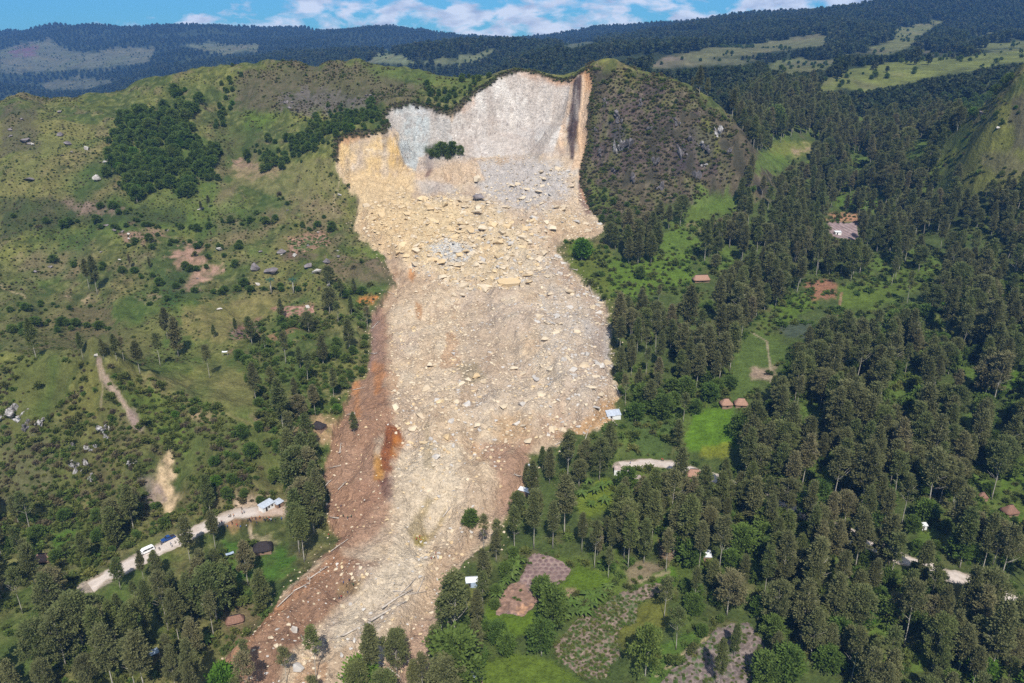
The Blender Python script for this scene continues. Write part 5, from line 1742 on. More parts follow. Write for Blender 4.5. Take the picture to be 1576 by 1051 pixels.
def person_mesh(pose):
    J, Ed, Rd = [], [], []

    def j(p, r, par=None):
        J.append(p); Rd.append(r)
        if par is not None: Ed.append((par, len(J) - 1))
        return len(J) - 1
    bend = 0.32 if pose == 'bend' else 0.0

    def up(x, y, z):      # lean the trunk forward about the hips
        dz = z - 0.92
        return (x, y - math.sin(bend * 2) * dz, 0.92 + math.cos(bend * 2) * dz)
    pel = j((0, 0, .94), (.135, .10))
    st = j(up(0, 0, 1.14), (.125, .095), pel)
    ch = j(up(0, 0, 1.34), (.15, .105), st)
    nk = j(up(0, 0, 1.47), (.058, .058), ch)
    h1 = j(up(0, -.01, 1.56), (.083, .095), nk)
    h2 = j(up(0, -.015, 1.66), (.088, .10), h1)
    j(up(0, 0, 1.73), (.05, .06), h2)
    j(up(0, -.105, 1.585), (.018, .018), h1)     # nose
    step = 0.17 if pose == 'walk' else 0.04
    for s in (-1, 1):
        hp = j((s * .095, 0, .86), (.095, .095), pel)
        kn = j((s * .10, -s * step * .6 - .02, .48), (.062, .064), hp)
        an = j((s * .105, -s * step, .09), (.042, .045), kn)
        j((s * .115, -s * step - .14, .04), (.042, .03), an)
        sh = j(up(s * .19, 0, 1.40), (.06, .06), ch)
        if pose == 'point' and s > 0:
            el, wr, fg = up(.42, -.12, 1.42), up(.62, -.26, 1.46), up(.74, -.32, 1.47)
        elif pose == 'bend':
            el, wr, fg = up(s * .26, -.22, 1.22), up(s * .18, -.45, 1.10), up(s * .16, -.54, 1.04)
        else:
            el, wr, fg = (s * .25, s * step * .5 + .02, 1.13), (s * .27, s * step - .05, .90), (s * .27, s * step - .07, .78)
        e1 = j(el, (.043, .043), sh)
        w1 = j(wr, (.030, .032), e1)
        f0 = j(tuple(np.array(wr) * .45 + np.array(fg) * .55), (.026, .038), w1)
        j(fg, (.014, .028), f0)
    me = bpy.data.meshes.new('body')
    me.from_pydata(J, Ed, [])
    o = link(bpy.data.objects.new('body', me))
    o.modifiers.new('skin', 'SKIN').use_smooth_shade = True
    for i, sv in enumerate(me.skin_vertices[0].data):
        sv.radius = Rd[i]
        sv.use_root = (i == 0)
    ss = o.modifiers.new('sub', 'SUBSURF')
    ss.levels = ss.render_levels = 1
    dg = bpy.context.evaluated_depsgraph_get()
    out = bpy.data.meshes.new_from_object(o.evaluated_get(dg))
    bpy.data.objects.remove(o)
    out.materials.clear()
    for m in (M['skin'], CLOTH['white'], CLOTH['navy'], M['hair']):
        out.materials.append(m)
    inv = lambda q: 0.92 + math.cos(bend * 2) * (q[2] - .92) - math.sin(bend * 2) * q[1] if q[2] > .9 or bend else q[2]
    for p_ in out.polygons:
        c = p_.center
        z = inv(c)
        lat = abs(c[0])
        if z > 1.62 or (z > 1.53 and (c[1] - (-math.sin(bend * 2) * (z - .92))) > .03 and lat < .12): k = 3
        elif z > 1.46 and lat < .15: k = 0
        elif lat > .235 and z < 1.30: k = 0
        elif z > .93: k = 1
        elif z > .12: k = 2
        else: k = 0
        p_.material_index = k
        p_.use_smooth = True
    out.name = 'body'
    return out


POSES = {k: person_mesh(k) for k in ('stand', 'walk', 'point', 'bend')}


def person(u, v, pose, rz, shirt, legs, label, group, lift=0.0):
    p = ground(u, v)
    o = link(bpy.data.objects.new('person', POSES[pose]))
    o.location = (p[0], p[1], p[2] + lift)
    o.rotation_euler = (0, 0, rz)
    o.scale = (1.0, 1.0, random.uniform(.94, 1.03))
    for i, m in ((1, CLOTH[shirt]), (2, CLOTH[legs])):
        o.material_slots[i].link = 'OBJECT'
        o.material_slots[i].material = m
    tag(o, label, 'person', group)
    clear_xy.append((p[0], p[1], 1.5))


SH, LG = ['white', 'red', 'navy', 'black', 'orange', 'green', 'khaki', 'blue', 'black', 'navy'], ['navy', 'black', 'khaki', 'black']
PEOPLE = [
    ('people by the roadside sheds', 'person in {s} top and {l} trousers {p} on earth below the tin sheds',
     [(1240, 305), (1252, 300), (1262, 310), (1270, 288), (1300, 292), (1308, 325), (1330, 282), (1362, 297), (1372, 306), (1384, 292), (1393, 307), (1402, 292), (1416, 302), (1440, 302), (1495, 292), (1160, 342), (1180, 356), (1230, 347)], 0),
    ('people on the upper road', 'person in {s} top and {l} trousers {p} on gravel left of the sheds',
     [(1095, 272), (1108, 270), (1131, 267), (1196, 247), (1211, 240), (1193, 217), (1120, 327), (1085, 352), (1025, 327), (1040, 318)], 0),
    ('people near the pickup', 'person in {s} top and {l} trousers {p} beside the blue pickup',
     [(585, 482), (570, 522), (655, 482), (690, 470), (662, 497), (745, 460), (780, 465), (720, 480), (800, 450)], 0),
    ('people on the brown upper debris', 'person in {s} top and {l} trousers {p} on the brown debris flank',
     [(360, 287), (386, 282), (405, 292), (422, 287), (480, 215), (320, 372), (372, 240)], 1),
    ('people on the toe of the slide', 'person in {s} top and {l} trousers {p} on the landslide toe',
     [(400, 607), (412, 582), (386, 592), (431, 602), (376, 657), (365, 662), (405, 640), (620, 600)], 1),
    ('people around the muddy pool', 'person in {s} top and {l} trousers {p} near the muddy hollow',
     [(770, 457), (790, 482), (800, 478), (811, 457), (737, 382), (722, 392), (742, 397), (806, 480)], 1),
    ('people at the right road end', 'person in {s} top and {l} trousers {p} on the right-hand road end',
     [(705, 470), (905, 448), (915, 450)], 2),
]
PT = {'stand': 'standing', 'walk': 'walking', 'point': 'pointing', 'bend': 'bending down'}
kk = 0
for grp, txt, pts, src in PEOPLE:
    seen = set()
    for (cx, cy) in pts:
        u, v = {0: (130 + cx / 4.925, 740 + cy / 4.925 + 1.5), 1: (400 + cx / 2.994, 700 + cy / 2.994 + 1.5), 2: (800 + cx / 4.147, 600 + cy / 4.147 + 1.5)}[src]
        for tries in range(60):
            s, l, po = random.choice(SH), random.choice(LG), random.choice(['stand', 'stand', 'walk', 'walk', 'point', 'bend'])
            if (s, l, po) not in seen and s != l:
                break
        seen.add((s, l, po))
        if grp.startswith('people around') and cx == 790: s = 'red'
        person(u, v, po, random.uniform(0, 6.28), s, l, txt.format(s=s, l=l, p=PT[po]), grp)

# ------------------------------------------------------------------ boulders and rubble
def stone_mat(name, a, b_, c):
    m, nt, b = new_mat(name)
    oi = nt.nodes.new('ShaderNodeObjectInfo')
    tcn = nt.nodes.new('ShaderNodeTexCoord')
    n = noise(nt, tcn.outputs['Object'], 1.7, 6.0, 0.6)
    col = mixc(nt, maprange(nt, n, 0.35, 0.7), mixc(nt, oi.outputs['Random'], a, b_), c)
    nt.links.new(col, b.inputs['Base Color'])
    b.inputs['Roughness'].default_value = 0.9
    b.inputs['Specular IOR Level'].default_value = 0.2
    n2 = noise(nt, tcn.outputs['Object'], 4.0, 6.0, 0.65)
    bp = nt.nodes.new('ShaderNodeBump')
    bp.inputs['Strength'].default_value = 0.6
    bp.inputs['Distance'].default_value = 0.2
    nt.links.new(n2, bp.inputs['Height'])
    nt.links.new(bp.outputs[0], b.inputs['Normal'])
    return m


M['rock_cream'] = stone_mat('cream_stone', (0.40, 0.31, 0.20), (0.60, 0.50, 0.36), (0.50, 0.41, 0.30))
M['rock_yellow'] = stone_mat('yellow_stone', (0.44, 0.31, 0.165), (0.60, 0.46, 0.27), (0.52, 0.40, 0.25))
M['rock_grey'] = stone_mat('grey_stone', (0.33, 0.305, 0.28), (0.50, 0.465, 0.425), (0.42, 0.385, 0.34))
M['rock_dark'] = stone_mat('lichened_stone', (0.075, 0.062, 0.065), (0.15, 0.13, 0.13), (0.24, 0.21, 0.205))
M['rock_white'] = stone_mat('limestone', (0.44, 0.41, 0.37), (0.60, 0.56, 0.50), (0.30, 0.265, 0.24))


def rock_mesh(name, mat, seed, flat=0.7, n=13):
    rg = random.Random(seed)
    bm = bmesh.new()
    for i in range(n):
        while True:
            p = Vector((rg.uniform(-1, 1), rg.uniform(-1, 1), rg.uniform(-1, 1)))
            if 0.6 < p.length < 1.0: break
        p = p.normalized() * rg.uniform(.42, .55)
        bm.verts.new((p.x * rg.uniform(.85, 1.25), p.y, p.z * flat))
    bmesh.ops.convex_hull(bm, input=bm.verts)
    for v in [v for v in bm.verts if not v.link_faces]:
        bm.verts.remove(v)
    bmesh.ops.dissolve_limit(bm, angle_limit=R(9), verts=bm.verts, edges=bm.edges)
    bmesh.ops.recalc_face_normals(bm, faces=bm.faces)
    me = bpy.data.meshes.new(name)
    bm.to_mesh(me)
    bm.free()
    me.materials.append(mat)
    return me


def outcrop_mesh(name, mat, seed, n=9):
    rg = random.Random(seed)
    bm = bmesh.new()
    for i in range(n):
        c = Vector((rg.uniform(-.42, .42), rg.uniform(-.3, .3), rg.uniform(-.25, .3)))
        s_ = rg.uniform(.12, .3)
        nv = []
        for j in range(11):
            p = Vector((rg.gauss(0, 1), rg.gauss(0, 1), rg.gauss(0, 1))).normalized()
            nv.append(bm.verts.new(c + Vector((p.x * s_, p.y * s_ * .8, p.z * s_ * 1.3))))
        g = bmesh.ops.convex_hull(bm, input=nv)
        bmesh.ops.delete(bm, geom=list({e for e in g['geom_interior'] + g['geom_unused'] if isinstance(e, bmesh.types.BMVert)}), context='VERTS')
    bmesh.ops.recalc_face_normals(bm, faces=bm.faces)
    me = bpy.data.meshes.new(name)
    bm.to_mesh(me)
    bm.free()
    me.materials.append(mat)
    return me


def mottled(name, light, dark):
    m, nt, b = new_mat(name)
    tcn = nt.nodes.new('ShaderNodeTexCoord')
    mp_ = nt.nodes.new('ShaderNodeMapping')
    mp_.inputs['Scale'].default_value = (2.2, 2.2, 0.9)
    nt.links.new(tcn.outputs['Object'], mp_.inputs[0])
    n = noise(nt, mp_.outputs[0], 2.6, 8.0, 0.7)
    nt.links.new(mixc(nt, maprange(nt, n, 0.42, 0.56), light, dark), b.inputs['Base Color'])
    b.inputs['Roughness'].default_value = 0.95
    bp = nt.nodes.new('ShaderNodeBump')
    bp.inputs['Strength'].default_value = 0.9
    bp.inputs['Distance'].default_value = 0.3
    nt.links.new(n, bp.inputs['Height'])
    nt.links.new(bp.outputs[0], b.inputs['Normal'])
    return m


M['crag_white'] = mottled('streaked_limestone', (0.40, 0.375, 0.36), (0.085, 0.075, 0.065))
M['crag_dark'] = mottled('dark_limestone', (0.17, 0.15, 0.15), (0.05, 0.045, 0.042))
CRAGS = {'white': [outcrop_mesh('rock_outcrop', M['crag_white'], 700 + j) for j in range(4)], 'dark': [outcrop_mesh('rock_outcrop', M['crag_dark'], 720 + j) for j in range(4)]}
CRAGS['grey'] = CRAGS['white']
ROCKS = {k: [rock_mesh('boulder', M['rock_' + k], 400 + 20 * i + j, [.55, .8, .65, .45, .75][j]) for j in range(5)] for i, k in enumerate(('cream', 'yellow', 'grey', 'dark', 'white'))}


def boulder(u, v, wpx, sort, label, group=None, hr=1.0, var=None, wr=1.0, rz=None, sink=0.12):
    p = ground(u, v)
    D = p[1] / ray(u, v)[1]
    s = wpx * D / F_PX
    o = link(bpy.data.objects.new('boulder', ROCKS[sort][var if var is not None else random.randrange(5)]))
    o.scale = (s, s * wr, s * hr)
    o.location = (p[0], p[1], p[2] + s * hr * (0.35 - sink))
    o.rotation_euler = (random.uniform(-.25, .25), random.uniform(-.25, .25), random.uniform(0, 6.28) if rz is None else rz)
    tag(o, label, 'boulder', group)
    return o, p


# boulders one can single out
slab_bm = bmesh.new()
sl = [(-.5, .05), (-.42, -.2), (-.1, -.24), (.42, -.20), (.5, .0), (.40, .2), (0.05, .26), (-.3, .24)]
lo = [slab_bm.verts.new((x * .94, y * .9, 0)) for x, y in sl]
hi = [slab_bm.verts.new((x, y, .17 + .03 * math.sin(7 * x))) for x, y in sl]
slab_bm.faces.new(lo[::-1]); slab_bm.faces.new(hi)
for i in range(8): slab_bm.faces.new((lo[i], lo[(i + 1) % 8], hi[(i + 1) % 8], hi[i]))
bmesh.ops.recalc_face_normals(slab_bm, faces=slab_bm.faces)
slab_me = bpy.data.meshes.new('boulder'); slab_bm.to_mesh(slab_me); slab_bm.free(); slab_me.materials.append(M['rock_yellow'])
p = ground(783, 439)
so = link(bpy.data.objects.new('boulder', slab_me))
ss_ = 37 * (p[1] / ray(783, 439)[1]) / F_PX
so.scale = (ss_, ss_, ss_); so.location = tuple(p + np.array((0, 0, 0.6))); so.rotation_euler = (0.22, 0.03, 0.05)
tag(so, 'long flat cream slab with a dark underside in the middle of the landslide', 'boulder')
for u, v, w, s, lb, hr in [
    (877, 452, 17, 'cream', 'big squared boulder on smooth debris near the right flank, right of the long slab', .8),
    (737, 306, 21, 'dark', 'large dark grey boulder in the rubble under the bush island', .8),
    (736, 278, 16, 'cream', 'rounded pale boulder at the foot of the headwall just above the dark boulder', .9),
    (737, 328, 18, 'cream', 'pale flat-topped boulder just below the dark grey boulder', .7),
    (706, 394, 14, 'yellow', 'angular cream boulder with a black hollow beside it above the long slab', .9),
    (752, 440, 15, 'yellow', 'tilted cream slab immediately left of the long flat slab', .6),
    (814, 436, 14, 'yellow', 'pale leaning slab immediately right of the long flat slab', .8),
    (713, 456, 12, 'cream', 'dark-sided boulder in a small group left below the long slab', .9),
    (698, 455, 10, 'cream', 'leftmost boulder in a small group below the long slab', .8),
    (838, 523, 13, 'cream', 'brown-shadowed boulder in the smooth debris right of centre', .8),
    (698, 545, 9, 'white', 'lone whitish boulder on smooth debris left of centre', .8),
    (662, 564, 12, 'cream', 'boulder with a dark flank standing alone on the left of the smooth debris', 1.0),
    (926, 609, 13, 'cream', 'cream boulder on the right edge of the debris above the damaged tin house', .8),
    (791, 568, 15, 'cream', 'pale boulder in the stony band across the middle of the slide', .7),
    (732, 580, 14, 'yellow', 'yellowish boulder beside a dark damp patch in the slide middle', .7),
    (785, 377, 12, 'grey', 'bluish grey upright boulder in the upper rubble right of centre', 1.2),
    (454, 972, 12, 'white', 'tall white boulder standing on the brown toe of the landslide', 1.7),
    (460, 1030, 20, 'white', 'large whitish boulder at the very bottom of the landslide toe', .8),
    (418, 982, 9, 'cream', 'small pale boulder on brown soil left of the tall white boulder', .8),
    (425, 996, 9, 'cream', 'pale boulder below and left of the tall white boulder', 1.2),
    (527, 935, 10, 'cream', 'pale boulder on the brown upper toe near the grey stones', .9),
    (150, 278, 14, 'white', 'white pointed rock on the green slope left of the dark thicket', 1.5),
    (393, 415, 17, 'dark', 'tall dark boulder, leftmost of the group on the left hillside', 1.2),
    (418, 420, 20, 'dark', 'wide purple-grey boulder second from left in the hillside group', .8),
    (474, 412, 14, 'dark', 'dark pointed boulder in the right half of the hillside group', 1.1),
    (488, 420, 18, 'white', 'white-striped grey boulder at the right of the hillside group', .7),
    (503, 405, 12, 'dark', 'dark boulder farthest right in the hillside group', 1.1),
    (434, 388, 20, 'dark', 'long flat dark rock above the hillside boulder group', .4),
    (453, 394, 9, 'grey', 'small pale grey rock between the flat rock and the boulder group', .9),
    (397, 439, 8, 'white', 'small white-topped round boulder below the tall dark boulder', 1.1),
    (505, 440, 8, 'grey', 'small grey rock at the edge of bushes right of the boulder group', .9),
    (473, 474, 9, 'white', 'small white rock at the edge of the red mounded plot', .9),
    (338, 477, 10, 'white', 'white rock alone in the dry yellow grass of the left hillside', .8),
    (338, 385, 14, 'white', 'whitish grey rock above the green gully of the left hillside', .7),
    (148, 548, 8, 'grey', 'small grey rock beside trees on the left terrace', .8),
    (104, 222, 14, 'dark', 'dark rock cluster lump left of the white-grey rock on the upper left slope', .6),
    (134, 230, 10, 'white', 'pale grey rock left of the dark thicket on the upper left slope', 1.0),
    (46, 278, 16, 'dark', 'dark rock low on the far left slope', .7),
    (164, 250, 13, 'grey', 'grey rock at the left edge of the dark thicket', .9),
    (92, 208, 13, 'dark', 'dark rock highest on the upper left slope', .6),
    (40, 218, 16, 'dark', 'dark rock near the left border of the photo below the ridge', .7),
    (1462, 158, 8, 'grey', 'grey rock high on the grassy slope at the right border', .9),
    (1510, 175, 8, 'dark', 'dark rock in the middle of the grassy slope at the right border', .9),
    (1535, 198, 10, 'grey', 'lower grey rock on the grassy slope at the right border', .9),
]:
    boulder(u, v, w, s, lb, None, hr)
# outcrops on the knob and the spur
for u, v, w, s, lb, hr in [
    (5, 640, 34, 'white', 'big white limestone face at the left border on the knob', .8), (30, 640, 24, 'white', 'white limestone ledge beside the big white face on the knob', .6),
    (40, 655, 16, 'dark', 'dark hollowed rock right of the white limestone ledge', .9), (62, 650, 14, 'white', 'small white outcrop right of the dark hollowed rock', .8),
    (162, 660, 18, 'white', 'upper white outcrop in the middle of the knob face', .8), (168, 672, 14, 'white', 'lower white outcrop touching the upper one on the knob face', .9),
    (113, 684, 14, 'white', 'white outcrop left of centre on the lower knob face', .8), (140, 690, 14, 'grey', 'grey outcrop in heath on the lower knob face', .7),
    (120, 720, 20, 'white', 'streaked white rock face near the foot of the knob', 1.1), (136, 733, 18, 'white', 'broken white rock below the streaked rock face', .8),
    (205, 712, 12, 'grey', 'grey outcrop left of the bare yellow scar on the knob', .8),
    (1105, 205, 13, 'white', 'white rock patch high on the right end of the dark spur', 1.4), (1078, 222, 12, 'white', 'white rock under a dark hollow on the spur', .6), (1083, 254, 9, 'white', 'small white rock low on the spur', .7),
    (953, 230, 12, 'white', 'tall white streaked rock on the left face of the spur', 2.2), (962, 230, 16, 'dark', 'dark vertical rock beside the white streaked rock on the spur', 1.6), (950, 185, 14, 'dark', 'upper dark crag on the left face of the spur', 1.3),
]:
    o, _ = boulder(u, v, w * 1.25, s, lb, None, hr, sink=0.32)
    o.data = random.choice(CRAGS[s])
    o.name = 'rock_outcrop'
    o['category'] = 'rock outcrop'

for u, v, w in [(915, 200, 12), (930, 160, 14), (945, 265, 18), (975, 275, 16), (1010, 250, 20), (1050, 235, 22), (1065, 215, 16), (1040, 190, 18), (1000, 200, 14), (1085, 230, 20), (1120, 235, 16), (985, 160, 14), (1070, 275, 20), (1015, 290, 16), (925, 235, 14)]:
    o, _ = boulder(u, v, w * 0.85, 'dark', 'dark rib of rock breaking through heath on the steep spur', 'dark rock ribs on the spur', random.uniform(.8, 1.5), sink=0.34)
    o.data = random.choice(CRAGS['dark'])
    o.name = 'rock_outcrop'
    o['category'] = 'rock outcrop'
for i in range(46):
    zone = random.choice([(5, 165, 110, 240), (300, 290, 540, 345), (380, 330, 560, 440), (170, 350, 330, 430), (440, 140, 575, 175), (0, 330, 200, 420)])
    u, v = random.uniform(zone[0], zone[2]), random.uniform(zone[1], zone[3])
    pt = ground(u, v)
    if sdist(slide_xy, np.array([pt[0]]), np.array([pt[1]]))[0] < -4:
        boulder(u, v, random.uniform(4, 8.5), random.choice(('dark', 'dark', 'grey')), 'small grey stone half buried in the grass of the left hillside', 'small stones on the left hillside', random.uniform(.5, 1.0))

# rubble: the biggest stones are things of their own, the rest one heap
RZ = [  # zone outline, sorts, spacing, smallest, largest, zone words
    ([(545, 330), (600, 300), (700, 300), (720, 330), (700, 400), (600, 392), (560, 368)], ('yellow', 'cream', 'yellow'), 2.3, .7, 3.2, 'yellow-cream boulder in the upper left rubble below the yellow scar'),
    ([(700, 300), (760, 290), (870, 255), (895, 300), (930, 350), (870, 368), (840, 340), (720, 345)], ('cream', 'grey', 'cream'), 2.2, .6, 2.6, 'cream or grey boulder in the upper right rubble below the grey scree'),
    ([(740, 240), (810, 236), (870, 255), (850, 275), (760, 290), (730, 270)], ('grey', 'grey', 'cream'), 2.0, .5, 1.8, 'grey block in the scree at the foot of the headwall'),
    ([(640, 380), (720, 345), (840, 340), (860, 380), (830, 440), (740, 446), (680, 440), (640, 420)], ('yellow', 'cream', 'cream', 'grey'), 2.1, .7, 3.4, 'cream boulder in the band of rubble above the long slab'),
    ([(655, 385), (690, 366), (725, 385), (715, 402), (680, 404)], ('grey', 'white'), 2.0, .7, 2.4, 'bluish grey block in the pale patch above the smooth debris'),
    ([(850, 380), (880, 415), (938, 480), (944, 570), (950, 610), (920, 660), (850, 670), (830, 560), (820, 470), (830, 420)], ('cream', 'grey', 'cream', 'white'), 2.1, .5, 2.2, 'pale block strewn along the right side of the slide'),
    ([(610, 440), (700, 450), (720, 520), (700, 600), (610, 620), (595, 520)], ('cream', 'cream', 'yellow'), 2.2, .35, 1.9, 'small cream boulder on the left of the smooth debris'),
    ([(700, 450), (830, 450), (840, 560), (700, 600)], ('cream', 'cream', 'grey'), 2.3, .35, 1.7, 'small pale boulder on the smooth centre of the debris'),
    ([(600, 600), (840, 570), (860, 670), (800, 690), (700, 700), (640, 700), (600, 650)], ('cream', 'white', 'cream', 'yellow'), 2.1, .35, 2.0, 'pale boulder in the stony belt across the lower middle of the slide'),
    ([(620, 680), (720, 690), (780, 700), (760, 800), (700, 850), (640, 870), (590, 850), (610, 760)], ('cream', 'yellow', 'cream', 'white'), 2.2, .3, 1.7, 'cream boulder in the pale lower tongue of the slide'),
    ([(520, 870), (640, 850), (740, 850), (720, 930), (690, 1000), (640, 1060), (440, 1060), (500, 960), (560, 920)], ('cream', 'yellow', 'white', 'cream'), 2.1, .3, 1.7, 'pale boulder on the toe of the landslide'),
    ([(530, 640), (600, 620), (610, 760), (580, 830), (520, 850), (505, 780), (510, 700)], ('cream', 'yellow'), 3.2, .3, 1.0, 'small stone on the brown left flank of the slide'),
    ([(515, 855), (560, 880), (500, 960), (430, 1060), (330, 1060), (400, 960)], ('cream', 'white', 'cream'), 2.4, .3, 1.3, 'pale stone on the brown left edge of the toe'),
]
allr = []
for zi, (pts, sorts, spc, s0, s1, words) in enumerate(RZ):
    mk = (poly(pts, 6, 6, (120, 700)) > 0.4) & (SD > 0.8)
    q = scatter(mk.astype(float), spc * 0.8, rng)
    if len(q) == 0: continue
    t = rng.uniform(0, 1, len(q)) ** 3.2
    for (x, y, z), tt in zip(q, t):
        s = (s0 + (s1 - s0) * tt) * 1.3 * (1.7 if (tt > .9 and zi in (0, 1, 3, 5, 8)) else 1.0)
        allr.append((s / math.hypot(y, z), s, x, y, z, random.choice(sorts), zi))
allr.sort(reverse=True)
NBIG = 240
for k, (_, s, x, y, z, so_, zi) in enumerate(allr[:NBIG]):
    o = link(bpy.data.objects.new('boulder', random.choice(ROCKS[so_])))
    o.location = (x, y, z + s * 0.02)
    o.scale = (s * random.uniform(1, 1.4), s, s * random.uniform(.7, 1.0))
    o.rotation_euler = (random.uniform(-.4, .4), random.uniform(-.4, .4), random.uniform(0, 6.28))
    tag(o, RZ[zi][5], 'boulder', 'boulders: ' + RZ[zi][5].split(' ', 1)[1])
rest = allr[NBIG:]
order = ['cream', 'yellow', 'grey', 'white']
mk = (SD < 0.5) & (SD > -7) & (YY < 560) & ~FIELD_M & (ROAD_M < .2)
for x, y, z in scatter(mk * sstep(-7, 0, SD), 2.6, rng, 600):
    rest.append((0, random.uniform(.35, 1.3), x, y, z, random.choice(('cream', 'cream', 'yellow')), 0))
rp = np.array([(r[2], r[3], r[4] - r[1] * 0.02) for r in rest])
rs = np.array([r[1] for r in rest])
rv = np.array([order.index(r[5]) * 3 + random.randrange(3) for r in rest])
srcobj = {}
for o in list(S.objects):
    if o.type == 'MESH' and o.name.split('.')[0] == 'boulder':
        srcobj.setdefault(o.data.name, o)
for k in order:                      # make sure every stone shape used in the heap also lies on the slide
    for j in range(3):
        me = ROCKS[k][j]
        if me.name not in srcobj:
            o, _ = boulder(random.uniform(680, 860), random.uniform(600, 660), 6, k, 'pale boulder in the stony belt across the lower middle of the slide', 'boulders: boulder in the stony belt across the lower middle of the slide', var=j)
            srcobj[me.name] = o
gn_stuff('rubble', rp, rng.uniform(-3.1, 3.1, (len(rp), 3)) * np.array((.12, .12, 1)), np.column_stack([rs * rng.uniform(.9, 1.4, len(rs)), rs, rs * rng.uniform(.7, 1, len(rs))]), rv,
         [[srcobj[ROCKS[k][j].name]] for k in order for j in range(3)], 'loose stones and rubble covering the landslide', 'rubble')

# felled trunks on the toe
def log(u, v, lpx, ang, label, group, rad=0.22, root=False):
    p = ground(u, v)
    L = lpx * (p[1] / ray(u, v)[1]) / F_PX
    q0 = np.array((p[0] - math.cos(ang) * L / 2, p[1] - math.sin(ang) * L / 2))
    q1 = np.array((p[0] + math.cos(ang) * L / 2, p[1] + math.sin(ang) * L / 2))
    z0, z1 = height(*q0)[0] + .35, height(*q1)[0] + .35
    zm = height(p[0], p[1])[0] + .35
    lift = max(0, zm - (z0 + z1) / 2)
    r = empty('fallen_log', tuple(p))
    tag(r, label, 'log', group)
    a, b = Vector((q0[0] - p[0], q0[1] - p[1], z0 + lift - p[2])), Vector((q1[0] - p[0], q1[1] - p[1], z1 + lift - p[2]))
    mid = (a + b) / 2 + Vector((random.uniform(-.2, .2), random.uniform(-.2, .2), .1))
    parts = [tube([a, mid, b], [rad * 1.2, rad, rad * .6], 8)]
    for i in range(4):
        t = random.uniform(.55, .95)
        s = a.lerp(b, t)
        e = s + Vector((random.uniform(-1.5, 1.5), random.uniform(-1.5, 1.5), random.uniform(.1, 1.0)))
        parts.append(tube([s, s.lerp(e, .5) + Vector((0, 0, .1)), e], [rad * .4, rad * .25, rad * .1], 5))
    v_, f_ = merge(parts)
    link(bpy.data.objects.new('stem', py_mesh('stem', v_, f_, M['deadwood'], True)), r)
    if root:
        rt = []
        for i in range(9):
            e = a + Vector((random.uniform(-1, 1), random.uniform(-1, 1), random.uniform(-.3, 1.1))) * 1.1
            rt.append(tube([a, a.lerp(e, .5), e], [rad * .7, rad * .4, rad * .1], 5))
        v_, f_ = merge(rt)
        link(bpy.data.objects.new('root_plate', py_mesh('root_plate', v_, f_, M['deadwood'], True)), r)


for u, v, l, a, lb, g, rd_, rt in [
    (598, 941, 62, .62, 'long pale trunk lying across the toe, lower of the crossed pair', None, .30, True),
    (612, 922, 60, .80, 'long pale trunk lying across the toe, upper of the crossed pair', None, .28, False),
    (545, 970, 42, .75, 'pale trunk on the toe between the white boulder and the trees', None, .25, True),
    (628, 905, 40, 1.0, 'thin grey log in the tangle of branches above the crossed trunks', 'thin logs in the tangle above the crossed trunks', .16, False),
    (640, 915, 36, .55, 'thin grey log in the tangle of branches above the crossed trunks', 'thin logs in the tangle above the crossed trunks', .14, False),
    (622, 912, 34, .2, 'thin grey log in the tangle of branches above the crossed trunks', 'thin logs in the tangle above the crossed trunks', .13, False),
    (648, 900, 30, 1.3, 'thin grey log in the tangle of branches above the crossed trunks', 'thin logs in the tangle above the crossed trunks', .13, False),
    (600, 1032, 38, -.5, 'dark log poking from trees at the bottom of the toe', None, .2, False),
    (466, 985, 26, -1.1, 'thin log leaning beside the tall white boulder', None, .15, False),
    (490, 882, 34, .85, 'brown log along the left rim of the toe', 'brown logs along the left rim of the toe', .2, True),
    (465, 905, 28, .7, 'brown log along the left rim of the toe', 'brown logs along the left rim of the toe', .18, False),
    (440, 925, 30, .75, 'brown log along the left rim of the toe', 'brown logs along the left rim of the toe', .18, False),
    (505, 745, 16, .9, 'pale log at the left edge of the slide beside the tall grove', None, .16, False),
    (527, 748, 18, .9, 'short log on brown soil just inside the left edge', None, .16, False),
    (688, 790, 20, .9, 'rust-coloured log beside the muddy gully', None, .2, False),
    (955, 580, 24, -.9, 'grey log on orange soil at the right edge of the slide', None, .18, False),
]:
    log(u, v, l, a, lb, g, rd_, rt)
for grp, lb, px in (('broken trees on the left margin of the slide', 'broken grey tree trunk lying on the left margin of the slide', [(576, 500), (570, 545), (556, 600), (540, 640), (528, 690), (512, 720), (515, 800), (522, 840), (600, 452)]),
                    ('broken trees on the right margin of the slide', 'broken grey tree trunk lying on the right margin of the slide', [(938, 500), (944, 545), (950, 600), (938, 645), (905, 668), (862, 682), (800, 735), (790, 770), (905, 447), (880, 415)])):
    for u, v in px:
        log(u + random.uniform(-4, 4), v, random.uniform(16, 30), random.uniform(0, 3.14), lb, grp, random.uniform(.13, .24), random.random() < .5)

# ------------------------------------------------------------------ where things grow
for rp_ in ROADW:
    for a, b in zip(rp_[:-1], rp_[1:]):
        n = int(np.hypot(*(b - a)[:2]) / 4) + 1
        for i in range(n + 1):
            q = a + (b - a) * i / n
            clear_xy.append((q[0], q[1], 5.0))
            if rp_ is ROADW[0] or 150 < q[0] < 178: clear_xy.append((q[0], q[1] - 10, 6.5))
OUT = (SD < -1.5) & ~FIELD_M & (ROAD_M < 0.2)
SLIDE_OK = ~FIELD_M & (ROAD_M < 0.2)


def pm(pts, yr=(120, 950), rag=8.0, soft=4.0, sc=9.0):
    return poly(pts, soft, rag, yr, sc) > 0.5


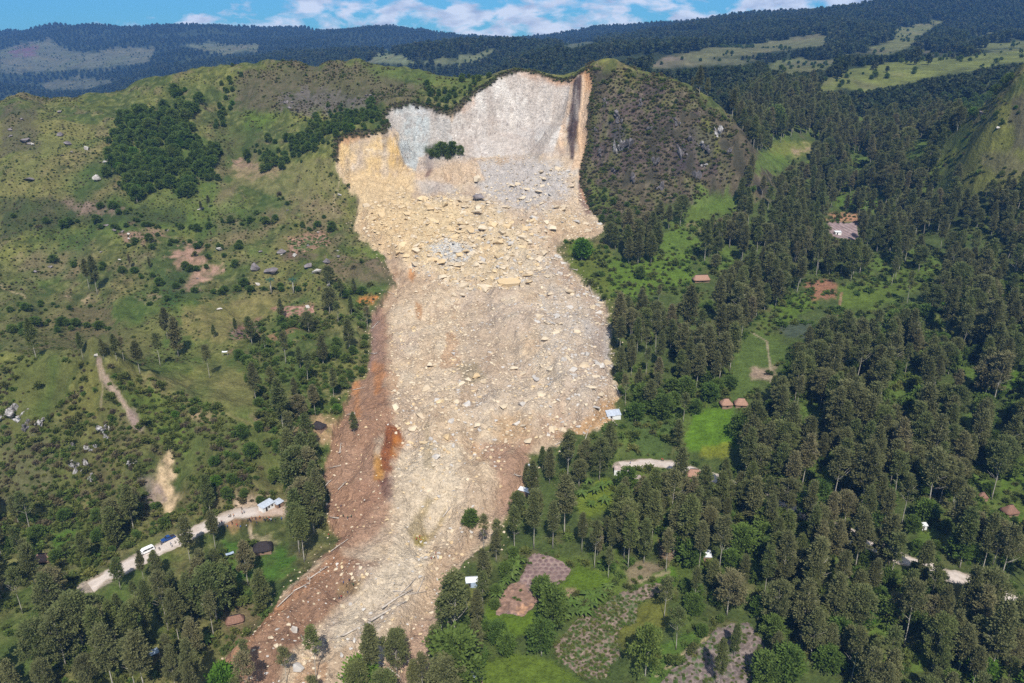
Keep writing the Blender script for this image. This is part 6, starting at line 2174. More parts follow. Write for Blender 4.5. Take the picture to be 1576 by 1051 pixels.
CLEAR = np.zeros(XX.shape, bool)
CLR = [
    [(1060, 640), (1132, 625), (1140, 700), (1085, 712), (1050, 695)], [(1128, 545), (1165, 512), (1215, 535), (1200, 570), (1160, 605), (1140, 630), (1120, 610)],
    [(1190, 475), (1250, 440), (1262, 470), (1240, 520), (1205, 520)], [(1230, 432), (1300, 430), (1300, 480), (1250, 470)], [(1295, 445), (1400, 425), (1420, 442), (1340, 485), (1295, 480)],
    [(1270, 326), (1322, 325), (1322, 372), (1276, 366)], [(1410, 488), (1485, 484), (1470, 512), (1420, 516)], [(1540, 570), (1610, 560), (1610, 605), (1545, 602)], [(1540, 720), (1610, 690), (1610, 745), (1540, 765)],
    [(1180, 222), (1252, 218), (1255, 242), (1190, 246)], [(960, 640), (1040, 640), (1040, 700), (975, 705)], [(950, 705), (1035, 705), (1035, 725), (950, 730)], [(885, 760), (940, 735), (955, 790), (900, 800)],
    [(745, 930), (800, 945), (830, 935), (860, 905), (890, 868), (945, 890), (1030, 870), (1050, 890), (1040, 950), (1060, 970), (1010, 1030), (960, 1100), (735, 1100), (740, 1015), (760, 985)],
    [(805, 850), (880, 850), (900, 890), (800, 950), (755, 950)], [(1000, 1000), (1110, 950), (1185, 955), (1190, 1100), (1000, 1100)], [(1560, 780), (1620, 790), (1620, 860), (1560, 845)],
    [(340, 832), (440, 838), (455, 870), (420, 895), (370, 900), (345, 870)], [(72, 822), (128, 808), (130, 870), (78, 872)], [(380, 770), (445, 765), (445, 860), (330, 825)], [(345, 935), (392, 932), (395, 965), (345, 975)],
    [(165, 850), (440, 775), (440, 800), (180, 915)], [(1440, 870), (1500, 885), (1530, 915), (1440, 900)], [(1055, 342), (1106, 340), (1102, 364), (1060, 366)], [(1275, 300), (1362, 298), (1362, 322), (1285, 322)],
    [(1385, 360), (1425, 380), (1402, 405)],
]
CLR = CLR2 + CLR
for pts in CLR:
    CLEAR |= pm(pts, rag=3)


def protect(pts):
    PROT.append((pts, (min(p[0] for p in pts), max(p[0] for p in pts), min(p[1] for p in pts), max(p[1] for p in pts))))


for pts in CLR[:31] + MEADP + [
    [(226, 695), (284, 690), (288, 772), (230, 772)], [(205, 560), (150, 552), (145, 575), (190, 640), (225, 665)],
    [(165, 885), (230, 842), (330, 800), (440, 768), (440, 812), (335, 830), (255, 868), (180, 905)], [(380, 825), (432, 825), (435, 860), (380, 860)], [(470, 640), (512, 640), (512, 668), (470, 668)],
    [(606, 425), (940, 476), (955, 610), (944, 640), (925, 655), (880, 660), (850, 680), (815, 695), (800, 740), (785, 775), (760, 815), (735, 835), (712, 860), (690, 895), (660, 935), (640, 955), (600, 965), (540, 1000), (470, 980), (420, 1000), (380, 1000), (450, 915), (520, 845), (510, 780), (515, 700), (540, 620), (580, 560), (580, 480)],
    [(762, 945), (772, 900), (806, 862), (840, 851), (878, 868), (875, 890), (940, 890), (945, 905), (880, 935), (860, 925), (806, 950), (790, 985), (750, 985)], [(860, 1000), (900, 955), (990, 905), (1020, 900), (1010, 1000), (960, 1051), (870, 1051)], [(1040, 1045), (1110, 970), (1160, 965), (1175, 1010), (1150, 1045)],
    [(745, 1051), (750, 1015), (800, 1005), (880, 1040), (890, 1051)],
    [(940, 708), (1032, 708), (1032, 722), (985, 735), (945, 735)], [(1448, 874), (1500, 884), (1515, 905), (1450, 896)], [(1098, 605), (1155, 605), (1155, 632), (1098, 632)], [(50, 845), (85, 845), (85, 870), (50, 870)],
    [(342, 935), (385, 932), (385, 965), (342, 965)], [(1072, 845), (1096, 845), (1096, 866), (1072, 866)], [(1298, 830), (1318, 830), (1318, 848), (1298, 848)], [(1348, 850), (1372, 850), (1372, 864), (1348, 864)],
    [(1500, 750), (1570, 768), (1570, 795), (1500, 780)], [(1062, 418), (1095, 416), (1095, 436), (1062, 436)], [(1052, 715), (1085, 715), (1085, 735), (1052, 735)], [(716, 882), (740, 882), (740, 902), (716, 902)], [(224, 995), (248, 995), (248, 1016), (224, 1016)], [(340, 838), (368, 838), (368, 862), (340, 862)],
    [(800, 742), (815, 742), (815, 770), (800, 770)], [(720, 1030), (750, 1030), (750, 1051), (720, 1051)],
    [(1255, 125), (1290, 112), (1340, 100), (1400, 92), (1480, 88), (1620, 70), (1620, 95), (1540, 100), (1490, 112), (1440, 118), (1400, 128), (1330, 135), (1265, 135)],
    [(905, 100), (985, 112), (1030, 122), (1095, 165), (1148, 212), (1120, 270), (1060, 290), (1000, 300), (935, 320), (905, 300)],
    [(1480, 230), (1576, 120), (1620, 100), (1620, 250), (1540, 275), (1480, 285)], [(870, 375), (935, 385), (1060, 395), (1070, 420), (1010, 440), (950, 455), (905, 435)],
]:
    protect(pts)

GROVES = [   # (outline of the feet, spacing, words, thin share, size range)
    ([(-120, 905), (60, 925), (150, 905), (230, 880), (300, 862), (345, 870), (350, 930), (335, 1000), (310, 1100), (-120, 1120)], 6.0, 'tall dark feathery tree in the bottom left wood below the pale road', .25, (.75, 1.15)),
    ([(300, 880), (350, 890), (430, 905), (400, 940), (350, 930), (320, 960)], 7.0, 'slender dark tree around the green plot left of the landslide toe', .3, (.7, 1.0)),
    ([(440, 700), (500, 700), (505, 780), (518, 845), (490, 868), (440, 866), (436, 800), (445, 760)], 5.2, 'very tall dark tree in the dense grove between tin sheds and slide edge', .15, (.9, 1.25)),
    ([(405, 890), (440, 870), (500, 860), (440, 905), (400, 945)], 7.5, 'slim tree beside the rim of the toe below the black-roofed hut', .35, (.6, .9)),
    ([(350, 1040), (420, 1040), (520, 1005), (600, 1000), (650, 1030), (640, 1130), (340, 1130)], 8.0, 'thin-crowned tree in front of the landslide toe at the bottom edge', .6, (.6, .95)),
    ([(690, 960), (720, 930), (760, 905), (760, 960), (740, 1000), (745, 1020), (735, 1110), (640, 1130), (655, 1040)], 5.6, 'dark tree at the bottom between the landslide toe and the green lawn', .3, (.8, 1.1)),
    ([(735, 870), (775, 840), (800, 780), (810, 800), (800, 860), (755, 915), (722, 915)], 5.5, 'dark tree at the lower right edge of the debris left of the purple garden', .2, (.7, 1.0)),
    ([(800, 715), (850, 695), (880, 680), (925, 672), (950, 690), (950, 735), (880, 750), (870, 790), (880, 860), (830, 848), (800, 830), (795, 770)], 5.0, 'tall dark tree in the wood between the slide and the white-walled house', .15, (.75, 1.05)),
    ([(880, 800), (960, 800), (1000, 810), (1010, 860), (960, 880), (900, 880), (875, 860)], 5.2, 'dark tree in the row behind the mounded gardens', .2, (.75, 1.05)),
    ([(960, 745), (1060, 735), (1075, 800), (1060, 880), (1030, 870), (1000, 800), (960, 790)], 5.6, 'dark tree in the wood below the right-hand road end', .25, (.8, 1.1)),
    ([(1060, 740), (1240, 810), (1250, 1120), (1190, 1120), (1190, 960), (1110, 945), (1050, 930), (1045, 890), (1062, 860)], 5.0, 'dense olive tree in the lower right wood near the whitish flat-roofed shed', .12, (.7, 1.0)),
    ([(1240, 810), (1440, 890), (1440, 1120), (1250, 1120)], 5.0, 'dense olive tree in the middle of the lower right wood below the road', .10, (.7, 1.0)),
    ([(1440, 905), (1640, 960), (1660, 1120), (1440, 1120)], 5.2, 'dense olive tree in the bottom right corner below the road', .12, (.75, 1.05)),
]
MIDW = [
    ([(1060, 705), (1140, 700), (1160, 640), (1200, 580), (1240, 535), (1300, 520), (1420, 530), (1500, 500), (1680, 460), (1700, 950), (1560, 905), (1440, 872), (1300, 808), (1190, 762), (1075, 722)], 5.4, .12, (.75, 1.15)),
    ([(945, 480), (1000, 500), (1060, 500), (1130, 480), (1150, 520), (1120, 600), (1060, 610), (1000, 560), (955, 590)], 6.0, .2, (.65, 1.15)),
    ([(945, 600), (990, 560), (1050, 620), (1060, 690), (1035, 730), (1000, 690), (950, 700)], 9.0, .4, (.6, .95)),
    ([(935, 355), (985, 350), (1060, 345), (1085, 345), (1120, 300), (1150, 330), (1110, 380), (1040, 400), (960, 410), (940, 380)], 5.4, .15, (.65, 1.0)),
    ([(1080, 400), (1130, 340), (1150, 290), (1180, 250), (1250, 245), (1300, 280), (1400, 280), (1470, 300), (1640, 300), (1680, 460), (1500, 500), (1420, 490), (1330, 440), (1240, 440), (1150, 510), (1120, 490)], 6.2, .18, (.7, 1.05)),
    ([(1120, 170), (1180, 140), (1260, 140), (1310, 190), (1380, 200), (1440, 180), (1475, 200), (1445, 260), (1400, 290), (1300, 290), (1180, 250), (1155, 220)], 5.6, .08, (.75, 1.1)),
    ([(1040, 112), (1130, 115), (1180, 125), (1220, 135), (1180, 160), (1100, 160), (1050, 130)], 8.0, .1, (.6, .9)),
    ([(960, 430), (1060, 400), (1090, 440), (1060, 480), (980, 480)], 14.0, .5, (.45, .8)),
    # left of the slide
    ([(395, 500), (470, 480), (540, 470), (572, 500), (570, 580), (535, 600), (500, 640), (450, 640), (400, 580), (370, 560)], 11.0, .35, (.4, .75)),
    ([(490, 430), (560, 450), (575, 480), (520, 470)], 10.0, .3, (.35, .6)),
    ([(450, 640), (500, 650), (510, 690), (480, 720), (430, 720), (420, 680)], 8.0, .3, (.5, .85)),
    ([(250, 760), (330, 770), (330, 810), (270, 820), (240, 830), (180, 850), (140, 850), (150, 800), (220, 780)], 8.0, .2, (.6, .95)),
    ([(-100, 820), (60, 800), (70, 880), (60, 930), (-100, 920)], 7.0, .25, (.7, 1.0)),
    ([(100, 880), (150, 860), (160, 890), (60, 940)], 9.0, .2, (.5, .8)),
]
GAPS = sstep(-0.5, -0.05, 0.7 * nz[28.0] + 0.5 * nz[9.0])
cand = []
for gi, (pts, spc, words, thin, sr) in enumerate(GROVES):
    mk = pm(pts, rag=4) & SLIDE_OK & ~CLEAR
    mk &= (SD < -2) | (VV > 985)
    for q in scatter(mk * GAPS, spc * 1.02, rng, keep=clear_xy):
        f = fit(q, random.uniform(*sr) * random.choice((.75, .9, 1.0, 1.0, 1.12)), 24)
        if f: cand.append((q, gi, thin, f))
wood_q = []
for pts, spc, thin, sr in MIDW:
    mk = pm(pts, rag=4) & OUT & ~CLEAR
    for q in scatter(mk * GAPS, spc * 1.08, rng, keep=clear_xy):
        f = fit(q, random.uniform(*sr) * random.choice((.75, .9, 1.0, 1.0, 1.12)), 24)
        if f: wood_q.append((q, -1, thin, f))


def seen(q):
    u, v = project(q[0], q[1], q[2] + 10)
    return -30 < u < 1606 and v < 1090


cand.sort(key=lambda c: (not seen(c[0]), c[0][1] ** 2 + c[0][2] ** 2 + c[0][0] ** 2))
NTREE = 300
protos = {}
tq, tr_, ts, tv = [], [], [], []


def pick(thin):
    return 11 + random.randrange(3) if random.random() < thin else random.randrange(11)


hand = [  # single trees on the left hillside: foot (u, v), height in photo pixels
    (56, 553, 62, 'big dark tree on the left terrace near the left border'), (128, 553, 38, 'dark bushy tree just behind the top of the knob'),
    (160, 553, 34, 'small dark tree right behind the start of the trodden ridge path'), (180, 556, 40, 'tree in the row behind the knob, left of the tall leaning tree'),
    (216, 577, 54, 'dark low-crowned tree at the dip behind the knob'), (247, 564, 52, 'leaning tree with a long pale trunk behind the knob'),
    (275, 549, 68, 'tallest tree of the row on the left terrace'), (258, 522, 48, 'tree standing just behind the tallest terrace tree'),
    (323, 582, 52, 'tree with a bare pale trunk on the right of the terrace row'), (364, 518, 26, 'small round tree at the left end of a red tilled plot'),
    (330, 520, 22, 'small bushy tree alone in dry yellow grass'), (150, 453, 56, 'tree of the lone clump in the middle of the left hillside, right one'),
    (138, 447, 50, 'tree of the lone clump in the middle of the left hillside, left one'), (201, 413, 20, 'small round tree above the left hillside clump'),
    (231, 413, 20, 'small dark tree right of the small round tree on the left hillside'), (191, 556, 36, 'slim tree in the row behind the knob beside its twin'),
    (394, 620, 60, 'tall tree left of the orange yard on the slope above the hut'), (440, 560, 50, 'slim tree at the upper edge of the left-hand wood strip'),
    (545, 668, 36, 'tree standing on orange soil at the left flank of the slide'), (310, 326, 16, 'small dark tree at the right foot of the thicket'), (322, 322, 22, 'taller dark tree at the right foot of the thicket'),
    (1395, 470, 50, 'tree with tall bare trunk at the edge of the upper right clearing'), (1372, 440, 48, 'tall-trunked tree left of the bare-trunk tree at the clearing'),
    (1022, 950, 58, 'lone slim tree with a bare white trunk in the lawn right of the gardens'), (1040, 1000, 56, 'dark-crowned tree with white trunk below the lone slim tree'),
    (936, 890, 48, 'tree with a pale trunk at the back edge of the gardens'), (1025, 880, 62, 'tree with long white trunk at the right end of the garden row'),
    (487, 1045, 70, 'sparse tree with twin pale stems in front of the brown toe'), (575, 1060, 90, 'tall dark narrow tree in front of the middle of the toe'), (700, 1005, 110, 'tall tree with a white trunk at the right edge of the toe'),
    (745, 850, 52, 'leftmost of two slim trees on the debris edge above the purple garden'), (765, 850, 50, 'right one of two slim trees on the debris edge above the purple garden'),
    (186, 908, 48, 'thin tree in front of the far left end of the road'), (222, 896, 44, 'left of two thin trees in front of the road below the minibus'), (243, 891, 46, 'right of two thin trees in front of the road below the minibus'), (293, 866, 66, 'tree in front of the middle of the road between pickup and crowd'), (332, 846, 60, 'dark tree crossing the road just left of the crowd'), (1105, 1060, 62, 'dark tree at the lower end of the bottom right tilled plot'), (1130, 1010, 52, 'dark tree standing in the bottom right tilled plot'),
]


def tree_from(q, k, sc, rz, label, group):
    r, c, t = make_tree('casuarina_tree', CAS[k], q, sc, rz, label, group, 'tree', wide=random.uniform(.85, 1.15))
    protos.setdefault(k, (c, t))


for i, (u, v, hp, lb) in enumerate(hand):
    p, hh = place_h(u, v, hp)
    k = (11 + i % 3) if any(w in lb for w in ('bare', 'sparse', 'slim', 'long pale', 'white trunk', 'pale trunk')) else i % 8
    tree_from(p, k, hh / CAS[k][0].vertices[0].co.z if False else hh / 24.0, random.uniform(0, 6.28), lb, None)
    clear_xy.append((p[0], p[1], 3.0))
for n, (q, gi, thin, sr) in enumerate(cand):
    k = pick(thin)
    sc = sr
    if n < NTREE - len(hand):
        tree_from(q, k, sc, random.uniform(0, 6.28), GROVES[gi][2], 'grove: ' + GROVES[gi][2].split(' tree ', 1)[1])
    else:
        wood_q.append((q, k, thin, sr))
pts_, rot_, scl_, var_ = [], [], [], []
for q, k, thin, sr in wood_q:
    if k < 0: k = pick(thin)
    sc = sr
    w = random.uniform(.9, 1.25)
    pts_.append(q); rot_.append((random.uniform(-.05, .05), random.uniform(-.05, .05), random.uniform(0, 6.28))); scl_.append((sc * w, sc * w, sc)); var_.append(k)
for k in range(len(CAS)):
    if k not in protos:
        q = np.array((*ground(1300, 1000)[:2], 0)); q[2] = height(q[0], q[1])[0]
        tree_from(q, k, .8, 0, GROVES[11][2], 'grove: ' + GROVES[11][2].split(' tree ', 1)[1])
gn_stuff('woodland', pts_, rot_, scl_, var_, [list(protos[k]) for k in range(len(CAS))], 'dark feathery woodland filling the valley and slopes behind the nearest trees', 'woodland')

# broadleaf trees, thickets
def yprot(q):
    return q[1] < 520


bprot, bpts, brot, bscl, bvar = {}, [], [], [], []
BH = [11, 9, 13, 8, 12]


def broad(u, v, hp, k, lb, grp=None, wide=1.0):
    p, hh = place_h(u, v, hp)
    r, c, t = make_tree('broadleaf_tree', BRD[k], p, hh / BH[k], random.uniform(0, 6.28), lb, grp, 'tree', 0.7 if u > 820 and v > 950 else wide)
    bprot.setdefault(k, (c, t))
    clear_xy.append((p[0], p[1], 3.0))


for a in [(850, 972, 62, 0, 'large olive round tree between the lawn and the hedge of the mounded gardens'), (833, 1008, 46, 1, 'very dark round tree below the large olive tree at the garden edge'),
          (993, 1040, 66, 2, 'big bushy dark tree at the lower right of the largest mounded garden'), (834, 918, 26, 1, 'small sapling growing inside the purple mounded garden'),
          (556, 1062, 40, 3, 'bright green round tree at the bottom edge in front of the toe'), (345, 1062, 34, 3, 'bright green round tree at the bottom left of the toe'),
          (700, 1068, 80, 2, 'large dark green tree at the bottom edge left of the tin house'), (965, 755, 34, 4, 'round green tree just below the white-walled house'), (1190, 205, 40, 0, 'pale green round tree at the foot of the dark spur'),
          (765, 990, 30, 4, 'bush-like tree on the lawn left of the olive tree'), (780, 1006, 26, 1, 'small dark tree left of the very dark round tree'), (895, 400, 30, 3, 'bright green bushy tree beside the slide lobe on the right'),
          (680, 240, 20, 1, 'left tree of the bush island in the scar'), (696, 240, 21, 0, 'right tree of the bush island in the scar'), (665, 243, 12, 1, 'lowest bush at the left tip of the island in the scar'),
          (709, 242, 17, 2, 'rounded bush at the right end of the island in the scar'), (673, 244, 12, 4, 'dense bush left of the middle of the island in the scar'), (690, 247, 13, 2, 'low bush on the front of the island in the scar'), (725, 812, 26, 4, 'green tree on the debris edge below the narrow white roof'), (985, 430, 20, 4, 'green tree in the bright glade right of the slide')]:
    broad(*a)
for k in range(5):
    if k not in bprot:
        broad(900 + 12 * k, 420, 18, k, 'green tree in the bright glade right of the slide', None)
THK = [([(182, 198), (214, 180), (258, 176), (274, 148), (302, 165), (286, 196), (306, 216), (332, 246), (322, 272), (300, 284), (288, 304), (240, 292), (204, 306), (192, 270), (168, 262), (178, 228)], 3.8, (.25, 1.1), OUT & (nz[9.0] + 0.7 * nz[28.0] > -0.42)),
       ([(470, 192), (530, 172), (588, 172), (575, 190), (520, 205), (510, 225), (430, 262), (380, 252), (400, 230), (440, 228)], 3.9, (.22, .75), OUT),
       ([(348, 120), (362, 118), (355, 190), (335, 192)], 4.5, (.35, .6), OUT), ([(640, 150), (690, 140), (735, 122), (745, 128), (715, 152), (690, 168), (650, 158)], 4.5, (.3, .6), OUT),
       ([(560, 185), (600, 175), (600, 200), (540, 210)], 4.5, (.3, .5), OUT),
       ([(420, 560), (570, 520), (560, 600), (510, 650), (440, 660), (390, 620), (360, 560)], 7.0, (.3, .7), OUT), ([(400, 660), (500, 690), (480, 760), (430, 770), (330, 770), (330, 720)], 6.5, (.3, .7), OUT),
       ([(180, 590), (290, 640), (290, 720), (250, 690), (210, 640)], 5.5, (.25, .5), OUT), ([(0, 800), (240, 780), (330, 800), (250, 850), (0, 900)], 8.0, (.3, .7), OUT),
       ([(1480, 130), (1560, 110), (1500, 170), (1450, 210), (1440, 180)], 5.5, (.5, .9), OUT), ([(1440, 250), (1560, 150), (1600, 140), (1480, 250), (1450, 300)], 7.5, (.25, .5), OUT),
       ([(868, 372), (945, 385), (960, 470), (1060, 460), (1080, 400), (950, 395)], 8.0, (.2, .45), OUT), ([(880, 290), (930, 350), (1000, 340), (960, 310)], 6.0, (.3, .55), OUT),
       ([(740, 890), (800, 870), (800, 930), (750, 950), (740, 1000), (700, 1000), (690, 960)], 5.5, (.3, .6), OUT), ([(870, 750), (960, 720), (960, 800), (880, 800)], 8.0, (.25, .5), OUT),
       ([(690, 1020), (745, 1000), (745, 1110), (660, 1120)], 6.0, (.6, 1.0), OUT), ([(1030, 900), (1060, 880), (1070, 950), (1030, 960)], 6.0, (.3, .55), OUT),
       ([(960, 600), (1620, 420), (1660, 1100), (1200, 1100), (1050, 930)], 7.5, (.3, 1.25), OUT), ([(1300, 115), (1420, 125), (1430, 160), (1380, 170), (1320, 140)], 8.0, (.5, .9), OUT)]
HEDGES = [[(272, 472), (280, 440), (300, 415), (335, 400)], [(358, 562), (410, 540), (470, 505), (500, 482)], [(380, 522), (440, 505), (475, 498)], [(0, 482), (60, 474), (130, 472)], [(190, 380), (250, 374), (330, 382), (400, 376)],
          [(20, 340), (120, 345), (280, 352), (420, 345)], [(200, 420), (245, 440), (240, 470)], [(420, 300), (470, 330), (520, 345)], [(300, 330), (360, 345), (420, 330)], [(60, 400), (140, 410), (190, 420)], [(490, 440), (530, 455), (575, 452)], [(330, 450), (420, 446), (480, 452)],
          [(150, 320), (230, 335)], [(430, 350), (500, 352), (540, 346)], [(0, 520), (80, 500), (170, 510)], [(360, 410), (380, 430), (360, 450)]]
for hl in HEDGES:
    for (u0, v0), (u1, v1) in zip(hl[:-1], hl[1:]):
        n = int(math.hypot(u1 - u0, v1 - v0) / 4.5) + 1
        for i in range(n):
            if random.random() < .22: continue
            t = (i + random.random()) / n
            q = ground(u0 + (u1 - u0) * t + random.gauss(0, 7), v0 + (v1 - v0) * t + random.gauss(0, 3.5))
            sc = random.choice((.08, .1, .14, .2, .3, .42)) * random.uniform(.8, 1.2)
            bpts.append(q - np.array((0, 0, .3))); brot.append((0, 0, random.uniform(0, 6.28))); bscl.append((sc * 1.4, sc * 1.4, sc)); bvar.append(random.choice((0, 1, 2, 4, 1)))
for q in scatter((MEADOW > 0.5) * sstep(0.05, 0.4, fbm(XX, YY, 45, 171, 4)), 12.0, rng, 700):
    sc = random.uniform(.25, .6)
    bpts.append(q - np.array((0, 0, .4))); brot.append((0, 0, random.uniform(0, 6.28))); bscl.append((sc * 1.3, sc * 1.3, sc)); bvar.append(random.choice((0, 1, 2, 4)))
for pts, spc, sr, base in THK:
    for q in scatter((pm(pts, rag=14) & base).astype(float), spc, rng, keep=clear_xy):
        k = random.choice([0, 0, 1, 1, 2, 4] + ([3] if random.random() < .25 else []))
        sc = random.uniform(*sr) * 0.9
        if yprot(q):
            sc = fit(q, sc, 11, .18)
            if not sc: continue
        bpts.append(q - np.array((0, 0, .4))); brot.append((0, 0, random.uniform(0, 6.28))); bscl.append((sc * 1.1, sc * 1.1, sc)); bvar.append(k)
gn_stuff('thicket', bpts, brot, bscl, bvar, [list(bprot[k]) for k in range(5)], 'dense green thickets and bushes on the slopes and along the clearings', 'thicket')

# single shrubs on the left hillside, then the mass of low scrub
sprot = {}
shr_px = [(245, 645), (510, 270), (536, 290), (470, 440), (520, 432), (545, 412), (556, 405), (570, 440), (300, 395), (395, 330), (430, 300), (60, 350), (420, 345), (110, 610), (60, 600), (300, 620), (180, 700), (330, 690), (1000, 240), (980, 150), (1040, 160), (930, 280), (1010, 290)]
for i, (u, v) in enumerate(shr_px):
    p = ground(u, v)
    k = i % 6
    o = link(bpy.data.objects.new('shrub', SHR[k]))
    s = random.uniform(1.2, 1.8)
    o.location, o.scale, o.rotation_euler = tuple(p), (s, s, s), (0, 0, i)
    where = 'left hillside grass' if u < 600 and v < 560 else ('face of the left knob' if u < 600 else 'dark rocky spur')
    tag(o, 'low round shrub standing on the ' + where, 'shrub', 'shrubs on the ' + where)
    sprot.setdefault(k, o)
SC = [([(0, 556), (150, 553), (250, 600), (420, 664), (430, 760), (330, 790), (220, 800), (0, 830)], 1.6, (.45, 1.2), (0, 1, 2, 4, 4, 5, 0, 1, 3), 9000),
      ([(905, 100), (985, 112), (1030, 122), (1095, 165), (1148, 212), (1155, 250), (1110, 290), (1060, 310), (1000, 330), (935, 350), (905, 320), (895, 275), (905, 220), (912, 150)], 1.8, (.5, 1.2), (4, 5, 4, 5, 0, 1), 7000),
      ([(360, 112), (440, 98), (560, 100), (700, 120), (740, 128), (690, 168), (600, 165), (500, 200), (380, 190), (350, 150)], 1.9, (.4, .85), (4, 5, 4, 0, 1), 6500),
      ([(0, 155), (200, 130), (360, 110), (360, 200), (330, 330), (520, 240), (540, 300), (560, 400), (600, 430), (560, 480), (280, 560), (0, 550)], 2.3, (.25, .6), (0, 1, 4, 5, 0, 1), 13000),
      ([(380, 500), (580, 470), (570, 560), (520, 650), (500, 850), (420, 770), (400, 640)], 2.6, (.5, 1.4), (0, 1, 2, 3), 3500),
      ([(-50, 800), (330, 790), (440, 830), (440, 920), (320, 1080), (-100, 1100)], 2.2, (.5, 1.4), (0, 1, 2, 3, 2), 4500),
      ([(868, 372), (960, 390), (1150, 300), (1300, 200), (1480, 250), (1660, 300), (1700, 1100), (1000, 1100), (700, 1100), (740, 900), (810, 780), (850, 700), (950, 640), (950, 500)], 3.2, (.5, 1.5), (0, 1, 2, 3, 3), 15000),
      ([(1440, 260), (1560, 110), (1640, 100), (1640, 300), (1480, 310)], 3.0, (.4, 1.1), (0, 1, 0, 4), 1500)]
GREENS = np.zeros(XX.shape, bool)
for pts in [[(750, 930), (800, 945), (830, 935), (860, 905), (890, 870), (940, 890), (930, 905), (880, 915), (850, 960), (790, 985), (745, 960)], [(740, 1020), (790, 1005), (850, 1015), (900, 1051), (900, 1090), (740, 1090)],
            [(950, 970), (985, 930), (1025, 920), (1035, 960), (1005, 990), (985, 1020), (960, 1010)], [(1065, 630), (1130, 625), (1135, 690), (1095, 700), (1055, 690)], [(1125, 530), (1170, 510), (1215, 535), (1160, 600), (1130, 640)]]:
    GREENS |= pm(pts, rag=2)
pts_, rot_, scl_, var_ = [], [], [], []
for pts, spc, sr, kinds, cap in SC:
    mk = pm(pts, rag=8) & OUT & ~GREENS & ~BARE
    for q in scatter(mk * sstep(-0.35, 0.45, nz[9.0] + 0.7 * nz[28.0] + 0.3 * nz[80.0]), spc, rng, cap, keep=clear_xy if spc > 2 else None):
        s = random.uniform(*sr) * random.choice((.6, .8, 1.0, 1.0, 1.35))
        pts_.append(q - np.array((0, 0, .15))); rot_.append((0, 0, random.uniform(0, 6.28))); scl_.append((s * 1.15, s * 1.15, s)); var_.append(random.choice(kinds))
for q in scatter(((SD > -3.2) & (SD < 0.9) & (rimd < 6)).astype(float), 1.3, rng, 1500):
    s = random.uniform(.4, 1.0)
    pts_.append(q - np.array((0, 0, .1))); rot_.append((0, 0, random.uniform(0, 6.28))); scl_.append((s * 1.2, s * 1.2, s)); var_.append(random.choice((0, 1, 4, 5, 4)))
gn_stuff('low_scrub', pts_, rot_, scl_, var_, [[sprot[k]] for k in range(6)], 'low scrub and tussocks covering the open slopes', 'scrub')

cp_, cr_, cs_, cv_ = [], [], [], []
for gq, dens in ((GARD[1], .75), (GARD[2], .35), (GARD[0], .05), (GARD[3], .4), (GARD[5], .3)):
    sel = np.zeros(XX.shape, bool)
    bx = (XX > min(p[0] for p in gq)) & (XX < max(p[0] for p in gq)) & (YY > min(p[1] for p in gq)) & (YY < max(p[1] for p in gq))
    sel[bx] = inside(gq, XX[bx], YY[bx])
    for q in scatter(sel.astype(float), 1.05, rng):
        if random.random() < dens * (1.2 + 0.6 * float(fbm(np.array([q[0]]), np.array([q[1]]), 8, 5, 2)[0])):
            s = random.uniform(.22, .5)
            cp_.append(q + np.array((0, 0, .22))); cr_.append((0, 0, random.uniform(0, 6.28))); cs_.append((s * 1.3, s * 1.3, s * .8)); cv_.append(random.choice((0, 1, 2)))
gn_stuff('garden_crops', cp_, cr_, cs_, cv_, [[sprot[k]] for k in (0, 1, 3)], 'low leafy crops planted over the mounded gardens', 'crops')

# banana plants by the gardens and two crowned screw pines on the hillside
def frond_leaf(L, w, droop, rg, n=7):
    vs, fs = [], []
    for i in range(n + 1):
        t = i / n
        x = L * t
        z = L * (0.75 * t - droop * t * t)
        ww = w * math.sin(math.pi * (0.08 + 0.9 * t)) ** .7
        vs += [(x, -ww, z - .12 * ww), (x, 0, z + .06), (x, ww, z - .12 * ww)]
    for i in range(n):
        a = 3 * i
        fs += [(a, a + 3, a + 4, a + 1), (a + 1, a + 4, a + 5, a + 2)]
    return vs, fs


def rot_z(part, a, z0):
    c, s = math.cos(a), math.sin(a)
    return [(x * c - y * s, x * s + y * c, z + z0) for x, y, z in part[0]], part[1]


rg_ = random.Random(5)
bleaf = merge([rot_z(frond_leaf(rg_.uniform(1.9, 2.8), .34, rg_.uniform(.55, 1.0), rg_), i * 0.75 + rg_.uniform(-.2, .2), 1.5) for i in range(9)])
BAN_L = py_mesh('fronds', bleaf[0], bleaf[1], M['banana'], True)
bst = tube([(0, 0, -.4), (.03, 0, .8), (0, .02, 1.7)], [.17, .14, .10], 8)
BAN_S = py_mesh('stem', bst[0], bst[1], M['shrub'], True)
plf = merge([rot_z(frond_leaf(rg_.uniform(1.5, 2.0), .12, rg_.uniform(.3, 1.25), rg_), i * 0.49, 5.2 + .15 * (i % 3)) for i in range(39)])
PAN_L = py_mesh('fronds', plf[0], plf[1], M['bluegreen'], True)
pst = tube([(0, 0, -.5), (.05, 0, 2.5), (0, .05, 5.4)], [.26, .2, .16], 8)
PAN_S = py_mesh('stem', pst[0], pst[1], M['bark'], True)
ban = [(880, 935), (890, 930), (897, 938), (905, 922), (914, 926), (921, 915), (928, 918), (936, 908), (872, 946), (884, 946), (866, 955), (900, 948), (910, 936)]
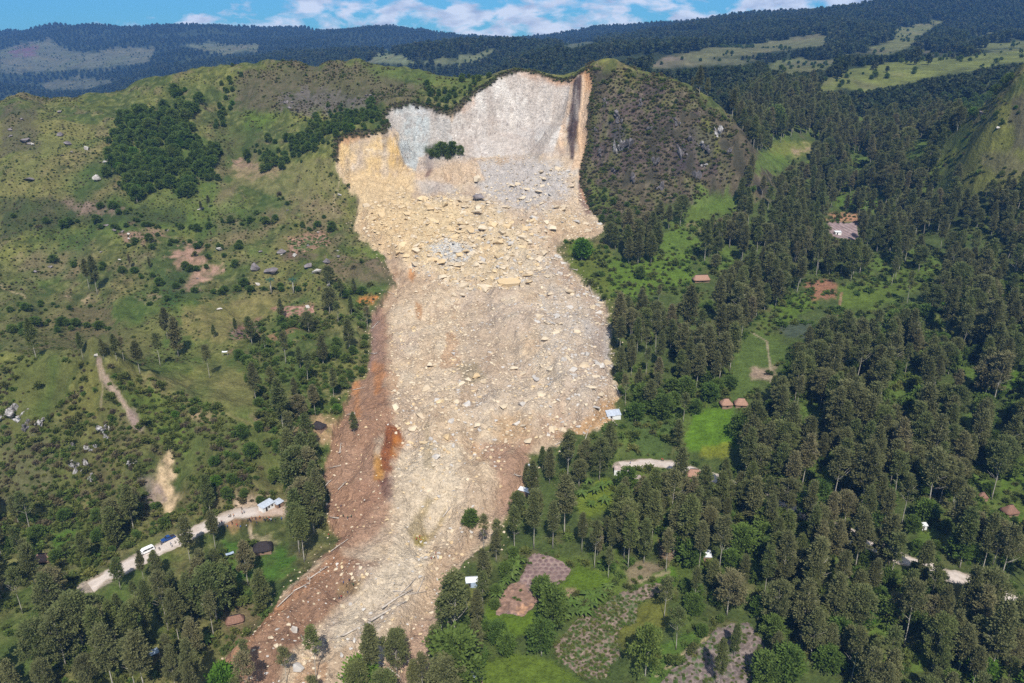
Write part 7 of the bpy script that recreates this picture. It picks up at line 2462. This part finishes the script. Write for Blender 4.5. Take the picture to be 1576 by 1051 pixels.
for grp, lb, px in (('banana plants between the lawn and the largest garden', 'banana plant in the hedge between the lawn and the largest mounded garden', ban),
                    ('banana plants by the purple garden', 'banana plant in the leafy strip left of the purple mounded garden', [(795, 878), (788, 886), (800, 868), (778, 900), (770, 910), (764, 920), (785, 895)]),
                    ('banana plants below the road end', 'banana plant in the bright glade below the right-hand road end', [(905, 745), (915, 760), (925, 752), (938, 748), (930, 775), (910, 780), (948, 768), (895, 765)]),
                    ('banana plants at the bottom left', 'banana plant in the dark gap of the bottom left wood', [(312, 985), (318, 990), (305, 992)])):
    for u, v in px:
        p = ground(u, v)
        r = empty('banana_plant', tuple(p), random.uniform(0, 6.28))
        s = random.uniform(1.0, 1.5)
        r.scale = (s, s, s)
        tag(r, lb, 'plant', grp)
        link(bpy.data.objects.new('fronds', BAN_L), r)
        link(bpy.data.objects.new('stem', BAN_S), r)
for u, v, lb in ((418, 452, 'left one of two blue-green screw pines below the hillside boulders'), (452, 452, 'right one of two blue-green screw pines below the hillside boulders')):
    p, hh = place_h(u, v, 27)
    r = empty('screw_pine', tuple(p), u)
    r.scale = (hh / 7,) * 3
    tag(r, lb, 'tree')
    link(bpy.data.objects.new('fronds', PAN_L), r)
    link(bpy.data.objects.new('stem', PAN_S), r)

# distant forest
fprot = {}
for k, (u, v) in enumerate([(482, 97), (490, 96), (474, 98), (1408, 100), (1428, 100), (1345, 108), (1290, 122), (1365, 112)]):
    p, hh = place_h(u, v, [13, 11, 9, 24, 18, 14, 16, 10][k])
    r = empty('ridge_tree', tuple(p), k)
    r.scale = (hh / 18,) * 3
    tag(r, ['tallest tree on the left summit skyline', 'right tree on the left summit skyline', 'left tree on the left summit skyline', 'tall dark tree in the far right meadow', 'slim tree right of the tall tree in the far meadow', 'small tree left in the far meadow', 'dark tree at the left end of the far meadow', 'small round tree in the middle of the far meadow'][k], 'tree')
    c = link(bpy.data.objects.new('crown', FAR[k % 3]), r)
    if k % 3 not in fprot:
        t2 = tube([(0, 0, -1), (.1, 0, 5), (0, .1, 11)], [.4, .3, .15], 6)
        FT = py_mesh('trunk', t2[0], t2[1], M['bark'], True)
    link(bpy.data.objects.new('trunk', FT), r)
    fprot.setdefault(k % 3, c)
pts_, rot_, scl_, var_ = [], [], [], []
inview = (UU > -80) & (UU < 1660) & (VV < 330)
for (y0, y1, spc, sr, cap) in ((860, 1500, 8.0, (.6, 1.0), 15000), (1500, 2600, 13.0, (.75, 1.3), 15000), (2600, 5200, 19.0, (.65, 1.15), 32000)):
    mk = (YY >= y0) & (YY < y1) & inview & (MEADOW < 0.35) & ~CLEAR
    mk = mk & ((YY > 950) | (UU > 1000) | (UU < 900) & (YY > 900))
    w = mk * sstep(-0.75, -0.1, far3 + 0.5 * nz[80.0])
    for q in scatter(w, spc, rng, cap):
        s = random.uniform(*sr)
        if True:
            s = fit(q, s, 15, .3)
            if not s: continue
        pts_.append(q - np.array((0, 0, 3 * s))); rot_.append((0, 0, random.uniform(0, 6.28))); scl_.append((s * random.uniform(.9, 1.4), s * random.uniform(.9, 1.4), s)); var_.append(random.randrange(3))
gn_stuff('far_forest', pts_, rot_, scl_, var_, [[fprot[k]] for k in range(3)], 'forest covering the distant hills', 'forest')
print('COUNTS rocks', len(allr), 'cand', len(cand), 'wood', len(wood_q), 'thicket', len(bpts), 'far', len(pts_))

# ------------------------------------------------------------------ air
hv, hf = box(-5200, 5200, -60, 6700, -520, 620)
hz = link(bpy.data.objects.new('haze', py_mesh('haze', hv, hf, [])))
hm = bpy.data.materials.new('haze')
hm.use_nodes = True
hm.node_tree.nodes.clear()
ho = hm.node_tree.nodes.new('ShaderNodeOutputMaterial')
pv = hm.node_tree.nodes.new('ShaderNodeVolumePrincipled')
pv.inputs['Color'].default_value = (0.17, 0.43, 1.0, 1)
pv.inputs['Density'].default_value = HAZE_DENSITY
pv.inputs['Anisotropy'].default_value = 0.0
hm.node_tree.links.new(pv.outputs[0], ho.inputs['Volume'])
hz.data.materials.append(hm)
hz.display_type = 'WIRE'
tag(hz, kind='stuff')
